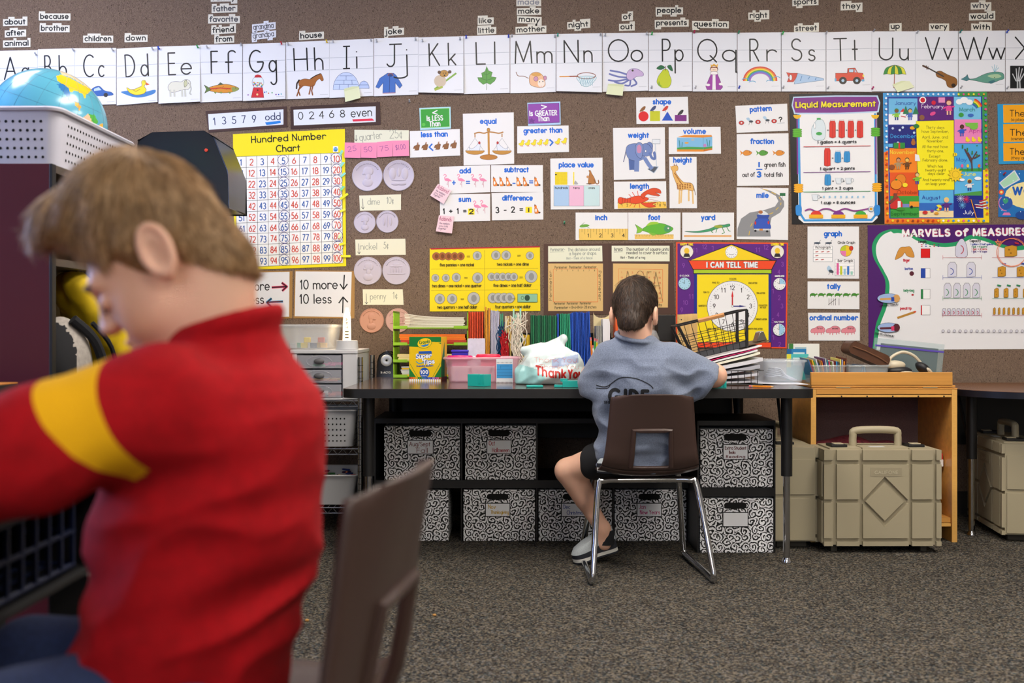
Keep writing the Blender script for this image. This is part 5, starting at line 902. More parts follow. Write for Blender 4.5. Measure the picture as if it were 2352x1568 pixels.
a = Art([(1249, 560), (1397, 559), (1398, 722), (1249, 723)], '52392f', 1)
a.poly([(1259, 565), (1383, 564), (1384, 600), (1259, 601)], 'e6e8d2').poly([(1259, 605), (1385, 605), (1385, 714), (1259, 714)], 'dcb878')
a.text('Perimeter-', 1264, 577, 1298, 576, 8, .9, '8a9488', h=.65).line([(1263, 579), (1296, 578)], .8, '8a9488').text('The distance around', 1304, 577, 1378, 576, 8, .9, '8a9488', h=.65).text('a figure or shape.', 1307, 586, 1371, 585, 8, .9, '8a9488', h=.65).text('Hint - Think of a fence', 1301, 596, 1361, 595, 6, .8, '9aa498', h=.65)
a.line([(1271, 618), (1372, 617), (1373, 693), (1271, 693), (1271, 618)], 1.2, 'e07a3c')
a.text('Perimeter  Perimeter  Perimeter', 1274, 617, 1370, 616, 6.5, .8, '4a4428', h=.68).text('Perimeter  Perimeter  Perimeter', 1272, 700, 1358, 699, 6.5, .8, '4a4428', h=.68).text('Perimeter = 8+6+8+6= 28 inches', 1274, 710, 1370, 708, 7, .8, '4a4428', h=.68)
a.text('Perimeter', 1267, 690, 1267, 622, 6, .8, '4a4428', h=.68).text('Perimeter', 1375, 622, 1375, 690, 6, .8, '4a4428', h=.68)
for i in range(8): a.text(str(i+1), 1277+12.5*i, 623, 1279+12.5*i, 623, 4, .6, '6a6438')
a.done('chart_board', 'brown board with a tan perimeter chart', 'sign')
a = Art([(1397, 559), (1546, 558), (1551, 721), (1398, 722)], '4e362d', 1)
a.poly([(1405, 564), (1538, 564), (1538, 600), (1405, 600)], 'e6e8d2').poly([(1408, 605), (1535, 606), (1534, 706), (1408, 706)], 'dcb878')
a.text('Area:', 1410, 577, 1431, 576, 9, 1, '2f3a34', h=.65).line([(1410, 579), (1430, 578)], .9, '2f3a34').text('The number of square units', 1438, 576, 1536, 576, 8, .9, '2f3a34', h=.65).text('needed to cover a surface.', 1439, 584, 1534, 584, 8, .9, '2f3a34', h=.65).text('Hint - Think of a rug', 1425, 594, 1482, 594, 6, .9, '2f3a34', h=.65)
a.line([(1421, 617), (1522, 619), (1522, 694), (1421, 693), (1421, 617)], 1, 'e07a3c')
for j in range(6):
    for i in range(8): a.text(str(j*8+i+1), 1426+12.4*i, 628+11.8*j, 1429+12.4*i+(2 if j else 0), 628+11.8*j, 4.5, .6, 'd0603a')
a.lines([[(1425, 690), (1442, 622), (1458, 690)], [(1486, 690), (1486, 624), (1496, 624)], [(1489, 656), (1515, 656)], [(1498, 690), (1506, 624), (1522, 692)]], .8, '5a5030').ring(1470, 640, 10, 18, .8, '5a5030').text('Area = 48 square units', 1425, 704, 1520, 703, 7, .8, '4a4428', h=.68); a.done('chart_board', 'brown board with a tan area chart, behind the boy in grey', 'sign')

a = Art([(1553, 556), (1810, 557), (1807, 800), (1553, 798)], 'e8501c', 1.6).poly([(1556, 559), (1807, 560), (1804, 797), (1556, 795)], '5a1c80')
for i, (t, x, y) in enumerate((('12', 1618, 572), ('1', 1637, 575), ('12', 1759, 573), ('11', 1740, 579), ('9', 1570, 615), ('10', 1574, 700), ('9', 1566, 717), ('11', 1587, 686), ('3', 1797, 612), ('2', 1790, 689), ('3', 1796, 708), ('4', 1787, 728), ('5', 1775, 742), ('4', 1789, 630), ('2', 1791, 796), ('1', 1776, 780), ('1', 1775, 674), ('11', 1596, 580))): a.text(t, x-5 if len(t) > 1 else x-3, y, x+6 if len(t) > 1 else x+3, y, 11, 1.2, '8a4aa8')
a.poly([(1580, 600), (1680, 561), (1778, 600)], 'f0d018', BLACK, 2.2).poly([(1581, 598), (1783, 598), (1772, 619), (1592, 619)], 'ea4a20', BLACK, 1.8).rect(1593, 619, 1772, 628, 'a8c822', BLACK, 1.4).rect(1594, 629, 1771, 787, '1a2a8a').rect(1601, 630, 1765, 785, 'f2da16').rect(1593, 786, 1771, 798, 'ea4a20', BLACK, 1.2)
for w_, c in ((4.4, BLACK), (3.2, WHITE)): a.text('I CAN TELL TIME', 1622, 615, 1741, 615, 14, w_, c)
a.ell(1680, 579, 14, 14, 'eef0f2', '8a8c90', .6)
for i in range(12): t = i*PI/6; a.ell(1680+11*math.cos(t), 579+11*math.sin(t), .8, .8, BLACK, n=6)
a.line(arc((1680, 581), 7, 20, 160, 8, 4), .7, BLACK)
CX_, CY_, CR = 1682, 703, 58
a.ell(CX_, CY_, CR, CR, 'eceef1', '2a2c60', 1, n=40).lines([[(CX_+CR*.9*math.cos(i*PI/30), CY_+CR*.9*math.sin(i*PI/30)), (CX_+CR*(.86 if i % 5 else .82)*math.cos(i*PI/30), CY_+CR*(.86 if i % 5 else .82)*math.sin(i*PI/30))] for i in range(60)], .7, '5a5c70')
for i in range(1, 13): t = i*PI/6-PI/2; x, y, w_ = CX_+CR*.72*math.cos(t), CY_+CR*.72*math.sin(t), (5.5 if i > 9 else 3.2); a.text(str(i), x-w_ if i != 1 else x-1.5, y+5, x+w_ if i != 1 else x+1.5, y+5, 11, 1.4, BLACK)
a.line([(CX_, CY_), (CX_, CY_-24)], 3, 'c02a2c').poly([(CX_-2.6, CY_-22), (CX_, CY_-36), (CX_+2.6, CY_-22)], 'd01c20').line([(CX_, CY_), (CX_+18, CY_)], 2.6, '2a2f80').poly([(CX_+16, CY_-2.4), (CX_+32, CY_), (CX_+16, CY_+2.4)], '2a2f80').ell(CX_, CY_, 2.6, 2.6, WHITE, BLACK, .6)
for t, x, y, w_ in (('O CLOCK', 1683, 642, 8), ('FIVE TO', 1644, 651, 8), ('FIVE AFTER', 1729, 652, 10), ('TEN TO', 1622, 673, 7), ('TEN AFTER', 1747, 675, 10), ('QUARTER TO', 1614, 704, 10), ('QUARTER', 1752, 703, 10), ('AFTER', 1752, 708, 7), ('TWENTY AFTER', 1748, 735, 13), ('TWENTY FIVE AFTER', 1733, 757, 18), ('TWENTY FIVE TO', 1637, 757, 14)): a.text(t, x-w_, y, x+w_, y, 4, .6, '4a4210')
for x, y, t, sec in ((1572, 651, 'O CLOCK', 360), (1790, 652, 'QUARTER AFTER', 90), (1789, 757, 'HALF PAST', 180)):
    a.ell(x, y, 14, 14, 'a8d4ea' if sec == 360 else 'eceef0', '6a6c80', .6); a.text(t, x-11, y-16, x+11, y-16, 4, .9, WHITE)
    if sec < 360: a.poly([(x, y)]+arc((x, y), 13, -90, -90+sec, 8), '9accea')
    for i in range(12): a.ell(x+11*math.cos(i*PI/6), y+11*math.sin(i*PI/6), .9, .9, BLACK, n=5)
    a.lines([[(x, y), (x, y-8)], [(x, y), (x-5, y-3)]], .8, BLACK)
for x, t in ((1577, 'HAPPY TIME'), (1785, 'LEARNING TIME')): a.ell(x, 578, 15, 15, 'e8e4d8', '6a5a70', .6).ell(x, 576, 6, 7, 'e8c030').poly([(x-8, 590), (x+8, 590), (x+5, 582), (x-5, 582)], '2a2428').text(t, x-15, 564, x+15, 564, 6, 1.1, 'f0d828')
a.done('poster', 'purple telling time poster with a big clock under a yellow roof', 'poster')
# ------------------------------------------------------------------ black table, storage boxes, chairs, wooden shelf, cases, rack
black = mk('black_laminate', '131315', rough=.45, noise=(40, .3)); chrome = mk('chrome', 'c8cace', rough=.12, metal=1); lam = mk('brown_laminate', '4b362e', rough=.16, noise=(6, .25, (1, 12, 1)), spec=.6)
dark = mk('black_paint', '0e0e10', rough=.5); TT = .6253
def table(name, label, x0, x1, y0, y1, top, legs, r, th=.032, edge=black, face=lam):
    t = thing(name, label, 'table', ((x0+x1)/2, (y0+y1)/2, 0)); c = Vector(t.location)
    o = [(x-c.x, y-c.y, top-th) for x, y in rrect(x0, y0, x1, y1, r, 6)]
    MB().prism(o, (0, 0, th-.001), edge).prism([((x-c.x), y-c.y, top-.001) for x, y in rrect(x0+.004, y0+.004, x1-.004, y1-.004, r, 6)], (0, 0, .001), face).build('tabletop', t, bevel=.004)
    for x, y in legs:
        m = MB(); x -= c.x; y -= c.y
        m.lathe([(.02, .31), (.02, top-th)], (x, y, 0), dark, 14).lathe([(.0125, .02), (.0125, .315)], (x, y, 0), chrome, 14).lathe([(.018, 0), (.018, .006), (.011, .02)], (x, y, 0), chrome, 14).tube([(x, y+.02, .36), (x, y+.12, top-th)], .006, dark, 6)
        m.build('leg', t)
    MB().box((x0-c.x+.09, y1-c.y-.05, top-.27), (x1-c.x-.09, y1-c.y-.03, top-th), dark).build('shade_panel', t)  # dark rear panel, deepened to stand in for the shade under the table
    return t
table('activity_table', 'long black edged table with brown top, crowded with classroom supplies', -.593, 1.056, 3.45, 4.42, TT, [(-.511, 3.55), (.979, 3.55), (-.511, 4.3), (.979, 4.3)], .05)

# damask storage boxes: a little spiral in every cell
dam = mk('damask_paper', 'c4c6cc', rough=.75)
def damask(m):
    nt = m.node_tree; N = nt.nodes.new; L = nt.links.new; b = nt.nodes['Principled BSDF']
    def mth(op, a, b_=None):
        n = N('ShaderNodeMath'); n.operation = op
        for i, v in enumerate((a, b_)):
            if v is None: continue
            if isinstance(v, (int, float)): n.inputs[i].default_value = v
            else: L(v, n.inputs[i])
        return n.outputs[0]
    tc = N('ShaderNodeTexCoord'); sp = N('ShaderNodeSeparateXYZ'); L(tc.outputs['Object'], sp.inputs[0])
    cb = N('ShaderNodeCombineXYZ'); L(mth('MULTIPLY', mth('ADD', sp.outputs[0], sp.outputs[1]), 33), cb.inputs[0]); L(mth('MULTIPLY', sp.outputs[2], 33), cb.inputs[1])
    nz = N('ShaderNodeTexNoise'); nz.inputs['Scale'].default_value = 1.3; nz.inputs['Detail'].default_value = 2; L(cb.outputs[0], nz.inputs[0])
    ad = N('ShaderNodeVectorMath'); ad.operation = 'MULTIPLY_ADD'; ad.inputs[1].default_value = (.7, .7, 0); L(nz.outputs['Color'], ad.inputs[0]); L(cb.outputs[0], ad.inputs[2])
    v = N('ShaderNodeTexVoronoi'); v.voronoi_dimensions = '2D'; v.inputs['Scale'].default_value = 1; v.inputs['Randomness'].default_value = .75; L(ad.outputs[0], v.inputs[0])
    sb = N('ShaderNodeVectorMath'); sb.operation = 'SUBTRACT'; L(ad.outputs[0], sb.inputs[0]); L(v.outputs['Position'], sb.inputs[1])
    s2 = N('ShaderNodeSeparateXYZ'); L(sb.outputs[0], s2.inputs[0])
    ang = mth('ARCTAN2', s2.outputs[1], s2.outputs[0]); spi = mth('SINE', mth('ADD', mth('MULTIPLY', ang, 1), mth('MULTIPLY', v.outputs['Distance'], 17)))
    n3 = N('ShaderNodeTexNoise'); n3.inputs['Scale'].default_value = 4; L(cb.outputs[0], n3.inputs[0])
    g = mth('GREATER_THAN', mth('ADD', spi, mth('MULTIPLY', n3.outputs[0], 2.4)), .98)
    mx = N('ShaderNodeMix'); mx.data_type = 'RGBA'; L(g, mx.inputs[0]); mx.inputs[6].default_value = lin('151517'); mx.inputs[7].default_value = lin('f2f3f6'); L(mx.outputs[2], b.inputs['Base Color'])
damask(dam)
def writing(m, lines, f, mat):          # lines (text, u0, u1, v, cap, weight) on a plane f(u, v)
    for t, u0, u1, v, cap, wt in lines:
        S, W = lay(t, .62, .4, .12+wt/cap); k = (u1-u0-wt)/W
        for q in S:
            for i, p in enumerate(ribbon([(u0+wt/2+z[0]*k, v+z[1]*(cap-wt)) for z in q], wt)): m.add([Vector(f(*z))-Vector((0, (i % 5)*1e-5, 0)) for z in p], [tuple(range(len(p)))], mat)
    return m
def file_box(rect, d, dep, label, lines, col, tagged=True):
    x0, y0, x1, y1 = rect; X0, X1, Z1, Z0 = PX(x0, d), PX(x1, d), PZ(y0, d), PZ(y1, d); w_, h_ = X1-X0, Z1-Z0
    t = thing('storage_box', label, 'box', ((X0+X1)/2, d, Z0), 0, 'damask storage boxes under the table')
    MB().box((-w_/2, .001, .0005), (w_/2, dep, h_-.001), dam).build('body', t, bevel=.003, smooth=False)
    u, v = (-w_*.02, h_*.86); r = h_*.058
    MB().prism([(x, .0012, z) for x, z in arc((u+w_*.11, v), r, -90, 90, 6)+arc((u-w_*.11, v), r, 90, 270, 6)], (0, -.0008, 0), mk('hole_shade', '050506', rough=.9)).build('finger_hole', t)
    if tagged:
        u0, u1, v0, v1 = u-w_*.165, u+w_*.165, h_*.49, h_*.73
        m = MB().box((u0-.003, -.002, v0-.003), (u1+.003, .001, v1+.003), dark).box((u0, -.0026, v0), (u1, -.0019, v1), ink('eef0f4'))
        writing(m, [(q[0], u0+(u1-u0)*q[1], u0+(u1-u0)*q[2], v0+(v1-v0)*q[3], (v1-v0)*q[4], .002) for q in lines], lambda a, b: (a, -.0029, b), ink(col)); m.build('label_card', t, smooth=False)
file_box((882, 978, 1056, 1102), 3.9, .32, 'damask storage box on the shelf, lettered for autumn in brown', [('Aug/Sept', .06, .9, .58, .36), ('Fall', .35, .8, .08, .4)], '7a3a34')
file_box((1068, 977, 1231, 1102), 3.9, .32, 'damask storage box on the shelf, lettered in red for October', [('Oct', .06, .33, .62, .36), ('Halloween', .2, .95, .1, .36)], 'b0384a')
file_box((1609, 985, 1776, 1119.5), 3.7, .3, 'damask storage box lettered for extra student books, beside the table leg', [('Extra Student', .05, .95, .68, .26), ('Books', .22, .5, .38, .24), ('Reading', .1, .9, .08, .22)], '6a3438')
file_box((866, 1125, 1030, 1243), 3.905, .32, 'unlabelled looking damask storage box on the floor behind the near chair back', [], BLACK, False)
file_box((1064, 1124, 1229, 1243), 3.905, .32, 'damask storage box on the floor, lettered in yellow for November', [('Nov', .1, .42, .6, .38), ('Thanksgiving', .2, .97, .2, .3)], 'c8a01c')
file_box((1237, 1124, 1406, 1243), 3.905, .32, 'damask storage box on the floor behind the boys leg, lettered in blue', [('Dec', .06, .35, .6, .36), ('Christmas', .2, .95, .14, .34)], '3a4f9a')
file_box((1412, 1124, 1577, 1243), 3.905, .32, 'damask storage box on the floor under the chair, lettered in pink', [('Jan', .06, .35, .6, .36), ('New Years', .1, .95, .16, .36)], 'c0387a')
file_box((1608, 1143, 1777, 1270), 3.705, .3, 'damask storage box on the floor with a blank label, beside the table leg', [], BLACK)
def cubby(name, label, d, dep, xs, rows):
    x0, x1 = PX(xs[0], d), PX(xs[-1], d); t = thing(name, label, 'shelf', ((x0+x1)/2, d, 0)); cx = (x0+x1)/2; m = MB()
    for a, b in rows: MB().box((x0-cx, 0, PZ(b, d)), (x1-cx, dep, PZ(a, d)), dark).build('shelf_board', t, smooth=False)
    for x in xs: MB().box((PX(x, d)-cx-.003, .004, 0), (PX(x, d)-cx+.003, dep, PZ(rows[0][0], d)), dark).build('upright', t, smooth=False)
cubby('storage_shelf', 'long black shelf under the table holding damask boxes', 3.9, .34, (861, 1060, 1233, 1409, 1581), ((961, 972), (1102.5, 1121)))
cubby('storage_shelf', 'narrow black shelf of two damask boxes by the table leg', 3.7, .32, (1604, 1780), ((966, 977), (1120.5, 1140)))

# ------------------------------------------------------------------ school chairs
brown = mk('brown_plastic', '42312c', rough=.34, bump=(900, .08))
def school_chair(label, loc, rz, s):
    t = thing('school_chair', label, 'chair', loc, rz)
    ctl = [(.17, .325, .168), (.15, .352, .172), (.06, .346, .175), (-.06, .342, .172), (-.13, .35, .166), (-.165, .385, .158), (-.178, .44, .15), (-.19, .5, .144), (-.202, .56, .139), (-.212, .605, .134), (-.216, .62, .126)]
    prof = [tuple(p) for p in spline(ctl, 4)]
    def pt(u, v):
        f = v*(len(prof)-1); i = min(int(f), len(prof)-2); q = f-i; y, z, w_ = (prof[i][k]*(1-q)+prof[i+1][k]*q for k in range(3))
        e = abs(u)**3; fl = max(0, (v-.45)/.55)
        rnd = .03*max(0, v-.9)/.1*abs(u)**6
        return ((u*w_)*s, (y+.035*e*fl)*s, (z+.02*e*(1-fl)-rnd)*s)
    def hole(u, v): return abs(u) < .415 and .48 < v < .7
    nu, nv = 24, 60; keep = []
    vs = [pt(-1+2*i/nu, j/nv) for i in range(nu+1) for j in range(nv+1)]
    for i in range(nu):
        for j in range(nv):
            if hole(-1+2*(i+.5)/nu, (j+.5)/nv): continue
            keep.append((i*(nv+1)+j, (i+1)*(nv+1)+j, (i+1)*(nv+1)+j+1, i*(nv+1)+j+1))
    m = MB(); m.add(vs, keep, brown); cut = int(nv*.46)
    seat = MB(); back = MB(); fs = m.f
    seat.add(vs, [f for f in fs if (f[0] % (nv+1)) < cut], brown); back.add(vs, [f for f in fs if (f[0] % (nv+1)) >= cut], brown)
    seat.build('seat', t, solid=.008*s); back.build('backrest', t, solid=.008*s)
    ring = [pt(u, v) for u, v in [(-.42, .48+.22*k/4) for k in range(5)]+[(-.42+.84*k/6, .7) for k in range(1, 7)]+[(.42, .7-.22*k/4) for k in range(1, 5)]]
    MB().tube([(p[0], p[1]-.004*s, p[2]) for p in ring], .0085*s, brown, 8).build('opening_rim', t)
    r = .0105*s
    for sx in (-1, 1):
        p = spline([(sx*.10, -.09, .325), (sx*.145, -.10, .324), (sx*.168, -.11, .30), (sx*.195, -.2, .06), (sx*.2, -.207, .02), (sx*.2, -.195, .0115), (sx*.198, -.1, .0115), (sx*.19, .15, .0115), (sx*.188, .185, .018), (sx*.183, .18, .05), (sx*.15, .1, .3), (sx*.13, .09, .326), (sx*.09, .085, .33)], 5)
        MB().tube([Vector(q)*s for q in p], r, chrome, 10).build('leg', t)
    MB().tube([Vector((-.12, -.09, .325))*s, Vector((.12, -.09, .325))*s], r, chrome, 10).tube([Vector((-.1, .085, .33))*s, Vector((.1, .085, .33))*s], r, chrome, 10).tube([Vector((-.06, -.09, .328))*s, Vector((-.06, .085, .333))*s], r*.8, dark, 8).tube([Vector((.06, -.09, .328))*s, Vector((.06, .085, .333))*s], r*.8, dark, 8).build('seat_frame', t)
    return t
school_chair('brown plastic school chair with chrome legs, holding the boy in grey', (.45, 3.45, 0), .05, 1)
school_chair('brown plastic school chair, close by, holding the boy in red', (-.335, 1.115, 0), PI/2-math.radians(8.5), 1.1)

# ------------------------------------------------------------------ wooden shelf
maple = mk('maple', 'c98f45', rough=.35, noise=(3, .13, (1, 14, 14)), coat=.2); ply = mk('maple_edge', 'dba858', rough=.45, noise=(60, .12, (1, 1, 20)))
wx0, wx1, wf, wb, wz = PX(1862, 3.89), PX(2199, 3.89), 3.89, 4.22, PZ(891, 3.89)
t = thing('wooden_shelf', 'low maple shelf unit with a tray top, between the two tables', 'shelf', ((wx0+wx1)/2, wf, 0)); W2 = (wx1-wx0)/2; dp = wb-wf
for sx in (-1, 1): MB().box((sx*W2-(.022 if sx > 0 else 0), 0, 0), (sx*W2+(0 if sx > 0 else .022), dp, wz-.004), maple).box((sx*W2-(.021 if sx > 0 else -.001), -.001, 0), (sx*W2+(-.001 if sx > 0 else .021), .001, wz-.005), ply).build('side_panel', t, bevel=.001, smooth=False)
MB().box((-W2, -.002, wz-.004), (W2, dp, wz), maple).box((-W2+.022, -.001, wz-.024), (W2-.022, dp, wz-.004), maple).box((-W2+.022, .001, wz-.036), (W2-.022, dp, wz-.026), ply).build('top_board', t, bevel=.001, smooth=False)
m = MB()
for i in range(5): m.lathe([(.003, 0), (.003, .002)], (-W2+.12+i*.1, -.001, wz-.032), dark, 8, 'y')
m.build('peg_hole', t)
MB().box((-W2+.004, .002, wz+.002), (W2-.006, dp, wz+.011), maple).box((-W2+.002, 0, wz+.011), (W2-.018, .018, wz+.062), maple).build('tray', t, bevel=.002, smooth=False)
for x in (-.16, .18): MB().box((x-.028, -.003, wz+.0005), (x+.028, .002, wz+.004), mk('hinge', 'c8bfa0', rough=.3, metal=.8)).build('hinge', t)
MB().box((-W2+.022, .01, .075), (W2-.022, dp, .095), maple).box((-W2+.022, .008, .06), (W2-.022, dp, .073), ply).build('bottom_board', t, bevel=.001, smooth=False)
MB().box((-W2+.022, dp-.006, .095), (W2-.022, dp, wz-.04), mk('back_board', '624a4a', rough=.8, noise=(300, .2))).build('back_panel', t, smooth=False)
X, org, h = field((wx0+.03, 3.91, .08), (wx1-.03, 4.2, .42), .008)
f = smin(s_ell(X, (wx0+.2, 4.08, .26), (.17, .1, .135)), s_ell(X, (wx0+.37, 4.08, .22), (.13, .09, .155)), .04); f = smin(f, s_ell(X, (wx0+.1, 4.02, .3), (.08, .08, .075)), .04)+.008*s_noise(X, 28, 3); f = smax(f, .097-X[2], .004)
tag(sculpt('cloth_bag', f, org, h, mk('maroon_cloth', '651b28', rough=.9, noise=(90, .5))), 'maroon cloth bag slumped in the wooden shelf behind the case', 'bag')
tag(MB().prism([(wx1-.14, 3.96, .32), (wx1-.03, 3.96, .31), (wx1-.03, 3.96, .335), (wx1-.1, 3.96, .35)], (0, .03, 0), ink('c82a28')).prism([(wx1-.14, 3.955, .3), (wx1-.03, 3.955, .29), (wx1-.03, 3.955, .312), (wx1-.14, 3.955, .322)], (0, .04, 0), ink('d8d4d0')).box((wx1-.12, 3.965, .097), (wx1-.05, 3.985, .3), ink('d8d4d0')).build('plastic_packet', bevel=.003), 'red and white packet standing in the wooden shelf beside the case', 'packet')

# ------------------------------------------------------------------ audio cases
tan = mk('case_plastic', 'a0977e', rough=.5, bump=(700, .12)); tand = mk('case_plastic_groove', '968d75', rough=.55)
def case(label, loc, rz):
    t = thing('carrying_case', label, 'case', loc, rz, None); k = 3.7/F; w_, h_, dp = .445, .364, .175; z0 = .026
    U = lambda px: (px-2027.5)*k; V = lambda py: z0+(1255-py)*k
    b = MB().box((-w_/2+.006, .008, z0+.004), (w_/2-.006, dp-.008, z0+h_-.006), tan)
    for yy, e in ((.008, -.012), (dp-.008, .012)):
        def pan(q): b.prism([(u, yy, v) for u, v in q], (0, e, 0), tan)
        R = lambda a, c, d, e_: pan([(U(a), V(e_)), (U(c), V(e_)), (U(c), V(d)), (U(a), V(d))])
        for a, c in ((1893, 1913), (1922, 1974), (2095, 2143), (2151, 2162)):
            R(a, c, 1067, 1147); R(a, c, 1155, 1236)
        for a, c in ((1893, 1913), (1922, 1974), (1982, 2087), (2095, 2143), (2151, 2162)): R(a, c, 1034, 1057); R(a, c, 1244, 1254)
        mx, my, dd = 2032, 1152, 52
        pan([(U(x), V(y)) for x, y in ((1982, 1067), (2087, 1067), (2087, my-5), (2084, my-5), (mx, my-dd-5), (1982, my-4))]); pan([(U(x), V(y)) for x, y in ((1982, my+6), (mx, my+dd+6), (2085, my+5), (2087, my+5), (2087, 1236), (1982, 1236))])
        pan([(U(x), V(y)) for x, y in ((mx-dd+8, my), (mx, my-dd+8), (mx+dd-8, my), (mx, my+dd-8))])
    b.box((-w_/2, .014, z0+.01), (-w_/2+.01, dp-.014, z0+h_*.46), tan).box((-w_/2, .014, z0+h_*.5), (-w_/2+.01, dp-.014, z0+h_*.86), tan).box((w_/2-.01, .014, z0+.01), (w_/2, dp-.014, z0+h_*.46), tan).box((w_/2-.01, .014, z0+h_*.5), (w_/2, dp-.014, z0+h_*.86), tan)
    b.box((-w_/2+.03, .012, z0+h_-.012), (-.075, dp-.012, z0+h_), tan).box((-.07, .012, z0+h_-.012), (.1, dp-.012, z0+h_+.001), tan).box((.105, .012, z0+h_-.012), (w_/2-.03, dp-.012, z0+h_), tan)
    b.build('body', t, bevel=.005, seg=3)
    n = MB().box((U(1999), -.0052, V(1094)), (U(2071), -.004, V(1074)), tand); writing(n, [('CALIFONE', U(2008), U(2062), V(1088), .013, .0024)], lambda a, c: (a, -.0062, c), mk('case_letters', 'b8af96', rough=.4)); n.build('nameplate', t, smooth=False)
    q = [(-.085, 0), (-.085, .04), (-.07, .062), (.07, .062), (.085, .04), (.085, 0)]
    MB().tube([(x+.005, dp/2, z0+h_-.004+z) for x, z in spline(q, 5)], .014, tan, 12).build('handle', t)
    for x in (-.15, .14): MB().box((x-.03, .03, z0+h_), (x+.03, .1, z0+h_+.01), dark).box((x-.018, .035, z0+h_+.01), (x+.018, .07, z0+h_+.014), tan).build('latch', t, bevel=.003)
    MB().box((-.035, .03, z0+h_+.001), (.02, .055, z0+h_+.002), ink('c8ccd0')).build('sticker', t, smooth=False)
    for x in (-.17, .165): MB().box((x-.012, .03, 0), (x+.012, dp-.03, z0+.006), mk('case_foot', '3a372f', rough=.5)).build('foot', t, bevel=.002)
    return t
case('big beige carrying case standing in front of the wooden shelf', (PX(2027, 3.7), 3.7, 0), 0)
case('beige carrying case turned end-on behind the table leg', (.9815, 3.985, 0), -PI/2)
case('beige carrying case standing under the round end table', (1.952, 4.11, 0), math.radians(-98.4))

# ------------------------------------------------------------------ second table
table('round_end_table', 'black edged table with rounded end beyond the wooden shelf', PX(2212, 3.9), 3.2, 3.72, 4.44, .594, [(2.5, 4.3), (3.0, 3.85), (3.0, 4.3), (1.855, 4.02)], .3, .026, mk('navy_edge', '12141f', rough=.35), mk('oak_top', '6a4226', rough=.25, noise=(4, .2, (1, 10, 1))))

# ------------------------------------------------------------------ wire rack with tubs and drawers
steel = mk('wire', 'b4b6b8', rough=.25, metal=1); grey = plastic('8d8d90', .4)
rx0, rx1, ry0, ry1 = -1.02, -.609, 4.0, 4.34
t = thing('wire_rack', 'chrome wire rack with three shelves beside the black table', 'rack', ((rx0+rx1)/2, (ry0+ry1)/2, 0)); c = Vector(t.location)
for x in (rx0, rx1):
    for y in (ry0, ry1):
        m = MB().lathe([(.011, 0), (.011, .72)], (x-c.x, y-c.y, 0), steel, 12)
        for k in range(28): m.lathe([(.0114, .01+k*.025), (.0114, .012+k*.025)], (x-c.x, y-c.y, 0), dark, 12)
        m.build('post', t)
for y in (921, 1031, 1166):
    z = PZ(y, 4.0); m = MB()
    for Y in (ry0, ry1):
        for zz in (z, z-.022): m.tube([(rx0-c.x, Y-c.y, zz), (rx1-c.x, Y-c.y, zz)], .0028, steel, 6)
        m.tube([(rx0-c.x+.012+i*.0205, Y-c.y, z-(.022 if i % 2 else 0)) for i in range(20)], .002, steel, 5)
    for X_ in (rx0, rx1):
        for zz in (z, z-.022): m.tube([(X_-c.x, ry0-c.y, zz), (X_-c.x, ry1-c.y, zz)], .0028, steel, 6)
    for i in range(17): m.tube([(rx0-c.x+.012+i*.0243, ry0-c.y, z+.001), (rx0-c.x+.012+i*.0243, ry1-c.y, z+.001)], .0017, steel, 5)
    m.build('wire_shelf', t)
def tub(name, label, x0, x1, y0, y1, z0, z1, mat, holes=None, taper=.86, cat='basket', rim=.008, th=.003):
    t = thing(name, label, cat, ((x0+x1)/2, (y0+y1)/2, z0)); w_, d_, h_ = (x1-x0)/2, (y1-y0)/2, z1-z0; m = MB()
    def ringat(k, off=0):
        s_ = taper+(1-taper)*k; return [(x, y, h_*k) for x, y in rrect(-w_*s_+off, -d_*s_+off, w_*s_-off, d_*s_-off, min(.03, w_*.3), 4)]
    rows = [ringat(k) for k in (0, .05, .5, 1)]+[ringat(1, th), ringat(.06, th)]; n = len(rows[0])
    m.add([p for r in rows for p in r], [(i*n+j, i*n+(j+1) % n, (i+1)*n+(j+1) % n, (i+1)*n+j) for i in range(5) for j in range(n)]+[tuple(range(n-1, -1, -1)), tuple(range(5*n, 6*n))], mat); m.build('shell', t)
    MB().tube([(x, y, h_) for x, y, _ in ringat(1, -rim*.3)], rim*.55, mat, 6, closed=True).build('rim', t)
    if holes:
        ink_ = mk('hole_shade', '050506', rough=.9); nz, sx, sz, r = holes
        for face in range(4):
            L_ = w_ if face % 2 == 0 else d_; q = MB()
            for i in range(int(2*L_*.8/sx)):
                for j in range(nz):
                    k = .16+.62*j/max(1, nz-1); s_ = taper+(1-taper)*k; u = (i-(int(2*L_*.8/sx)-1)/2)*sx
                    c_ = [(u, -d_*s_-.0008), (w_*s_+.0008, u), (-u, d_*s_+.0008), (-w_*s_-.0008, -u)][face]
                    ax = Vector((1, 0, 0)) if face % 2 == 0 else Vector((0, 1, 0))
                    q.add([Vector((c_[0], c_[1], h_*k))+ax*r*math.cos(a)+Vector((0, 0, r*math.sin(a))) for a in (PI*b/3 for b in range(6))], [(0, 1, 2, 3, 4, 5)], ink_)
            q.build('hole_pattern', t, smooth=False)
    return t
gw = plastic('b9babd', .35)
tub('plastic_basket', 'pale grey perforated basket on the middle shelf of the wire rack', -.98, -.63, 4.02, 4.32, PZ(1030, 4.0)+.004, PZ(944, 4.0), gw, (5, .016, 0, .0035), .9)
tub('plastic_tub', 'pale grey tub of crayons on the lowest shelf of the wire rack', -.98, -.625, 4.02, 4.32, PZ(1165, 4.0)+.004, PZ(1094, 4.0), gw, None, .85)
cc = ['b03028', '2a3a80', 'd8a020', '3a7a40', '4a2a5a', '1a1a1e', 'c8602a']
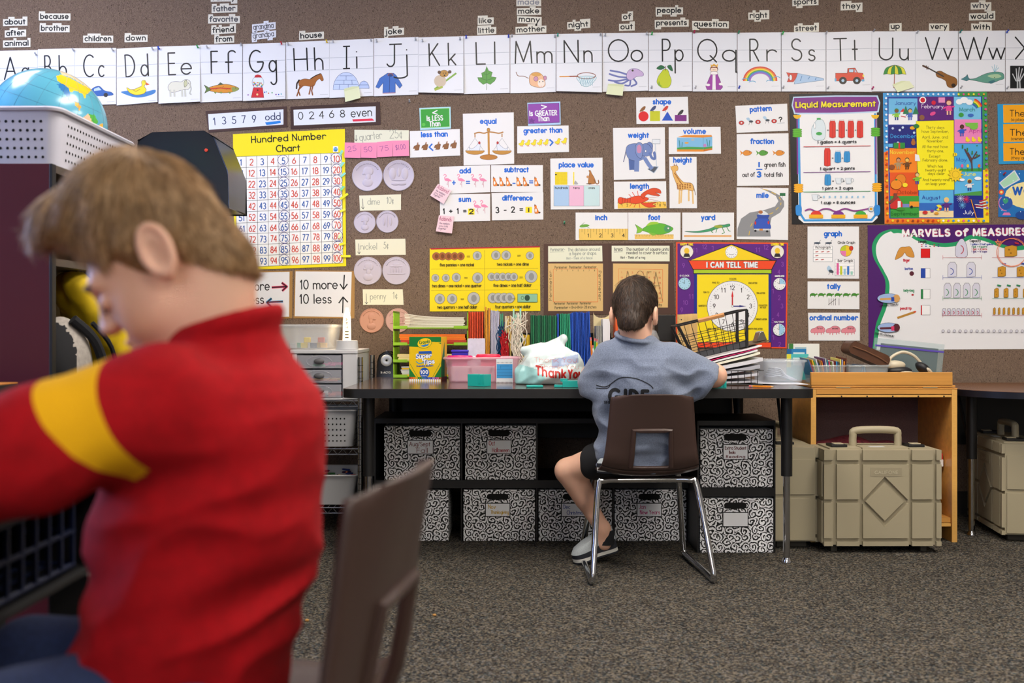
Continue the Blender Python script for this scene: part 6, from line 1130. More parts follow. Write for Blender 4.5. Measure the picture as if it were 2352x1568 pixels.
for i in range(60):
    p = Vector((-.96+random.random()*.3, 4.04+random.random()*.25, PZ(1096, 4)-.004-random.random()*.02)); a = random.random()*6.3; e = Vector((math.cos(a), math.sin(a), (random.random()-.5)*.4))*.035
    q = p+e; q.x = min(-.645, max(-.96, q.x)); q.y = min(4.3, max(4.04, q.y)); c_ = cc[i % 7]
    tag(MB().tube([p, p.lerp(q, .8), q], [.0042, .0042, .001], plastic(c_, .5), 6).build('crayon'), 'loose crayon lying in the grey tub on the wire rack', 'crayon', 'crayons in the grey tub')
tub('tub_filling', 'crayon heap under the loose crayons in the grey tub', -.925, -.68, 4.07, 4.27, PZ(1165, 4.0)+.012, PZ(1098, 4)-.03, mk('crayon_heap', '3a1a1c', rough=.8, noise=(70, .9)), None, .9, 'crayon heap')
# three-drawer unit
wh = mk('white_plastic', 'c9cacd', rough=.35); dx0, dx1, dy0, dy1, dz0, dz1 = -.885, -.622, 4.005, 4.33, PZ(921, 4)+.004, PZ(803, 4)
t = thing('drawer_unit', 'white three drawer plastic unit on the top of the wire rack', 'drawers', ((dx0+dx1)/2, dy0, dz0)); w2, D_, H_ = (dx1-dx0)/2, dy1-dy0, dz1-dz0
MB().box((-w2-.008, -.004, H_-.016), (w2+.002, D_, H_), wh).box((-w2, 0, 0), (-w2+.02, D_, H_-.016), wh).box((w2-.06, 0, 0), (w2, D_, H_-.016), wh).box((-w2, 0, 0), (w2, D_, .008), wh).box((-w2, D_-.006, 0), (w2, D_, H_-.01), wh).build('body', t, bevel=.004)
smoke = clear('c6c8d2', .36, .15); kn = plastic('5a5a5e', .5); stuff = ([('2aa860', -.03, .02), ('e83a90', .01, .06), ('e83a90', .03, .09)], [('d8642a', -.06, .07), ('e0b030', -.04, .08), ('3a5a9a', -.06, .03), ('4ab050', -.05, .02), ('3a8ad0', -.06, .02), ('8a4a30', 0, .08)], [('d84a34', -.08, .02), ('2f5aa8', -.03, 0), ('e8e8ea', 0, .03), ('e06040', .03, .06), ('d84a34', .04, .085)])
for i in range(3):
    z1 = H_-.022-i*.059; z0 = z1-.052; d = MB(); a, b = -w2+.022, w2-.064
    d.box((a, -.003, z0), (b, .0, z1), smoke).box((a, 0, z0), (b, D_-.03, z0+.003), smoke); o = d.build('drawer', t, smooth=False)
    MB().ell(((a+b)/2, -.009, (z0+z1)/2+.002), (.021, .008, .012), kn, 16).build('knob', o)
    MB().tube([((a+b)/2+.05*math.cos(k*PI/12), -.004, (z0+z1)/2+.022*math.sin(k*PI/12)) for k in range(24)], .0012, smoke, 5, closed=True).build('grip_ring', o)
    for j, (c_, u0, u1) in enumerate(stuff[i]):
        q = MB().tube([((a+b)/2+u0, .012+.008*j, z0+.009+.004*(j % 3)), ((a+b)/2+u1, .014+.008*j, z0+.009+.004*(j % 3))], .006 if i == 0 else (.0038 if i == 1 else .009), plastic(c_, .4), 8).build('pencil' if i < 2 else 'glue_stick', loc=t.location)
        tag(q, ['felt pen in the topmost drawer of the white unit', 'pencil in the middle drawer of the white unit', 'glue stick in the lowest drawer of the white unit'][i], 'pen' if i < 2 else 'glue', ['pens in the top drawer', 'pencils in the middle drawer', 'glue sticks in the low drawer'][i])
bin_ = tub('clear_bin', 'clear lidded bin of blocks on the drawer unit', -.95, -.732, 4.01, 4.3, dz1+.001, PZ(748, 4), clear('d4d8dc', .3), None, .88, 'bin', .012)
for i, (c_, x, y, z) in enumerate((('e8d020', 705, 785, 0), ('e8d020', 712, 768, 1), ('e8c018', 735, 789, 0), ('3a4a60', 726, 792, 0), ('e0b030', 750, 790, 0), ('4a9a78', 690, 790, 0), ('d8d8d8', 680, 790, 0), ('c85030', 744, 788, 1))):
    p = P(x-6, y+4, 4.06+.02*(i % 3)); z_ = dz1+.006+(.022 if z else 0); tag(MB().box((p.x-.013, p.y-.01, z_), (p.x+.013, p.y+.01, z_+.021), plastic(c_, .4)).build('toy_block', bevel=.002), 'small plastic block in the clear bin on the drawers', 'block', 'blocks in the clear bin')
# pencil-shaped night light
p = P(797, 801, 4.05); t = thing('night_light', 'glowing pencil-shaped night light on a white round base', 'lamp', (p.x, p.y, dz1+.001))
MB().lathe([(.047, 0), (.046, .004), (.043, .034), (.041, .036)], (0, 0, 0), wh, 32).build('base', t)
g = mk('lit_acrylic', 'ffe2b0', rough=.3, emit=5); o = [(-.016, .034), (.016, .034), (.0145, .13), (.004, .168), (-.004, .168), (-.0145, .13)]
MB().prism([(x, -.004, z) for x, z in o], (0, .008, 0), g).build('glass_pencil', t, bevel=.001)
m = MB(); et = mk('etched_mark', '5a4424', rough=.6)
for k in range(3): m.box((-.008, -.0052, .045+k*.012), (.008, -.0042, .05+k*.012), et)
writing(m, [('ART', 0, .045, -.006, .012, .0022)], lambda a, b: (b, -.0052, .128-a), et); m.build('etched_mark', t, smooth=False)
l = bpy.data.lights.new('night_light_bulb', 'POINT'); l.energy = 1.2; l.color = (1, .72, .38); l.shadow_soft_size = .02; lo = bpy.data.objects.new('night_light_bulb', l); COL.objects.link(lo); lo.location = (p.x, p.y+.03, dz1+.14)
# ------------------------------------------------------------------ things on the tables and the wooden shelf
class Decal(Art):                 # drawing on any flat face: O corner, U and V one unit right and down, N outward
    def __init__(s, m, O, U, V, N): s.m = m; s.O, s.U, s.V, s.N = Vector(O), Vector(U), Vector(V), Vector(N); s.z = 3e-4
    def at(s, px, py): return s.O+s.U*px+s.V*py+s.N*s.z
def on(px, d, z=TT): return Vector((PX(px, d), d, z))
def simple(name, label, cat, m, group=None, loc=None, **k): return tag(m.build(name, loc=loc, **k), label, cat, group)
def slab_row(x0, x1, n, ytop, d, dep, cols, name, label, cat, group, lean=0, z0=TT, jit=2, fill=.7):
    for i in range(n):
        xa = x0+(x1-x0)*i/n; w_ = (x1-x0)/n*fill*d/F; h_ = PZ(ytop+random.uniform(-jit, jit), d)-z0; l = lean*(i/max(1, n-1)) if lean else 0
        T = Matrix.Shear('XY', 3, (0, 0)).to_4x4(); m = MB(); x = PX(xa, d)
        m.hexa([(x-l, d, z0), (x-l+w_, d, z0), (x-l+w_, d+dep, z0), (x-l, d+dep, z0)], [(x, d, z0+h_), (x+w_, d, z0+h_), (x+w_, d+dep, z0+h_), (x, d+dep, z0+h_)], plastic(cols[i % len(cols)], .35))
        tag(m.build(name, bevel=.0006, smooth=False), label, cat, group)
# pencil sharpener
p = on(886, 4.3); t = thing('pencil_sharpener', 'black electric pencil sharpener with silver dial at the back of the long table', 'sharpener', p)
o = [(-.036, 0), (.036, 0), (.036, .07), (.026, .098), (.008, .107), (-.012, .107), (-.028, .095), (-.036, .07)]
MB().prism([(x, 0, z) for x, z in o], (0, .12, 0), mk('black_gloss', '141315', rough=.18)).build('body', t, bevel=.005)
MB().lathe([(.025, 0), (.025, .004), (.02, .006), (.005, .003), (.004, 0), (0, 0)], (.004, -.001, .072), mk('silver_dial', 'b4b8be', rough=.3, metal=.6), 32, 'y').build('dial', t)
m = MB(); writing(m, [('X-ACTO', -.022, .022, .016, .009, .0018)], lambda a, b: (a, -.0008, b), ink('d0d2d6')); m.build('lettering', t, smooth=False)
# lime letter trays
lime = plastic('86b81c', .35); x0, x1, d = PX(903, 4.2), PX(1075, 4.2), 4.2; dep = .21; t = thing('letter_tray', 'lime green stack of letter trays, full of paper', 'letter tray', ((x0+x1)/2, d, TT)); hw = (x1-x0)/2
zs = [PZ(y, d)-TT for y in (864, 829, 790, 752)]; top = PZ(714, d)-TT
for i, z in enumerate(zs): z = max(z, .006); MB().box((-hw, 0, z-.005), (hw, dep, z), lime).box((-hw, -.004, z-.006), (-hw+.06, .004, z+.007), lime).box((hw-.06, -.004, z-.006), (hw, .004, z+.007), lime).build('tray', t, bevel=.0015)
for sx in (-1, 1):
    for i, z in enumerate(zs):
        z1 = zs[i+1]-.006 if i < 3 else top; a = sx*hw; b = a-sx*.004; z = max(z, .006); m = MB().box((min(a, b), 0, z), (max(a, b), .012, z1), lime).box((min(a, b), dep-.012, z), (max(a, b), dep, z1), lime).box((min(a, b), 0, z1-.008), (max(a, b), dep, z1), lime)
        for k in range(7): m.box((min(a, b), .03+k*.022, z), (max(a, b), .038+k*.022, z1), lime)
        m.build('side_grille', t, bevel=.001)
c = Vector(t.location)
def paper_stack(label, px0, px1, y0, y1, d, dep, cols, n, curl=0, name='paper_stack'):
    X0, X1, za, zb = PX(px0, d), PX(px1, d), PZ(y1, d), PZ(y0, d); m = MB(); h_ = (zb-za)/n
    for i in range(n):
        o_ = random.uniform(-.004, .004); mt = ink(cols[i % len(cols)])
        f = lambda u, v, k: (X0+(X1-X0)*u+o_, d+.01+dep*v+random.uniform(0, .0), za+(i+k)*h_+curl*(1-u)**3*(i/n))
        q = 10; m.add([f(j/q, v, k) for j in range(q+1) for v, k in ((0, .04), (1, .04), (1, .93), (0, .93))], [(4*j+a, 4*j+4+a, 4*j+4+(a+1) % 4, 4*j+(a+1) % 4) for j in range(q) for a in range(4)]+[(0, 1, 2, 3), (4*q, 4*q+3, 4*q+2, 4*q+1)], mt)
    return simple(name, label, 'paper', m, smooth=False)
paper_stack('thick curling stack of cream papers in the topmost lime tray', 929, 1066, 728, 751.5, 4.2, .18, ['d8d4c4', 'c8c4b0', 'e2dfd2', 'd0ccb8'], 9, .018)
paper_stack('bright orange folders lying in the second lime tray', 918, 1069, 767, 789.5, 4.2, .18, ['a8301c', 'c0402a', 'e8701c', 'ee7c20', 'e8701c'], 5, 0, 'folder_stack')
paper_stack('tan paper pad in the third lime tray', 914, 1060, 813, 828.5, 4.2, .18, ['d8c48c', 'e0cf9c'], 5)
paper_stack('white and yellow paper packets in the lowest lime tray', 921, 1050, 841, 863.5, 4.2, .18, ['e0b820', 'c8cacc', 'd8dadc', 'bcbec2'], 6)
# marker box
p = on(940, 3.95); k = 3.95/F; w_, h_, dp = 75*k, 102*k, .1; YE, GN, BL = 'ecc413', '1c7a34', '1d55b0'
t = thing('marker_box', 'tall yellow and green marker box standing before the lime trays', 'box', p, -.16); m = MB().box((0, 0, 0), (w_, dp, h_), ink(YE))
a = Decal(m, (0, 0, h_), (w_/75, 0, 0), (0, 0, -h_/102), (0, -1, 0))
a.poly([(0, 0), (75, 0), (75, 16)]+[tuple(q) for q in spline([(75, 16), (55, 11), (30, 22), (0, 22)], 4)][1:], GN).line([(50, 13), (75, 12)], 1.6, YE).poly([(0, 70), (16, 92), (0, 92)], GN).poly([(75, 66), (59, 92), (75, 92)], GN).lines([[(2, 62), (20, 92)], [(73, 60), (55, 92)]], 1, '4a8a28').ell(36, 14, 17, 11.5, 'f2cf18', '2a7a34', .8, rot=-12).text('Crayola', 24, 17, 49, 13, 8, 1.3, '1c6a34').poly([(26, 20), (44, 16), (48, 13), (44, 20), (34, 23)], '2f80c8').poly([(22, 33), (52, 32), (54, 38), (23, 39)], BL)
for w2, c_ in ((4.6, BL), (2.4, 'eef2f8')): a.text('Super', 15, 51, 53, 48, 13, w2, c_, slant=.12).text('Tips', 32, 64, 60, 61, 12, w2, c_, slant=.12)
a.line(spline([(16, 56), (24, 61), (34, 58)], 3), 2, '3a9ad0').text('Washable Markers', 17, 69, 57, 67, 4, .8, BL, h=.7).ell(36, 82, 11.5, 12, BL).text('100', 26.5, 85, 45, 84.5, 9, 2.1, 'f0f4fa').text('Colors!', 29, 90, 43, 90, 3, .6, 'dfe6f0', h=.7)
cols = ['c8401c', 'd8601c', 'e08a1c', 'e0b01c', '2f8a3a', '1f6a30', '2a7a90', '2f6ac8', '1f4aa0', '3a6ad0', '4a3aa0', '9a8ad0', 'a03a98', 'c05a90', '8a3a2a']
for i, c_ in enumerate(cols): a.rect(5*i, 92, 5*i+4.6, 98, c_).rect(5*i+.6, 96.5, 5*i+4, 102, 'e8eaec')
b = Decal(m, (w_, 0, h_), (0, dp/30, 0), (0, 0, -h_/102), (1, 0, 0)); b.rect(0, 20, 30, 40, YE).poly([(0, 60), (18, 10), (18, 92), (0, 92)], GN).rect(0, 92, 30, 102, '6a3a28')
m.build('carton', t, smooth=False)
# pink bin and what is in it
pb = tub('pink_bin', 'clear pink tinted bin of lids and cartons on the long table', PX(1021, 3.86), PX(1194, 3.86), 3.86, 4.03, TT+.0005, PZ(823, 3.86), clear('e8b4c4', .38), None, .9, 'bin', .01)
for x0, x1, lab, c_ in ((1036, 1082, 'white carton at the marker box end of the pink bin', 'dcdde0'), (1084, 1136, 'white carton in the middle of the pink bin', 'd6d7dc')):
    m = MB().box((PX(x0, 3.88), 3.885, TT+.006), (PX(x1, 3.88), 3.94, PZ(842, 3.88)), ink(c_)); a = Decal(m, (PX(x0, 3.88), 3.885, PZ(842, 3.88)), (3.88/F, 0, 0), (0, 0, -3.88/F), (0, -1, 0)); a.rect(10, 8, 15, 34, 'a8c0d8').rect(42, 3, 46, 14, '4a4c58').lines([[(20, 6), (20, 32)], [(24, 6), (24, 32)]], .7, 'b0b4c0'); simple('carton', lab, 'box', m, smooth=False)
for x0, x1, y, d, c_, lab in ((1026, 1086, 822, 3.985, 'e0287a', 'hot pink lidded plastic tub in the pink bin, nearer the marker box'), (1093, 1150, 819, 3.985, 'e0204c', 'red pink lidded plastic tub in the middle of the pink bin')):
    q = on((x0+x1)/2, d); r = (x1-x0)/2*d/F; m = MB().lathe([(r*.8, 0), (r, .004), (r, .014), (r*.9, .02), (0, .022)], (0, 0, 0), plastic(c_, .3), 28); m.box((-.03, -.02, -.075), (.03, .02, 0), plastic(c_, .3)); simple('lidded_tub', lab, 'tub', m, loc=(q.x, d, PZ(y, d)-.01), T=Matrix.Diagonal((1, .6, 1, 1)))
m = MB().box((PX(1140, 3.84), 3.838, TT+.001), (PX(1178, 3.84), 3.842, PZ(824, 3.84)), ink('d8dade')); a = Decal(m, (PX(1140, 3.84), 3.838, PZ(824, 3.84)), (3.84/F, 0, 0), (0, 0, -3.84/F), (0, -1, 0)); a.rect(1, 12, 37, 44, '3a90cc').lines([[(2+3*i, 7), (2+3*i, 10)] for i in range(12)]+[[(2+3*i, 52), (2+3*i, 55)] for i in range(12)], .8, '4a4c54').lines([[(8, 16), (30, 16)], [(10, 16), (10, 22)], [(1, 24), (37, 24)], [(1, 32), (37, 32)], [(1, 38), (37, 38)]], .7, '245a88'); simple('gauge_card', 'blue and white printed card leaning on the pink bin', 'card', m, smooth=False)
q = on(1056, 4.08); simple('purple_box', 'deep purple plastic tub behind the pink bin', 'tub', MB().hexa([(-.028, 0, 0), (.028, 0, 0), (.028, .05, 0), (-.028, .05, 0)], [(-.034, 0, .115), (.034, 0, .115), (.034, .055, .115), (-.034, .055, .115)], plastic('2e1fb0', .3)).box((-.036, -.003, .112), (.036, .058, .122), plastic('3f2fc0', .3)), loc=q, bevel=.003)
simple('card_box', 'pale lavender flat box standing behind the pink bin', 'box', MB().box((PX(1074, 4.1), 4.1, TT), (PX(1114, 4.1), 4.13, PZ(777, 4.1)), mk('lavender_card', 'd0d0e2', rough=.7, noise=(60, .06))), bevel=.001)
# folders standing in the black file sorter
t = thing('file_sorter', 'black desktop file sorter full of coloured folders', 'file sorter', (PX(1230, 4.24), 4.24, TT)); s0, s1 = PX(1074, 4.24)-t.location.x, PX(1412, 4.24)-t.location.x
MB().box((s0, .155, 0), (s1, .165, .19), dark).build('back_panel', t, smooth=False); MB().box((s0, 0, 0), (s1, .155, .003), dark).build('base', t, smooth=False)
for f in (0, .112, .37, .428, .856, 1): MB().box((s0+(s1-s0)*f-.001, 0, .003), (s0+(s1-s0)*f+.001, .155, .17), dark).build('divider', t, smooth=False)
zf = TT+.0035
slab_row(1076, 1111, 9, 716, 4.25, .14, ['d8461c', 'c83c18', 'e04e1e'], 'orange_folder', 'bright orange folder standing beside the lime trays', 'folder', 'orange folders in the file sorter', 0, zf, 1)
slab_row(1113, 1127, 4, 709, 4.25, .13, ['e89a28', 'f0a830', 'c88a3a'], 'amber_pouch', 'amber plastic pouch standing next to the orange folders', 'folder', 'amber pouches in the file sorter', .005, zf, 5)
slab_row(1127, 1148, 7, 713, 4.25, .13, ['c4c4da', 'd4d4e6', 'b4b4cc'], 'sheet_protector', 'lavender clear sheet protector standing in the file sorter', 'folder', 'sheet protectors in the file sorter', .01, zf, 3)
slab_row(1149, 1157, 2, 720, 4.25, .13, ['4a9a78', '3a8a68'], 'sage_folder', 'sage green folder between the sheet protectors and the yarn', 'folder', 'sage folders by the yarn', 0, zf, 1)
slab_row(1160, 1176, 3, 724, 4.26, .12, ['e0d4b0', 'd8b870', 'c8a860'], 'manila_folder', 'manila folder standing behind the cream yarn', 'folder', 'manila folders behind the yarn', 0, zf, 2)
slab_row(1178, 1199, 4, 716, 4.27, .11, ['a8dcc8', '90d0b8', 'b8e4d4'], 'mint_pouch', 'mint plastic pouch poking up behind the cream yarn', 'folder', 'mint pouches behind the yarn', 0, zf, 9)
slab_row(1202, 1217, 4, 769, 4.23, .1, ['d0ac18', 'c09a14', 'dcb828'], 'yellow_book', 'thin yellow book standing between the yarn and green folders', 'book', 'yellow books in the file sorter', 0, TT, .8, .8)
slab_row(1219, 1279, 14, 724, 4.25, .14, ['0f5a38', '147044', '0c4a30'], 'green_folder', 'dark green sparkly folder in the middle of the file sorter', 'folder', 'dark green folders', 0, zf, 1, .85)
slab_row(1280, 1285, 1, 720, 4.245, .14, ['2450b8'], 'blue_folder', 'single blue folder between the dark and light green folders', 'folder', None, 0, zf, 0)
slab_row(1286, 1309, 6, 720, 4.25, .14, ['1f9068', '178058', '2a9a74'], 'green_folder', 'lighter emerald folder standing beside the blue folders', 'folder', 'emerald folders', -.012, zf, 1, .85)
slab_row(1310, 1355, 14, 718, 4.25, .14, ['1848b0', '2458c8', '143c98', '2a50b0'], 'blue_folder', 'royal blue folder at the boys end of the file sorter', 'folder', 'royal blue folders', -.01, zf, 3, .72)
t = thing('magazine_file', 'cream cardboard magazine file behind the shoulder of the boy in grey', 'magazine file', (PX(1387, 4.24), 4.24, zf)); cm = mk('cream_card', 'd8c898', rough=.7); z1 = PZ(716, 4.24)-zf
MB().prism([(-.036, .1, 0), (.036, .1, 0), (.036, .1, z1)]+[(.036*math.cos(PI*i/8), .1, z1-.025*math.sin(PI*i/8)) for i in range(1, 8)]+[(-.036, .1, z1)], (0, .003, 0), cm).build('back_wall', t, smooth=False)
MB().box((-.037, 0, 0), (-.035, .1, .12), cm).box((.035, 0, 0), (.037, .1, .12), cm).box((-.035, 0, 0), (.035, .003, .06), cm).build('side_wall', t, smooth=False)
slab_row(1369, 1383, 7, 748, 4.247, .085, ['9a9a98', '84847f', 'b0b0aa'], 'grey_booklet', 'thin grey booklet in the cream magazine file', 'book', 'grey booklets in the magazine file', 0, zf+.002, .6, .75)
slab_row(1384.5, 1402, 1, 732, 4.245, .09, ['dfe0e4'], 'white_binder', 'white binder spine in the cream magazine file', 'binder', None, 0, zf+.002, 0, .95)
slab_row(1414, 1442, 4, 728, 4.22, .1, ['dc5a22', 'e8e6ea', 'd8d8e2', 'e07a30'], 'orange_folder', 'orange or white folder leaning beside the neck of the boy in grey', 'folder', 'folders beside the boy in grey', .006, TT, 4, .8)
# yarn
def yarn(label, px, y0, y1, d, col, n, spread, r, name='yarn_hank'):
    m = MB(); za, zb = PZ(y1, d), PZ(y0, d); x = PX(px, d); mt = mk('yarn_'+col, col, rough=.95)
    for i in range(n):
        q = [Vector((x+random.gauss(0, spread)*(.4+abs(v-.45)*1.7)+.012*math.sin(5*v+i), d+random.uniform(0, .02), za+(zb-za)*(v+random.gauss(0, .02)))) for v in (0, .2, .42, .6, .8, random.uniform(.8, 1.05))]
        for w2 in q: w2.z = max(w2.z, za)
        m.tube(spline(q, 4), r, mt, 5)
    return simple(name, label, 'yarn', m)
yarn('tangled cream yarn hank hanging over the clear pouches', 1188, 722, 866, 4.12, 'd8d0c0', 34, .019, .0021)
yarn('red yarn hank hanging beside the cream yarn', 1160, 762, 866, 4.14, 'b0141e', 22, .007, .0024)
yarn('dark blue yarn tuft hanging above the red yarn', 1152, 745, 866, 4.17, '16456e', 16, .007, .0022)
# the carrier bag, its lettering laid onto the film
x0, x1 = PX(1184, 3.75), PX(1347, 3.75); xc = (x0+x1)/2; zt = PZ(790, 3.75)
X, org, h = field((x0-.02, 3.64, TT-.01), (x1+.02, 3.92, zt+.06), .0045)
f = smin(s_ell(X, (xc-.01, 3.78, TT+.05), (.135, .1, .07)), s_ell(X, (xc+.065, 3.78, TT+.085), (.075, .085, .08)), .05); f = smin(f, s_ell(X, (xc-.085, 3.76, TT+.03), (.06, .08, .045)), .03); f = smin(f, s_ell(X, (xc-.02, 3.8, TT+.1), (.085, .07, .05)), .03)
r2 = np.random.default_rng(5)
for i in range(46):
    n_ = r2.normal(size=3); n_[2] = abs(n_[2])*.9-.1; n_ /= np.linalg.norm(n_); sup = math.sqrt((.15*n_[0])**2+(.1*n_[1])**2+(.105*n_[2])**2)*r2.uniform(.84, 1.02); f = smax(f, (X[0]-xc)*n_[0]+(X[1]-3.78)*n_[1]+(X[2]-TT-.035)*n_[2]-sup, .005)
f = smin(f, s_cap(X, (xc-.1, 3.8, TT+.125), (xc+.0, 3.8, TT+.14), .016, .02), .025); f = smin(f, s_cap(X, (xc, 3.81, TT+.125), (xc+.05, 3.8, TT+.17), .016, .014), .025)
f = f+.005*np.abs(s_noise([X[0]+.6*X[2], X[1], X[2]-.5*X[0]], (34, 30, 46), 1))+.0045*np.abs(s_noise([X[0]-.8*X[2], X[1], X[2]+.4*X[0]], (66, 40, 40), 4))-.006; f = smax(f, (TT+.001)-X[2], .006)
bagm = mk('bag_film', 'd2e2e3', rough=.2, noise=(11, .2, (1, 1, 1.6)), spec=.7, alpha=.93)
t = thing('carrier_bag', 'crumpled white carrier bag with red thanks lettering on the long table', 'bag', (0, 0, 0)); bag = sculpt('film', f, org, h, bagm, t, mats=[bagm, mk('bag_over_teal', '9ccfd0', rough=.2, noise=(25, .15), alpha=.95), mk('bag_over_blue', 'a3b3d2', rough=.2, noise=(25, .12), alpha=.95)], paint=lambda C: np.where((C[:, 0] < xc-.045+.02*np.sin(60*C[:, 2])) & (C[:, 2] < TT+.068-.25*(C[:, 0]-xc+.09)), 1, np.where((np.abs(C[:, 0]-xc-.05) < .05) & (np.abs(C[:, 2]-TT-.088-.2*(C[:, 0]-xc-.05)) < .016), 2, 0)))
from mathutils.bvhtree import BVHTree
def wrap(ob, polys, mat, name, parent, y0, off=.0012, sub=1):
    bv = BVHTree.FromPolygons([v.co for v in ob.data.vertices], [tuple(q.vertices) for q in ob.data.polygons]); m = MB()
    for k_, p_ in enumerate(polys):
        vs = []; o2 = off+(k_ % 5)*1e-5
        for x, z in p_:
            hit = bv.ray_cast(Vector((x, y0, z)), Vector((0, 1, 0)))[0]
            if hit is None: break
            vs.append(hit-Vector((0, o2, 0)))
        else: m.add(vs, [tuple(range(len(vs)))], mat)
    return m.build(name, parent, smooth=False)
def arced(text, x0, x1, zf_, cap, wt):
    S, W = lay(text, .68, .3, .14+wt/cap); out = []; kk = (x1-x0)/W
    for q in S:
        fine = []
        for a_, b_ in zip(q, q[1:]):
            n_ = max(1, int(math.hypot((b_[0]-a_[0])*kk, (b_[1]-a_[1])*cap)/.004)); fine += [(a_[0]+(b_[0]-a_[0])*j/n_, a_[1]+(b_[1]-a_[1])*j/n_) for j in range(n_)]
        fine.append(q[-1]); out += ribbon([(x0+a*kk, zf_(x0+a*kk)+b*cap) for a, b in fine], wt)
    return out
kb = 3.69/F; bz = lambda x: PZ(868, 3.69)+.013*(((x-PX(1310, 3.69))/(75*kb))**2)-.0
wrap(bag, arced('Thank', PX(1232, 3.69), PX(1299, 3.69), bz, 19*kb, 4.2*kb)+arced('You', PX(1306, 3.69), PX(1338, 3.69), bz, 18*kb, 4.2*kb), ink('b01e18'), 'lettering', t, 3.5)
wrap(bag, arced('Thank You', PX(1228, 3.69), PX(1325, 3.69), lambda x: PZ(832, 3.69), 11*kb, .7*kb)+arced('Thank You', PX(1240, 3.69), PX(1330, 3.69), lambda x: PZ(848, 3.69), 11*kb, .7*kb), ink('c87a78'), 'faint_print', t, 3.5)
# teal pieces
teal = plastic('14a9a2', .35)
def block(label, px, py, d, sx, sy, sz, rz, extra=None):
    m = MB().box((-sx/2, -sy/2, 0), (sx/2, sy/2, sz), teal)
    if extra: extra(m)
    return simple('teal_block', label, 'teal toy block', m, bevel=.0015, loc=on(px, d)+Vector((0, 0, .0005)), T=Matrix.Rotation(rz, 4, 'Z'))
block('hollow teal box piece standing before the pink bin', 1101, 0, 3.62, .07, .05, .043, -.5, lambda m: m.box((-.0365, -.02, .02), (-.035, -.014, .044), teal).box((.012, -.027, .01), (.018, -.025, .044), teal).box((.03, -.027, .012), (.035, -.025, .044), teal))
block('flat teal piece lying before the carrier bag', 1228, 0, 3.54, .058, .03, .008, .1)
block('stepped teal piece beside the elbow of the boy in grey', 1312, 0, 3.54, .06, .03, .024, -.12, lambda m: m.box((-.06, -.012, 0), (-.03, .012, .009), teal).box((-.038, -.01, .02), (-.012, .012, .031), teal))
block('ridged teal box piece in the hand of the boy in grey', 1649, 0, 3.52, .05, .045, .036, .05, lambda m: [m.box((-.022+.012*i, -.0245, .004), (-.018+.012*i, -.0225, .036), teal) for i in range(4)])
# pencil pot, stray pencil
q = on(1366, 4.02); t = thing('pencil_pot', 'purple pot of pencils behind the shoulder of the boy in grey', 'pot', q); MB().lathe([(.022, 0), (.026, .07), (.024, .07), (.02, .003), (0, .003)], (0, 0, 0), plastic('5a2a98', .4), 20).build('pot', t)
def pencil(label, a, b, col, r=.0037, group=None):
    a, b = Vector(a), Vector(b); d_ = b-a; m = MB().tube([a, a.lerp(b, .86)], r, plastic(col, .4), 6).tube([a.lerp(b, .86), a.lerp(b, .97)], [r, .0012], ink('d8b078'), 6).tube([a.lerp(b, .97), b], [.0012, .0003], ink('2a2a2a'), 6).tube([a-d_.normalized()*.004, a], r*.98, ink('b0b2b0'), 6).tube([a-d_.normalized()*.013, a-d_.normalized()*.004], r, ink('d87078'), 6)
    return simple('pencil', label, 'pencil', m, group)
for i, (x, y, c_) in enumerate(((1357, 782, 'e07a20'), (1366, 784, '3aa050'), (1371, 786, 'd8c020'), (1362, 800, 'e8e8e8'))): pencil(['orange', 'green', 'yellow', 'white'][i]+' pencil standing in the purple pot', (PX(x, 4.02), 4.02, PZ(y, 4.02)), (q.x+.004*(i-1.5), 4.022, TT+.005), c_)
pencil('orange pencil lying on the table edge by the paper tray', (PX(1729, 3.53), 3.53, TT+.0045), (PX(1777, 3.5), 3.49, TT+.0045), 'e8861c')
# behind the boy: sorter, plastic dome, rulers
t = thing('book_stand', 'black slotted stand beside the wooden rulers', 'stand', on(1532, 4.3)); MB().box((-.04, 0, 0), (.036, .1, .12), dark).box((-.04, 0, .155), (.036, .1, .268), dark).box((-.04, 0, .12), (-.034, .1, .155), dark).box((.03, 0, .12), (.036, .1, .155), dark).build('frame', t, bevel=.002)
simple('plastic_dome', 'clear plastic dome standing beside the face of the boy in grey', 'container', MB().lathe([(.03, 0), (.03, .12), (.026, .17), (.014, .2), (0, .205)], (0, 0, 0), clear('c8ccd0', .3), 20), loc=on(1500, 4.2))
for i in range(6):
    x = 1556+6*i; m = MB().box((PX(x, 4.2+.012*i), 4.2+.012*i, TT), (PX(x, 4.2+.012*i)+.03, 4.204+.012*i, PZ(722-i*.5, 4.2)), mk('ruler_wood', 'd6b272', rough=.5, noise=(4, .15, (14, 1, 1))))
    a = Decal(m, (PX(x, 4.2+.012*i), 4.2+.012*i, PZ(722-i*.5, 4.2)), (4.2/F, 0, 0), (0, 0, -4.2/F), (0, -1, 0)); a.lines([[(0, 3*j), (4 if j % 4 else 6, 3*j)] for j in range(40)], .5, '5a4420').ell(9, 12, 1.6, 1.6, '1a1612', n=8); simple('wooden_ruler', 'wooden foot ruler standing upright beside the wire basket', 'ruler', m, 'wooden rulers by the wire basket', smooth=False)
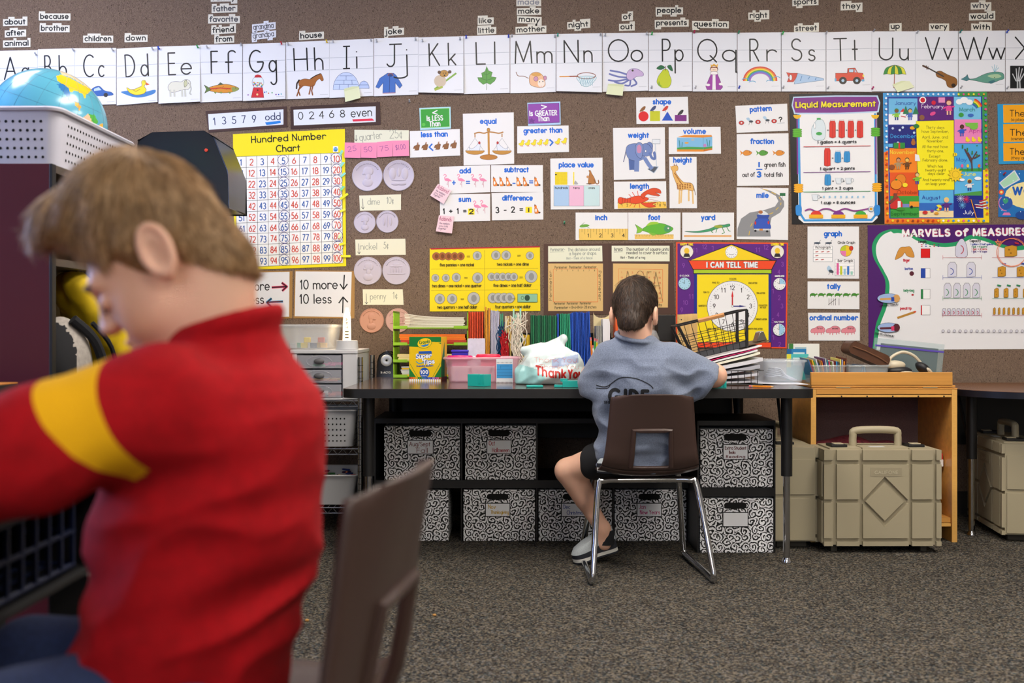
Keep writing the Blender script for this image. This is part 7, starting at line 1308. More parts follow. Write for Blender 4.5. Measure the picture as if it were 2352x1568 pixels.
# paper heap with wire basket on top
def sheet(label, pl, pr, d, dep, th, col, name='paper_sheaf', cat='paper', wob=.0025):
    X0, Z0, X1, Z1 = PX(pl[0], d), PZ(pl[1], d), PX(pr[0], d), PZ(pr[1], d); m = MB(); q = 8; ph = 1
    f = lambda u, v, k: (X0+(X1-X0)*u, d+dep*v, max(Z0+(Z1-Z0)*u+wob*math.sin(PI*u+ph)*math.sin(PI*u)+k, TT+.001+k))
    m.add([f(j/q, v, k) for j in range(q+1) for v, k in ((0, 0), (1, 0), (1, th), (0, th))], [(4*j+a, 4*j+4+a, 4*j+4+(a+1) % 4, 4*j+(a+1) % 4) for j in range(q) for a in range(4)]+[(0, 1, 2, 3), (4*q, 4*q+3, 4*q+2, 4*q+1)], ink(col)); return simple(name, label, cat, m, smooth=False)
for i, (pl, pr, th, c_, lab) in enumerate((((1622, 884), (1742, 877), .006, 'b8bac4', 'grey paper sheaf at the bottom of the leaning heap'), ((1612, 878), (1742, 862), .0085, 'c4c6d0', 'thick pale sheaf low in the leaning paper heap'), ((1605, 872), (1746, 845), .0125, 'a8aab4', 'open binder of pages in the leaning paper heap'), ((1602, 862), (1752, 829), .013, 'd0d2da', 'white sheaf in the middle of the leaning heap'), ((1600, 852), (1746, 813), .008, 'e2e2d0', 'cream pages high in the leaning paper heap'), ((1600, 845), (1740, 806), .006, 'd8d9de', 'white pages under the pink folder'), ((1601, 838), (1738, 801), .002, 'c82a68', 'pink folder near the top of the leaning heap'), ((1600, 833), (1750, 795), .005, 'dcdde2', 'topmost white pages under the wire basket'))): sheet(lab, pl, pr, 3.68+.006*i, .26, th, c_)
t = thing('clipboard', 'brown clipboard with a steel clip at the top of the paper heap', 'clipboard', (PX(1742, 3.76), 3.76, PZ(789, 3.76))); R = Matrix.Rotation(-.22, 4, 'Y')
MB().box((-.07, 0, 0), (.045, .2, .004), mk('hardboard', '5a4430', rough=.5), R).build('board', t); MB().hexa([R @ Vector(v) for v in ((.0, .02, .006), (.04, .02, .006), (.04, .09, .006), (0, .09, .006))], [R @ Vector(v) for v in ((.02, .02, .04), (.034, .02, .042), (.034, .09, .042), (.02, .09, .04))], mk('clip_steel', 'a8a49a', rough=.25, metal=1)).build('clip', t, bevel=.002)
t = thing('wire_tray', 'dark wire paper tray under the leaning paper heap', 'tray', (PX(1690, 3.66), 3.655, TT)); m = MB()
for z in (.004, .055): m.tube([(-.09, -.004, z), (.07, -.004, z), (.095, -.004, z) if z < .01 else (.1, .0, z), (.1, .25, z)], .0018, dark, 6)
for i in range(8): m.tube([(-.09+.024*i, -.004, .004), (-.09+.024*i, -.004, .055)], .0014, dark, 5)
m.build('wire_frame', t)
t = thing('wire_basket', 'tilted black wire basket with a wooden handle on the paper heap', 'basket', (PX(1648, 3.8), 3.74, PZ(809, 3.8))); R = Matrix.Rotation(-.235, 4, 'Y'); w2, dp, h_ = .117, .16, .135
def rod(m, a, b, r, mt=dark): m.tube([R @ Vector(a), R @ Vector(b)], r, mt, 6)
m = MB()
for y in (0, dp):
    for i in range(9): x = -w2*.85+w2*1.7*i/8; rod(m, (x, y, 0), (x*1.12, y, h_*(.98 if y else .72)), .0011)
    for k in range(5): rod(m, (-w2*(.86+.03*k), y, h_*.16*k), (w2*(.86+.03*k), y, h_*.16*k), .0011)
for sx in (-1, 1):
    for k in range(5): rod(m, (sx*w2*(.86+.03*k), 0, h_*.18*k), (sx*w2*(.86+.03*k), dp, h_*.18*k), .0011)
for i in range(7): rod(m, (-w2*.8, dp*i/6, 0), (w2*.8, dp*i/6, 0), .0011)
m.build('wire_mesh', t); m = MB(); rod(m, (-w2*1.13, 0, h_), (w2*1.13, 0, h_), .0034); rod(m, (-w2*1.13, dp, h_), (w2*1.13, dp, h_), .0034)
for sx in (-1, 1): rod(m, (sx*w2*1.13, 0, h_), (sx*w2*1.13, dp, h_), .0034); [rod(m, (sx*w2*.86, y, -.002), (sx*w2*1.13, y, h_), .0058) for y in (0, dp)]
m.box((-w2*.86, .0, .0), (w2*.86, .003, .024), mk('slate_strip', '3a3b40', rough=.5), R); m.build('rim_frame', t); m = MB(); rod(m, (-.055, 0, h_+.001), (.045, 0, h_+.001), .0085, mk('dowel', 'c08a58', rough=.45)); m.build('handle', t)
# clear bin of papers, loose sheet
tub('clear_bin', 'clear bin of curled white papers at the end of the long table', PX(1752, 3.8), PX(1850, 3.8), 3.78, 4.0, TT+.004, PZ(829, 3.8), clear('cdd6e0', .3), None, .88, 'bin', .008)
for i in range(5): sheet('curled white paper lying in the clear bin at the table end', (1772+2*i, 866-5*i), (1830-4*i, 872-2*i), 3.85+.01*i, .1, .002, 'd4d8e8', 'curled_paper', 'paper', .012)['group'] = 'curled papers in the clear bin'
sheet('loose white sheet lying under the clear bin', (1728, 880), (1856, 889), 3.7, .3, .0015, 'dfe3ee', 'loose_paper')
# ------------------------------------------------------------------ on the wooden shelf
zt = wz+.0115
def cbin(label, x0, x1, ytop, d): return tub('clear_bin', label, PX(x0, d), PX(x1, d), d, d+.17, zt, PZ(ytop, d), clear('c4d0d4', .3), None, .9, 'bin', .007)
cbin('clear bin of thin books on the wooden shelf', 1868, 1946, 840, 3.95); cbin('clear bin under the brown purse on the wooden shelf', 1950, 2046, 840, 3.95)
bc = ['3a5a8a', 'b03a3a', 'd8b030', '4a8a4a', 'c8ccd4', '2a3a6a', '8a6a3a', 'd87a2a', '5a3a6a', 'a8b0b8', '2a7a8a', 'c83a6a', '6a7a3a', 'e0dcd0', '7a2a2a', '3f8fc8', '4a4a50', 'd8c860', '98a0c8', 'e08a20', '5a2a1a']
for i in range(21):
    x = 1872+3.3*i; b0 = Vector((PX(x, 3.97), 3.965, zt+.004)); hh = .087+random.uniform(-.006, .012); w2 = .0042; ln = -.03+.0018*i
    simple('thin_book', 'thin paperback book standing in the clear bin on the wooden shelf', 'book', MB().hexa([b0, b0+Vector((w2, 0, 0)), b0+Vector((w2, .12, 0)), b0+Vector((0, .12, 0))], [b0+Vector((ln, 0, hh)), b0+Vector((ln+w2, 0, hh)), b0+Vector((ln+w2, .12, hh+.006)), b0+Vector((ln, .12, hh+.006))], ink(bc[i])), 'thin books in the clear bin', smooth=False)
for i, (x, y, wd, c_, c2, lab) in enumerate(((1812, 789, 70, 'e0e2dc', '3a7a3a', 'white picture book at the back of the shelf books'), (1808, 801, 44, '2a7ab0', '1f5a90', 'large blue book leaning before the wall'), (1807, 813, 50, '4ab0b0', 'd8d040', 'teal and yellow book leaning nearest the clear bins'))):
    d = 4.14-.03*i; m = MB().box((0, 0, 0), (wd*d/F, .006, PZ(y, d)-TT), ink(c_)); a = Decal(m, (0, 0, PZ(y, d)-TT), (d/F, 0, 0), (0, 0, -d/F), (0, -1, 0)); a.rect(0, 0, 10, 30, c2).rect(14, 8, 40, 26, 'c8dcdc' if i else '9ab8c0'); simple('picture_book', lab, 'book', m, loc=(PX(x, d), d, TT), smooth=False)
for i, c_ in enumerate(('3a5a78', '5a8aa8', '2a4a68', '8ab0c8', '34506c')):
    b0 = Vector((PX(1963+8*i, 3.97), 3.965, zt+.004)); simple('blue_booklet', 'blue grey booklet leaning in the bin under the purse', 'book', MB().hexa([b0, b0+Vector((.004, 0, 0)), b0+Vector((.004, .12, 0)), b0+Vector((0, .12, 0))], [b0+Vector((.03-.012*i-.0, 0, .07-.002*i)), b0+Vector((.034-.012*i, 0, .07-.002*i)), b0+Vector((.034-.012*i, .12, .072)), b0+Vector((.03-.012*i, .12, .072))], ink(c_)), 'booklets under the purse', smooth=False)
t = thing('leather_purse', 'brown leather purse lying across the clear bin', 'purse', (PX(1992, 4.0), 3.99, PZ(821, 4.0))); R = Matrix.Rotation(.42, 4, 'Y'); lea = mk('brown_leather', '4f2f1c', rough=.45, noise=(30, .2), bump=(120, .3))
MB().prism([R @ Vector((x, 0, z)) for x, z in rrect(-.085, -.012, .085, .04, .02, 5)], (0, .1, 0), lea).build('pouch', t, bevel=.006); MB().tube([R @ Vector((x, -.002, z)) for x, z in ((-.075, .016), (-.02, .02), (.04, .018), (.078, .012))], .003, mk('zip_tape', '6a4630', rough=.6), 6).build('zip', t)
t = thing('zip_bag', 'clear zip bag holding a dark tablet behind the headphones', 'bag', (PX(2075, 4.15), 4.12, zt)); R = Matrix.Rotation(.1, 4, 'Y')
MB().box((-.12, 0, .0), (.12, .004, .15), mk('tablet', '2a2f38', rough=.2), R).build('tablet', t, bevel=.003); MB().box((-.145, -.006, 0), (.14, .012, .17), clear('a8c4c8', .28, .1), R).build('film', t); MB().box((-.145, -.008, .135), (.14, -.006, .142), plastic('5a4ab0', .3), R).build('zip_strip', t)
t = thing('headphones', 'cream and black headphones resting on the wooden shelf', 'headphones', (PX(2085, 4.0), 4.02, zt+.028)); cr = plastic('c8bfa8', .35)
MB().tube(spline([(-.075, 0, .035), (-.06, 0, .075), (-.015, 0, .098), (.03, 0, .085), (.06, 0, .055)], 6), .006, cr, 8).build('headband', t)
MB().ell((-.045, 0, .045), (.045, .02, .02), cr, 18).build('band_pad', t)
for x, z, rx, R in ((-.03, .022, .055, Matrix.Rotation(0, 3, 'Y')), (.07, .032, .036, Matrix.Rotation(.7, 3, 'Y'))): o = MB().ell((x, 0, z), (rx, .03, .02), mk('ear_cushion', '17181c', rough=.5), 18, R).build('ear_cup', t); MB().ell((x+.012, .0, z-.006), (rx*.8, .033, .012), cr, 18, R).build('cup_shell', o)
# ------------------------------------------------------------------ people
skin = mk('skin', 'e2b39a', rough=.5, sub=.12, noise=(14, .06), spec=.35)
def local(X, c, R, s=1): return [sum((X[i]-c[i])*R[i][k] for i in range(3))/s for k in range(3)]   # into the head's own axes: forward, left, up
def axes(yaw, pitch, roll=0):      # yaw turns the face from +X; pitch nods down
    M = Matrix.Rotation(yaw, 3, 'Z') @ Matrix.Rotation(pitch, 3, 'Y') @ Matrix.Rotation(roll, 3, 'X'); return M
def head(L, s=1):
    f = s_ell(L, (.003, 0, .026), (.077, .065, .076)); f = smin(f, s_ell(L, (.04, 0, -.028), (.052, .052, .068)), .03); f = smin(f, s_ell(L, (.034, 0, -.058), (.05, .043, .036)), .022)
    f = smin(f, s_ell(L, (.074, 0, -.08), (.018, .018, .016)), .022); f = smin(f, s_ell(L, (.076, 0, .016), (.016, .044, .012)), .022)
    for y in (-1, 1):
        f = smin(f, s_ell(L, (.048, y*.03, -.036), (.03, .022, .03)), .02); f = smax(f, -s_ell(L, (.094, y*.029, -.003), (.013, .016, .012)), .014)
        f = smin(f, s_ell(L, (.079, y*.029, -.006), (.011, .0135, .0105)), .004); f = smin(f, s_ell(L, (.101, y*.009, -.025), (.008, .007, .006)), .007)
    f = smin(f, s_cap(L, (.089, 0, .008), (.107, 0, -.021), .0065, .009), .012); f = smin(f, s_ell(L, (.094, 0, -.052), (.008, .02, .005)), .006); f = smin(f, s_ell(L, (.091, 0, -.061), (.009, .017, .0055)), .006)
    E = Matrix.Rotation(-.25, 3, 'Y')
    for y in (-1, 1):
        e = s_ell(L, (-.008, y*.073, -.004), (.019, .0075, .032), E); rim = np.abs(s_ell(L, (-.008, y*.079, -.004), (.0155, .009, .0275), E))-.0035; e = smax(e, -s_ell(L, (-.004, y*.0835, -.007), (.010, .007, .017), E), .004); e = smin(e, smax(rim, np.abs(L[1]-y*.0785)-.0035, .002), .003); e = smin(e, s_ell(L, (-.001, y*.073, -.03), (.009, .007, .009)), .005); f = smin(f, e, .006)
    return f
def hair_f(L, fringe):
    f = s_ell(L, (.003, 0, .04), (.0845, .0775, .1)); f = smin(f, s_ell(L, (-.042, 0, -.035), (.04, .046, .058)), .02); f = smax(f, .8*L[0]-.6*L[2]-.0265, .01); f = smax(f, np.maximum(-.03-L[2], -.2)*.9*(L[0] > -.012)+(L[0] <= -.012)*-.73*(L[2]-.945*L[0]+.0187), .008)
    f = smin(f, s_ell(L, (.05, 0, .1), (.045, .055, .03)), .02)
    if fringe: f = smin(f, s_ell(L, (.08, .0, .108), (.034, .046, .014), Matrix.Rotation(.3, 3, 'Y')), .02)
    for y in (-1, 1): f = smax(f, -s_ell(L, (-.004, y*.085, -.012), (.025, .04, .036)), .006); f = smax(f, -s_cap(L, (.055, y*.09, .0), (.03, y*.09, -.06), .035), .012)
    return f+.0022*s_noise(L, (60, 110, 50), 5, 2)
def hair_mesh(name, f, org, h, c, R, s, mats, n, ln, parent):
    V, Q = nets(f, org, h); Q = Q[(Q >= 0).all(1)]; ctr = V[Q].mean(1); nr = np.cross(V[Q[:, 2]]-V[Q[:, 0]], V[Q[:, 3]]-V[Q[:, 1]]); nr /= np.linalg.norm(nr, axis=1)[:, None]+1e-12
    Rm = np.array(R); crown = Rm @ (np.array((-.045, .01, .12))*s)+np.array(c); k = rng.choice(len(Q), n); p = ctr[k]; nn = nr[k]
    t = p-crown; t -= nn*(t*nn).sum(1)[:, None]; t /= np.linalg.norm(t, axis=1)[:, None]+1e-9; side = np.cross(nn, t)
    t = t+side*rng.normal(0, .2, (n, 1)); lp = ((p-np.array(c))/s) @ Rm; e = .8*lp[:, 0]-.6*lp[:, 2]; lim = np.where(lp[:, 2] > .1, 1, np.clip((.03-e)/.03, .12, 1)); lim *= np.where((np.abs(lp[:, 1]) > .045) & (np.hypot(lp[:, 0]+.01, lp[:, 2]-.01) < .055), .3, 1); lim = np.where((lp[:, 2] < -.01) | ((lp[:, 0] < -.05) & (lp[:, 2] < .05)), np.minimum(lim, .3), lim); lim = np.where(lp[:, 0] > .09, .45, lim); L_ = (ln*rng.uniform(.6, 1.25, (n, 1)))*lim[:, None]; Vs, Fs = [V], [Q.tolist()]; nv = len(V); rad = .0011*s
    rows = []
    for a in (0, .4, .75, 1.0):
        q = p+t*L_*a-nn*((L_*a)**2/(2*.1*s))+nn*(.0006+.0035*s*a*lim[:, None]*rng.uniform(.3, 1, (n, 1))); w_ = rad*(1-a*.75); rows.append([q+side*w_, q-side*w_*.5+nn*w_*.8, q-side*w_*.5-nn*w_*.4])
    A = np.stack([np.stack(r, 1) for r in rows], 1).reshape(-1, 3); Vs.append(A); fs = []
    b = nv+np.arange(n)*12
    for i in range(3):
        for j in range(3): fs.append(np.stack([b+3*i+j, b+3*i+(j+1) % 3, b+3*i+3+(j+1) % 3, b+3*i+3+j], 1))
    fs = np.concatenate(fs); me = bpy.data.meshes.new(name); me.from_pydata(np.concatenate(Vs).tolist(), [], Q.tolist()+fs.tolist())
    for m in mats: me.materials.append(m)
    mi = np.zeros(len(Q)+len(fs), np.int32); tone = rng.integers(0, len(mats), n); mi[len(Q):] = np.tile(tone, 9); me.polygons.foreach_set('material_index', mi); me.polygons.foreach_set('use_smooth', [True]*len(mi)); me.update()
    o = bpy.data.objects.new(name, me); COL.objects.link(o); o.parent = parent; return o
def hand(X, w, d, up, s=1, side=1, curl=.5):
    w, d, up = Vector(w), Vector(d).normalized(), Vector(up).normalized(); sd = d.cross(up).normalized()*side; g = lambda a, b, c: tuple(w+d*a*s+sd*b*s+up*c*s)
    f = smin(s_cap(X, g(0, 0, 0), g(.05, .012, 0), .017*s, .014*s), s_cap(X, g(.01, 0, 0), g(.048, -.014, 0), .015*s, .013*s), .012*s)
    for b, l, z in ((.022, .043, 0), (.008, .052, 0), (-.007, .048, 0), (-.021, .038, 0)):
        a0, a1, a2 = g(.055, b, .002), g(.055+l*.5, b*1.15, -.002-.012*curl), g(.055+l*(.95-.3*curl), b*1.2, -.01-.03*curl); f = smin(f, smin(s_cap(X, a0, a1, .0075*s, .0068*s), s_cap(X, a1, a2, .0068*s, .0055*s), .003), .005)
    return smin(f, smin(s_cap(X, g(.012, .016, -.004), g(.038, .038, -.01), .0095*s, .008*s), s_cap(X, g(.038, .038, -.01), g(.058, .04, -.016), .008*s, .0065*s), .003), .006)

# ---- the boy in grey at the long table
root = thing('person', 'dark haired person in a grey T-shirt and black shorts sitting with back turned', 'person', (0, 0, 0))
hc = P(1459, 697, 3.33); hc = Vector((hc.x, 3.36, hc.z-.038)); HR = axes(PI/2-.3, .34); hs = .985
X, org, h = field((.12, 3.2, 0.0), (.84, 3.78, 1.03), .0052)
L = local(X, hc, HR, hs); f = head(L)*hs
f = smin(f, s_cap(X, hc+HR @ Vector((-.022, 0, -.045)), (.418, 3.345, .8), .041, .044), .025); f = smin(f, s_cap(X, (.418, 3.345, .8), (.43, 3.36, .73), .042, .05), .02)
f = smin(f, s_ell(X, (.435, 3.365, .56), (.115, .062, .19)), .04); f = smin(f, s_ell(X, (.435, 3.385, .43), (.115, .07, .07)), .04)
f = smin(f, s_chain(X, [(.325, 3.368, .738), (.272, 3.41, .675), (.36, 3.6, .67)], [.036, .034, .022], .015), .02); f = smin(f, hand(X, (.362, 3.605, .672), (.75, .65, 0), (0, 0, 1), .85, -1, .6), .012)
f = smin(f, s_chain(X, [(.54, 3.368, .732), (.70, 3.44, .672), (.66, 3.6, .672)], [.038, .038, .024], .02), .02); f = smin(f, hand(X, (.655, 3.6, .675), (-.5, .85, 0), (0, 0, 1), .85, 1, .6), .012)
kn_, an_ = P(1304, 1081, 3.5), P(1384, 1214, 3.53)
f = smin(f, s_chain(X, [(.38, 3.38, .41), tuple(kn_), tuple(an_), tuple(an_+Vector((.005, .01, -.05)))], [.068, .042, .026, .03], .02), .02); f = smin(f, s_cap(X, kn_.lerp(an_, .18)+Vector((.012, -.012, 0)), kn_.lerp(an_, .45)+Vector((.01, -.012, 0)), .036, .032), .03)
f = smin(f, s_chain(X, [(.49, 3.4, .415), (.58, 3.6, .41), (.45, 3.42, .395), (.37, 3.37, .385)], [.066, .05, .036, .03], .02), .03)
body = sculpt('body', f, org, h, skin, root)
gm = mk('grey_jersey', '717c92', rough=.95, noise=(260, .22), sheen=.2); bk = mk('black_cloth', '121318', rough=.9)
X, org, h = field((.19, 3.22, .33), (.74, 3.62, .85), .0042)
rows = [(.352, .43, 3.385, .125, .08), (.375, .425, 3.383, .145, .084), (.45, .428, 3.375, .145, .085), (.53, .432, 3.365, .155, .085), (.6, .44, 3.357, .162, .087), (.68, .443, 3.355, .158, .088), (.735, .438, 3.36, .137, .08), (.765, .43, 3.365, .105, .07), (.79, .422, 3.36, .075, .06), (.812, .416, 3.355, .064, .055)]
f = s_stack(X, rows); sl = s_cap(X, (.325, 3.365, .742), (.281, 3.385, .645), .05, .056); sl = smax(sl, -((X[0]-.262)*-.2+(X[2]-.612)*1.0), .004); f = smin(f, sl, .035); sr = s_cap(X, (.54, 3.365, .735), (.652, 3.39, .66), .054, .07); sr = smax(sr, (X[0]-.668)*.86+(X[2]-.65)*-.5-.006, .004); f = smin(f, sr, .035)

fold = s_noise(X, (26, 20, 34), 2, 2)+.8*s_noise([X[0]+.5*X[2], X[1], X[2]-.4*X[0]], (38, 15, 16), 6); f = f+.0085*(np.abs(fold)-.5)*np.clip((.78-X[2])/.1, .15, 1)
f = f+.006*np.clip(1-np.abs(X[2]-.40-.03*np.sin(18*X[0]))/.03, 0, 1)*s_noise(X, (20, 10, 120), 3)
nk = s_cap(X, (.415, 3.35, .842), (.408, 3.355, .93), .055); f = smax(f, -nk, .006)
tor = np.sqrt((np.sqrt(((X[0]-.413)/1.05)**2+(X[1]-3.353)**2)-.0585)**2+(X[2]-.806-.12*(X[0]-.413)*-1-.25*(3.35-X[1])*-1)**2)-.0075; f = smin(f, tor, .004)
shirt = sculpt('shirt', f, org, h, gm, root)
def on_shirt(pts, w_): return ribbon(pts, w_, False)
pol = []; k_ = 3.27/F
for t_, x0, x1 in (('GIDE', 1402, 1488),): pol += arced(t_, PX(x0, 3.27), PX(x1, 3.27), lambda x: PZ(926, 3.27)-.03*(x-PX(1404, 3.27)), 31*k_, 8*k_)
def fine(pts, w_): return ribbon([tuple(p) for p in spline(pts, 8)], w_, False)
zz = lambda px, py: (PX(px, 3.27), PZ(py, 3.27))
pol += fine([zz(1372, 886), zz(1395, 889), zz(1425, 868), zz(1460, 869), zz(1490, 882), zz(1500, 892)], 2*k_)+fine([zz(1372, 893), zz(1396, 893), zz(1404, 884)], 1.6*k_)
pol += arced('SOFTBALL', PX(1390, 3.27), PX(1410, 3.27), lambda x: PZ(928, 3.27), 6*k_, 1.2*k_)
wrap(shirt, pol, bk, 'shirt_print', shirt, 3.0)
X, org, h = field((.2, 3.24, .31), (.68, 3.66, .47), .005)
f = smin(s_ell(X, (.435, 3.395, .41), (.135, .078, .06)), s_cap(X, (.38, 3.38, .41), (.285, 3.44, .375), .078, .062), .03); f = smin(f, s_cap(X, (.49, 3.4, .415), (.56, 3.56, .41), .078, .062), .03); f = smax(f, -((X[0]-.268)*.8-(X[1]-3.46)*.6+.0), .004)+.002*s_noise(X, 60, 2)
sculpt('shorts', f, org, h, bk, root)
def shoe(heel, toe, up, wd, name='shoe'):
    heel, toe, up = Vector(heel), Vector(toe), Vector(up).normalized(); d = (toe-heel); L_ = d.length; d.normalize(); sd = d.cross(up).normalized(); up = sd.cross(d)
    M = Matrix((d, sd, up)).transposed().to_4x4(); M.translation = heel; m = MB(); grey_ = mk('shoe_mesh', 'a8b0b4', rough=.8, noise=(200, .1)); so = plastic('d8d8d2', .5); nav = mk('shoe_navy', '20242e', rough=.7)
    o = [(x*L_, y*wd) for x, y in spline([(0, -.3), (.1, -.42), (.45, -.4), (.72, -.52), (.92, -.4), (1, 0), (.92, .4), (.72, .5), (.45, .42), (.1, .42), (0, .3), (-.02, 0), (0, -.3)], 4)][:-1]
    m.prism([(x, y, 0) for x, y in o], (0, 0, .006), nav).prism([(x, y, .006) for x, y in o], (0, 0, .012), so); n = len(o); up_ = [(0, 1.0, .018), (.35, 1.0, .04), (.75, .92, .064), (1, .72, .08)]
    vs = []
    for q, s_, z in up_: vs += [((x-L_*.42*q)*s_+L_*.42*q-.12*L_*q*(1-s_), y*s_, z+(.03*q if x < L_*.4 else -.022*q*(x/L_-.4)/.6)) for x, y in o]
    fs = [(i*n+j, i*n+(j+1) % n, (i+1)*n+(j+1) % n, (i+1)*n+j) for i in range(3) for j in range(n)]+[tuple(range(3*n, 4*n))]
    m.add(vs, fs[:n], nav).add(vs, fs[n:], grey_); o_ = m.build(name, root, T=M, bevel=.001); q = MB(); writing(q, [('PUMA', .1*L_, .34*L_, .045, .013, .0026)], lambda a, b: (a, -.46*wd-.0, b), mk('lime_print', 'c8d820', rough=.5)); q.add([(.08*L_, -.455*wd, .04), (.36*L_, -.455*wd, .04), (.36*L_, -.455*wd, .062), (.08*L_, -.455*wd, .062)], [(0, 1, 2, 3)], grey_); q.build('side_mark', o_, T=M, smooth=False); return o_
a_, b_ = P(1417, 1262, 3.56), P(1317, 1291, 3.535); shoe(a_, (b_.x, b_.y, .002), (.12, -.1, 1), .062)
MB().lathe([(.031, 0), (.03, .05), (.028, .05)], (an_.x+.012, an_.y+.008, an_.z-.055), bk, 16).build('sock', root)
shoe((.47, 3.375, .354), (.285, 3.335, .352), (0, 0, 1), .06)
def hairs(nm, cols): return [mk('%s_hair_%d' % (nm, i), c, rough=.5, spec=.5, noise=(40, .2)) for i, c in enumerate(cols)]
lo_, hi_ = hc-Vector((.14, .14, .13)), hc+Vector((.14, .14, .15)); X, org, h = field(lo_, hi_, .0035); L = local(X, hc, HR, hs)
hair_mesh('hair', hair_f(L, False)*hs, org, h, hc, HR, hs, hairs('dark', ['35271d', '443224', '281d16', '5a4433']), 5000, .034, root)

# ---- the boy in red, close by at the desk
root = thing('person', 'blond person in a red T-shirt with a yellow sleeve band, head bowed over the desk', 'person', (0, 0, 0))
HR = axes(PI+.02, .66); hs = .95; ear = P(362, 580, 1.03); hc = ear-HR @ Vector((-.006, .07, -.006))*hs
lo_, hi_ = Vector((hc.x-.15, hc.y-.11, .79)), hc+Vector((.13, .11, .13)); X, org, h = field(lo_, hi_, .0026); L = local(X, hc, HR, hs); nk0 = hc+HR @ Vector((-.028, 0, -.045)); hd = smin(head(L)*hs, s_cap(X, nk0, (-.331, 1.1, .80), .043, .047), .025); parts = [(hd, org, h)]
S_, E_, Wr = Vector((-.362, .985, .765)), Vector((-.535, .905, .68)), Vector((-.71, .99, .668))
X, org, h = field((-.84, .82, .02), (-.2, 1.4, .9), .008)
g = s_cap(X, nk0, (-.331, 1.1, .80), .042, .046); g = smin(g, s_cap(X, (-.331, 1.1, .80), (-.32, 1.1, .74), .046, .07), .03); g = smin(g, s_ell(X, (-.325, 1.1, .64), (.085, .11, .17)), .04); g = smin(g, s_ell(X, (-.345, 1.1, .475), (.07, .085, .06)), .03)
g = smin(g, s_chain(X, [S_, E_, Wr], [.042, .035, .025], .015), .03); g = smin(g, hand(X, Wr, (-1, .25, -.03), (0, 0, 1), .95, 1, .5), .012); S2, E2, W2_ = (-.33, 1.215, .765), (-.5, 1.27, .69), (-.68, 1.2, .668); g = smin(g, s_chain(X, [S2, E2, W2_], [.042, .035, .025], .015), .03); g = smin(g, hand(X, W2_, (-1, -.2, -.03), (0, 0, 1), .95, -1, .5), .012)
for y in (.985, 1.205): g = smin(g, s_chain(X, [(-.36, y+(.03 if y < 1.1 else -.03), .452), (-.56, y-.02, .43), (-.55, y-.02, .1), (-.56, y-.02, .05)], [.044, .036, .03, .03], .02), .03)
parts.append((g, org, h)); sculpt('body', parts, None, None, skin, root)
red = mk('red_jersey', '9c0410', rough=.9, noise=(60, .12), spec=.25); yel = mk('yellow_jersey', 'e0a80c', rough=.9, spec=.25)
X, org, h = field((-.78, .82, .375), (-.18, 1.32, .87), .0045)
rows = [(.385, -.365, 1.1, .118, .142), (.4365, -.367, 1.1, .12, .14), (.475, -.365, 1.1, .121, .13), (.523, -.351, 1.1, .121, .13), (.571, -.34, 1.1, .121, .13), (.62, -.334, 1.1, .121, .132), (.6675, -.327, 1.1, .117, .135), (.7157, -.322, 1.1, .116, .135), (.74, -.322, 1.1, .114, .13), (.765, -.322, 1.1, .106, .118), (.788, -.32, 1.1, .088, .1), (.807, -.314, 1.1, .068, .07), (.828, -.312, 1.1, .056, .054), (.85, -.31, 1.1, .05, .05)]
f = s_stack(X, rows); f = smin(f, s_chain(X, [S_+Vector((.012, .02, -.006)), S_.lerp(E_, .5), E_, E_.lerp(Wr, .8)], [.062, .055, .05, .036], .02), .03); f = smin(f, s_chain(X, [S2, E2, Vector(E2).lerp(Vector(W2_), .8)], [.06, .05, .036], .02), .03)
f = f+.0105*(np.abs(s_noise([X[0]*.8+.6*X[2], X[1], X[2]-.5*X[0]], (20, 12, 36), 3, 2))-.4)*np.clip((.8-X[2])/.15, .12, 1)+.0028*s_noise(X, (45, 30, 30), 8)*np.clip((.8-X[2])/.1, .2, 1)
f = smax(f, -s_cap(X, nk0, (-.325, 1.1, .855), .054), .005)
cz = X[2]-.834-.3*(X[0]+.314); tor = np.sqrt((np.sqrt((X[0]+.318)**2+((X[1]-1.1)*1.05)**2)-.057)**2+(cz*.7)**2)-.0085; f = smin(f, tor, .006)
pL, pR = P(182, 1015, .93), P(268, 970, .94); nL, nR = np.array((-.8, .1, -.6)), np.array((-.916, .1, -.4)); ab = np.array(E_-S_)
def band(C):
    t_ = np.clip(((C-np.array(S_)) @ ab)/(ab @ ab), 0, 1); dist = np.linalg.norm(C-np.array(S_)-t_[:, None]*ab, axis=1)
    return ((C-np.array(pR)) @ nR > 0) & ((C-np.array(pL)) @ nL < 0) & (dist < .068) & (C[:, 1] < 1.04)
sh = sculpt('shirt', f, org, h, red, root, mats=[red, yel]); import bmesh
b_ = bmesh.new(); b_.from_mesh(sh.data)
for co, no in ((pL, nL), (pR, nR)): bmesh.ops.bisect_plane(b_, geom=b_.verts[:]+b_.edges[:]+b_.faces[:], plane_co=co, plane_no=no)
b_.to_mesh(sh.data); b_.free(); n_ = len(sh.data.polygons); C = np.zeros(n_*3); sh.data.polygons.foreach_get('center', C); sh.data.polygons.foreach_set('material_index', band(C.reshape(-1, 3)).astype(np.int32)); sh.data.polygons.foreach_set('use_smooth', [True]*n_)
X, org, h = field((-.7, .86, .03), (-.22, 1.34, .56), .008); f = s_ell(X, (-.345, 1.1, .455), (.09, .115, .065))
for y in (.985, 1.205): f = smin(f, s_chain(X, [(-.36, y+(.05 if y < 1.1 else -.05), .448), (-.57, y-.02, .43), (-.555, y-.02, .09)], [.066, .054, .05], .03), .03)
sculpt('jeans', f+.002*s_noise(X, 55, 1), org, h, mk('denim', '1b2a4e', rough=.9, noise=(200, .25)), root)
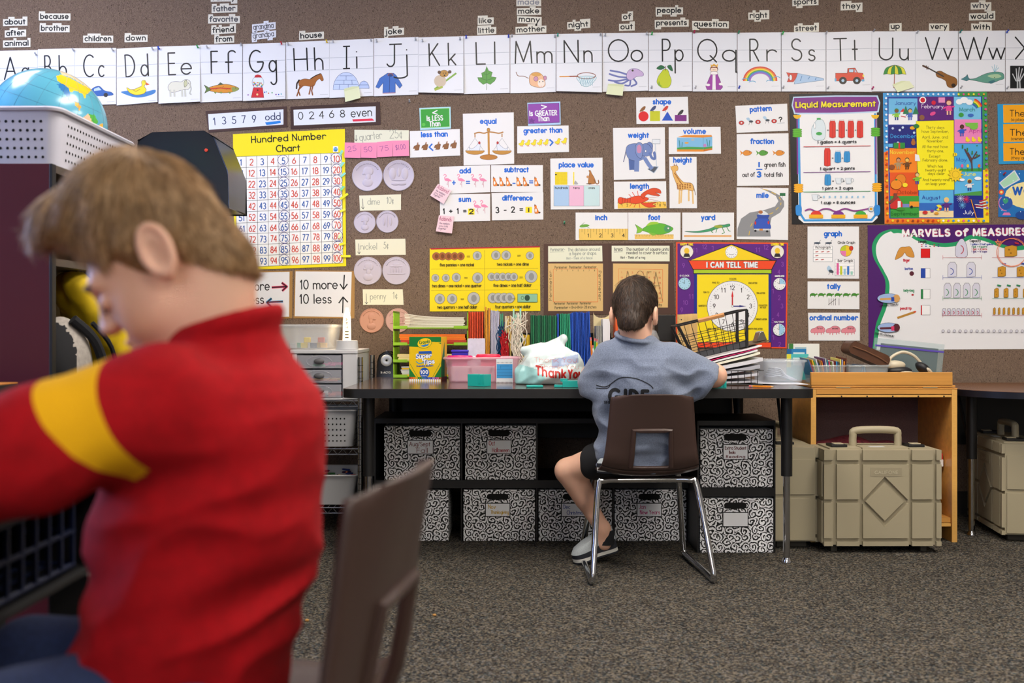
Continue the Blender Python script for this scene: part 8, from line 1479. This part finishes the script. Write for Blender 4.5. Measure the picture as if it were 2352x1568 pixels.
for y in (.965, 1.185): shoe((-.53, y, .0), (-.72, y-.01, .0), (0, 0, 1), .07)
lo_, hi_ = hc-Vector((.2, .13, .13)), hc+Vector((.15, .13, .16)); X, org, h = field(lo_, hi_, .0027); L = local(X, hc, HR, hs)
hair_mesh('hair', hair_f(L, True)*hs, org, h, hc, HR, hs, hairs('blond', ['96754f', 'ae8a5f', '80613e', 'c8a67c', 'a07f58']), 11000, .038, root)
m = MB(); br = mk('blond_brow', '6a4e34', rough=.7)
for y in (-1, 1): m = MB(); m.tube([hc+HR @ Vector(q)*hs for q in ((.093, y*.012, .018), (.092, y*.028, .022), (.081, y*.044, .017))], .0028, br, 6).build('eyebrow', root)

for y in (-1, 1): MB().tube([hc+HR @ Vector(q)*hs for q in ((.089, y*.017, -.011), (.0915, y*.029, -.014), (.086, y*.041, -.011))], .0011, mk('lash', '3a2a20', rough=.6), 5).build('eyelash', root)
# ------------------------------------------------------------------ bookcase and what is on it; the near desk
mar = mk('maroon_laminate', '4d0f1e', rough=.38, noise=(3, .08)); BX, BZ, B0, B1 = -1.2, 1.265, 2.6, 4.2
t = thing('bookcase', 'tall maroon bookcase seen end-on with coats hanging in its open side', 'bookcase', (-1.5, 3.4, 0))
def bb(lo, hi, n, m=mar): MB().box((lo[0]+1.5, lo[1]-3.4, lo[2]), (hi[0]+1.5, hi[1]-3.4, hi[2]), m).build(n, t, bevel=.001, smooth=False)
bb((-1.8, B0, 0), (BX-.008, B0+.02, BZ), 'end_panel'); bb((BX-.008, B0-.001, 0), (BX, B0+.021, BZ), 'edge_strip', dark); bb((-1.8, B1-.02, 0), (BX, B1, BZ), 'far_panel'); bb((-1.8, B0+.02, BZ-.022), (BX, B1-.02, BZ-.001), 'top_board', mk('shelf_board', '4a4038', rough=.5)); bb((-1.8, B0+.02, 0), (-1.79, B1-.02, BZ-.022), 'back_panel', mk('tan_back', '8a7a58', rough=.7)); bb((-1.79, B0+.02, 1.0), (BX-.01, B1-.02, 1.02), 'shelf_board', mk('shelf_board', '4a4038')); bb((-1.79, B0+.02, .05), (BX-.01, B1-.02, .07), 'shelf_board', mk('shelf_board', '4a4038'))
X, org, h = field((-1.5, 2.74, .56), (-1.06, 3.4, .995), .01)
f = s_chain(X, [(-1.26, 2.86, .965), (-1.23, 2.94, .88), (-1.19, 3.05, .76), (-1.19, 3.12, .66)], [.035, .06, .075, .08], .03); f = smin(f, s_chain(X, [(-1.3, 2.92, .95), (-1.3, 3.06, .84), (-1.3, 3.12, .7)], [.05, .08, .09], .03), .04); f = f+.008*s_noise(X, (30, 30, 18), 2, 2)+.006*np.abs(s_noise(X, (50, 50, 20), 7))
tag(sculpt('coat', f, org, h, mk('yellow_coat', 'd8b80c', rough=.75, noise=(20, .1))), 'yellow coat hanging in the bookcase behind the face of the boy in red', 'coat')
X, org, h = field((-1.5, 2.62, .4), (-1.08, 3.0, .99), .01); f = smin(s_ell(X, (-1.24, 2.745, .74), (.07, .1, .13)), s_ell(X, (-1.26, 2.76, .56), (.09, .12, .14)), .05); f = f+.006*s_noise(X, 30, 3)
t = thing('backpack', 'black and pale grey backpack hanging in the bookcase beside the yellow coat', 'backpack', (0, 0, 0)); gb = mk('grey_canvas', '9c9690', rough=.8, noise=(90, .15)); sculpt('sack', f, org, h, bk, t, mats=[bk, gb], paint=lambda C: (C[:, 2] > .69) & ((C[:, 2]*.5+C[:, 1]) < 3.19) & (C[:, 1] > 2.7))
MB().tube(spline([(-1.2, 2.72, .86), (-1.16, 2.77, .8), (-1.15, 2.82, .7), (-1.15, 2.85, .6)], 5), .014, bk, 8).tube(spline([(-1.18, 2.8, .85), (-1.15, 2.86, .78), (-1.15, 2.92, .66)], 5), .007, bk, 6).build('strap', t); MB().tube([(-1.152, 2.83, .69), (-1.148, 2.84, .66)], .004, chrome, 6).build('zip_pull', t)
tub('perforated_basket', 'white perforated basket holding the globe on the maroon bookcase', -1.57, -1.2, 2.63, 3.16, BZ+.001, 1.415, plastic('c2c3d2', .4), (5, .0185, 0, .0042), .93, rim=.012)
# globe, its lands laid out on longitude and latitude
GC, GR_ = Vector((-1.383, 2.97, BZ+.175)), .165; m = MB(); oc = mk('globe_sea', '58a9c4', rough=.2, noise=(3, .12), spec=.6); nu, nv = 220, 130
lands = [('d8c8a8', [(137, 161), (155, 163), (176, 173), (196, 186), (212, 202), (204, 204), (184, 190), (163, 178), (141, 171)]), ('e0c018', [(128, 175), (139, 171), (163, 180), (188, 194), (204, 202), (212, 206), (200, 216), (194, 227), (190, 216), (173, 208), (163, 212), (157, 204), (141, 192), (131, 184)]), ('2a74b4', [(131, 192), (143, 192), (159, 204), (163, 220), (159, 231), (147, 214), (135, 200)]), ('dca020', [(169, 233), (180, 235), (188, 247), (182, 253), (173, 241)]), ('dcb898', [(188, 271), (204, 259), (208, 265), (214, 284), (196, 276)]), ('4aa838', [(204, 261), (216, 263), (227, 280), (220, 286), (212, 282)]), ('e0b030', [(226, 286), (236, 284), (236, 292), (228, 291)])]
def inside(x, y, p):
    r = False
    for i in range(len(p)):
        (x0, y0), (x1, y1) = p[i-1], p[i]
        if (y0 > y) != (y1 > y) and x < (x1-x0)*(y-y0)/(y1-y0)+x0: r = not r
    return r
faces = {}
vs = [GC+GR_*Vector((math.sin(PI*i/nv)*math.cos(2*PI*j/nu), math.sin(PI*i/nv)*math.sin(2*PI*j/nu), math.cos(PI*i/nv))) for i in range(nv+1) for j in range(nu)]
for i in range(nv):
    for j in range(nu):
        q = (i*nu+j, (i+1)*nu+j, (i+1)*nu+(j+1) % nu, i*nu+(j+1) % nu); c = (vs[q[0]]+vs[q[2]])/2; e = (c-GC)/GR_; mt = oc; px, py = CX+F*c.x/c.y, YH-F*(c.z-CZ)/c.y
        if e.dot(c-Vector((0, 0, CZ))) < 0:
            for col, poly_ in lands:
                if inside(px, py, poly_): mt = mk('globe_land_'+col, col, rough=.25)
        elif math.sin(3*e.x+2)*math.cos(4*e.z+1)+math.sin(5*e.y) > .9: mt = mk('globe_land_4aa838', '4aa838')
        faces.setdefault(mt, []).append(q)
for mt, fs in faces.items():
    for q in fs: m.f.append(q); m.m.append(m.mi(mt))
m.v = [tuple(v) for v in vs]; t = thing('globe', 'pale blue world globe resting in the perforated basket', 'globe', (0, 0, 0)); m.build('ball', t)
G = Matrix.Rotation(.35, 4, 'Y'); q = MB(); lc = mk('globe_line', '2a5a7a', rough=.3)
for k in range(-2, 4): a = k*.28; q.tube([GC+(G @ Vector((math.cos(a)*math.cos(b), math.cos(a)*math.sin(b), math.sin(a)))).to_3d()*(GR_+.0001) for b in (2*PI*i/72 for i in range(72))], .0009 if k == -1 else .0004, lc, 4, closed=True)
for k in range(9): b0 = k*PI/9; q.tube([GC+(G @ Vector((math.cos(a)*math.cos(b0), math.cos(a)*math.sin(b0), math.sin(a)))).to_3d()*(GR_+.0001) for a in (2*PI*i/72 for i in range(72))], .0004, lc, 4, closed=True)
q.build('grid_line', t)
tt = thing('cassette_player', 'black rounded player on the bookcase behind the boys hair', 'player', (0, 0, 0)); d = 3.55
MB().prism([P(x, y, d) for x, y in ((318, 322), (350, 306), (468, 302), (492, 314), (524, 392), (524, 470), (300, 470))][:5]+[Vector((PX(524, d), d, BZ+.001)), Vector((PX(300, d), d, BZ+.001))], (0, .24, 0), mk('player_black', '1c1e24', rough=.25)).build('case', tt, bevel=.012, seg=3); MB().lathe([(.006, 0), (.006, .004), (0, .005)], P(474, 345, d), plastic('c83a20', .4), 14, 'y').build('button', tt)
p = P(513, 375, 3.75); tag(MB().box((-.014, 0, BZ+.001), (.012, .02, p.z+.03), mk('gilt', 'c8a868', rough=.4)).box((-.009, -.001, p.z-.04), (.007, .001, p.z+.022), ink('e0dcd0')).build('small_frame', loc=(p.x, p.y, 0)), 'small gilt frame standing beside the black player', 'frame')
X, org, h = field((-1.3, 3.14, BZ), (-1.1, 3.4, BZ+.16), .008); f = s_chain(X, [(-1.25, 3.2, BZ+.04), (-1.21, 3.26, BZ+.1), (-1.15, 3.3, BZ+.06)], [.035, .03, .03], .02); tag(sculpt('pouch', smax(f, BZ+.001-X[2], .003), org, h, bk), 'black pouch on the bookcase between the basket and the player', 'pouch')
# desk by the boy in red
t = thing('school_desk', 'dark open-fronted desk that the boy in red leans over', 'desk', (-.92, 1.14, 0))
MB().box((-.3, -.36, .6), (.32, .36, .622), black).build('desktop', t, bevel=.004); m = MB().box((-.3, -.34, .482), (.31, .34, .488), dark).box((-.3, -.34, .488), (.31, -.33, .6), dark).box((-.3, .33, .488), (.31, .34, .6), dark).box((-.3, -.33, .488), (-.29, .33, .6), dark); m.build('book_box', t, smooth=False)
for x in (-.27, .285):
    for y in (-.32, .31): MB().box((x-.03, y-.025, 0), (x+.03, y+.025, .482), dark).build('leg', t, bevel=.003)
tb = thing('book_basket', 'dark blue plastic basket inside the desk of the boy in red', 'basket', (-.76, 1.28, .494)); bl = plastic('0b1838', .4)
for i in range(9): MB().box((-.12+.03*i, -.14, 0), (-.114+.03*i, .14, .004), bl).build('slat', tb)
m = MB()
for z in (.002, .05, .095): m.tube([(-.13, -.15, z), (.13, -.15, z), (.13, .15, z), (-.13, .15, z)], .004, bl, 6, closed=True)
for i in range(9):
    for sy in (-1, 1): m.box((.127, -.15+.037*i-.003, 0), (.133, -.15+.037*i+.003, .095), bl) if sy > 0 else m.box((-.12+.03*i-.003, -.153, 0), (-.12+.03*i+.003, -.147, .095), bl)
m.build('lattice', tb)
t = thing('side_table', 'small black table with an orange wood edge before the bookcase end', 'table', (-1.6, 2.2, 0)); z = .706
MB().box((-.4, -.18, z-.05), (.42, .18, z-.003), dark).box((-.4, -.18, z-.003), (.42, .18, z), mk('oak_edge', 'b0702a', rough=.4)).build('tabletop', t, bevel=.002)
for x in (-.36, .38):
    for y in (-.14, .14): MB().box((x-.02, y-.02, 0), (x+.02, y+.02, z-.05), dark).build('leg', t)
for i, (x, y) in enumerate(((705, 1427), (998, 1415), (830, 1500))):
    q = P(x, y, 2287*.8335/(y-YH)); tag(MB().ell((0, 0, .004), (.006, .004, .004), ink('b88a4a'), 8).build('crumb', loc=(q.x, q.y, 0)), 'tan crumb on the carpet near the close chair', 'crumb', 'crumbs on the carpet')
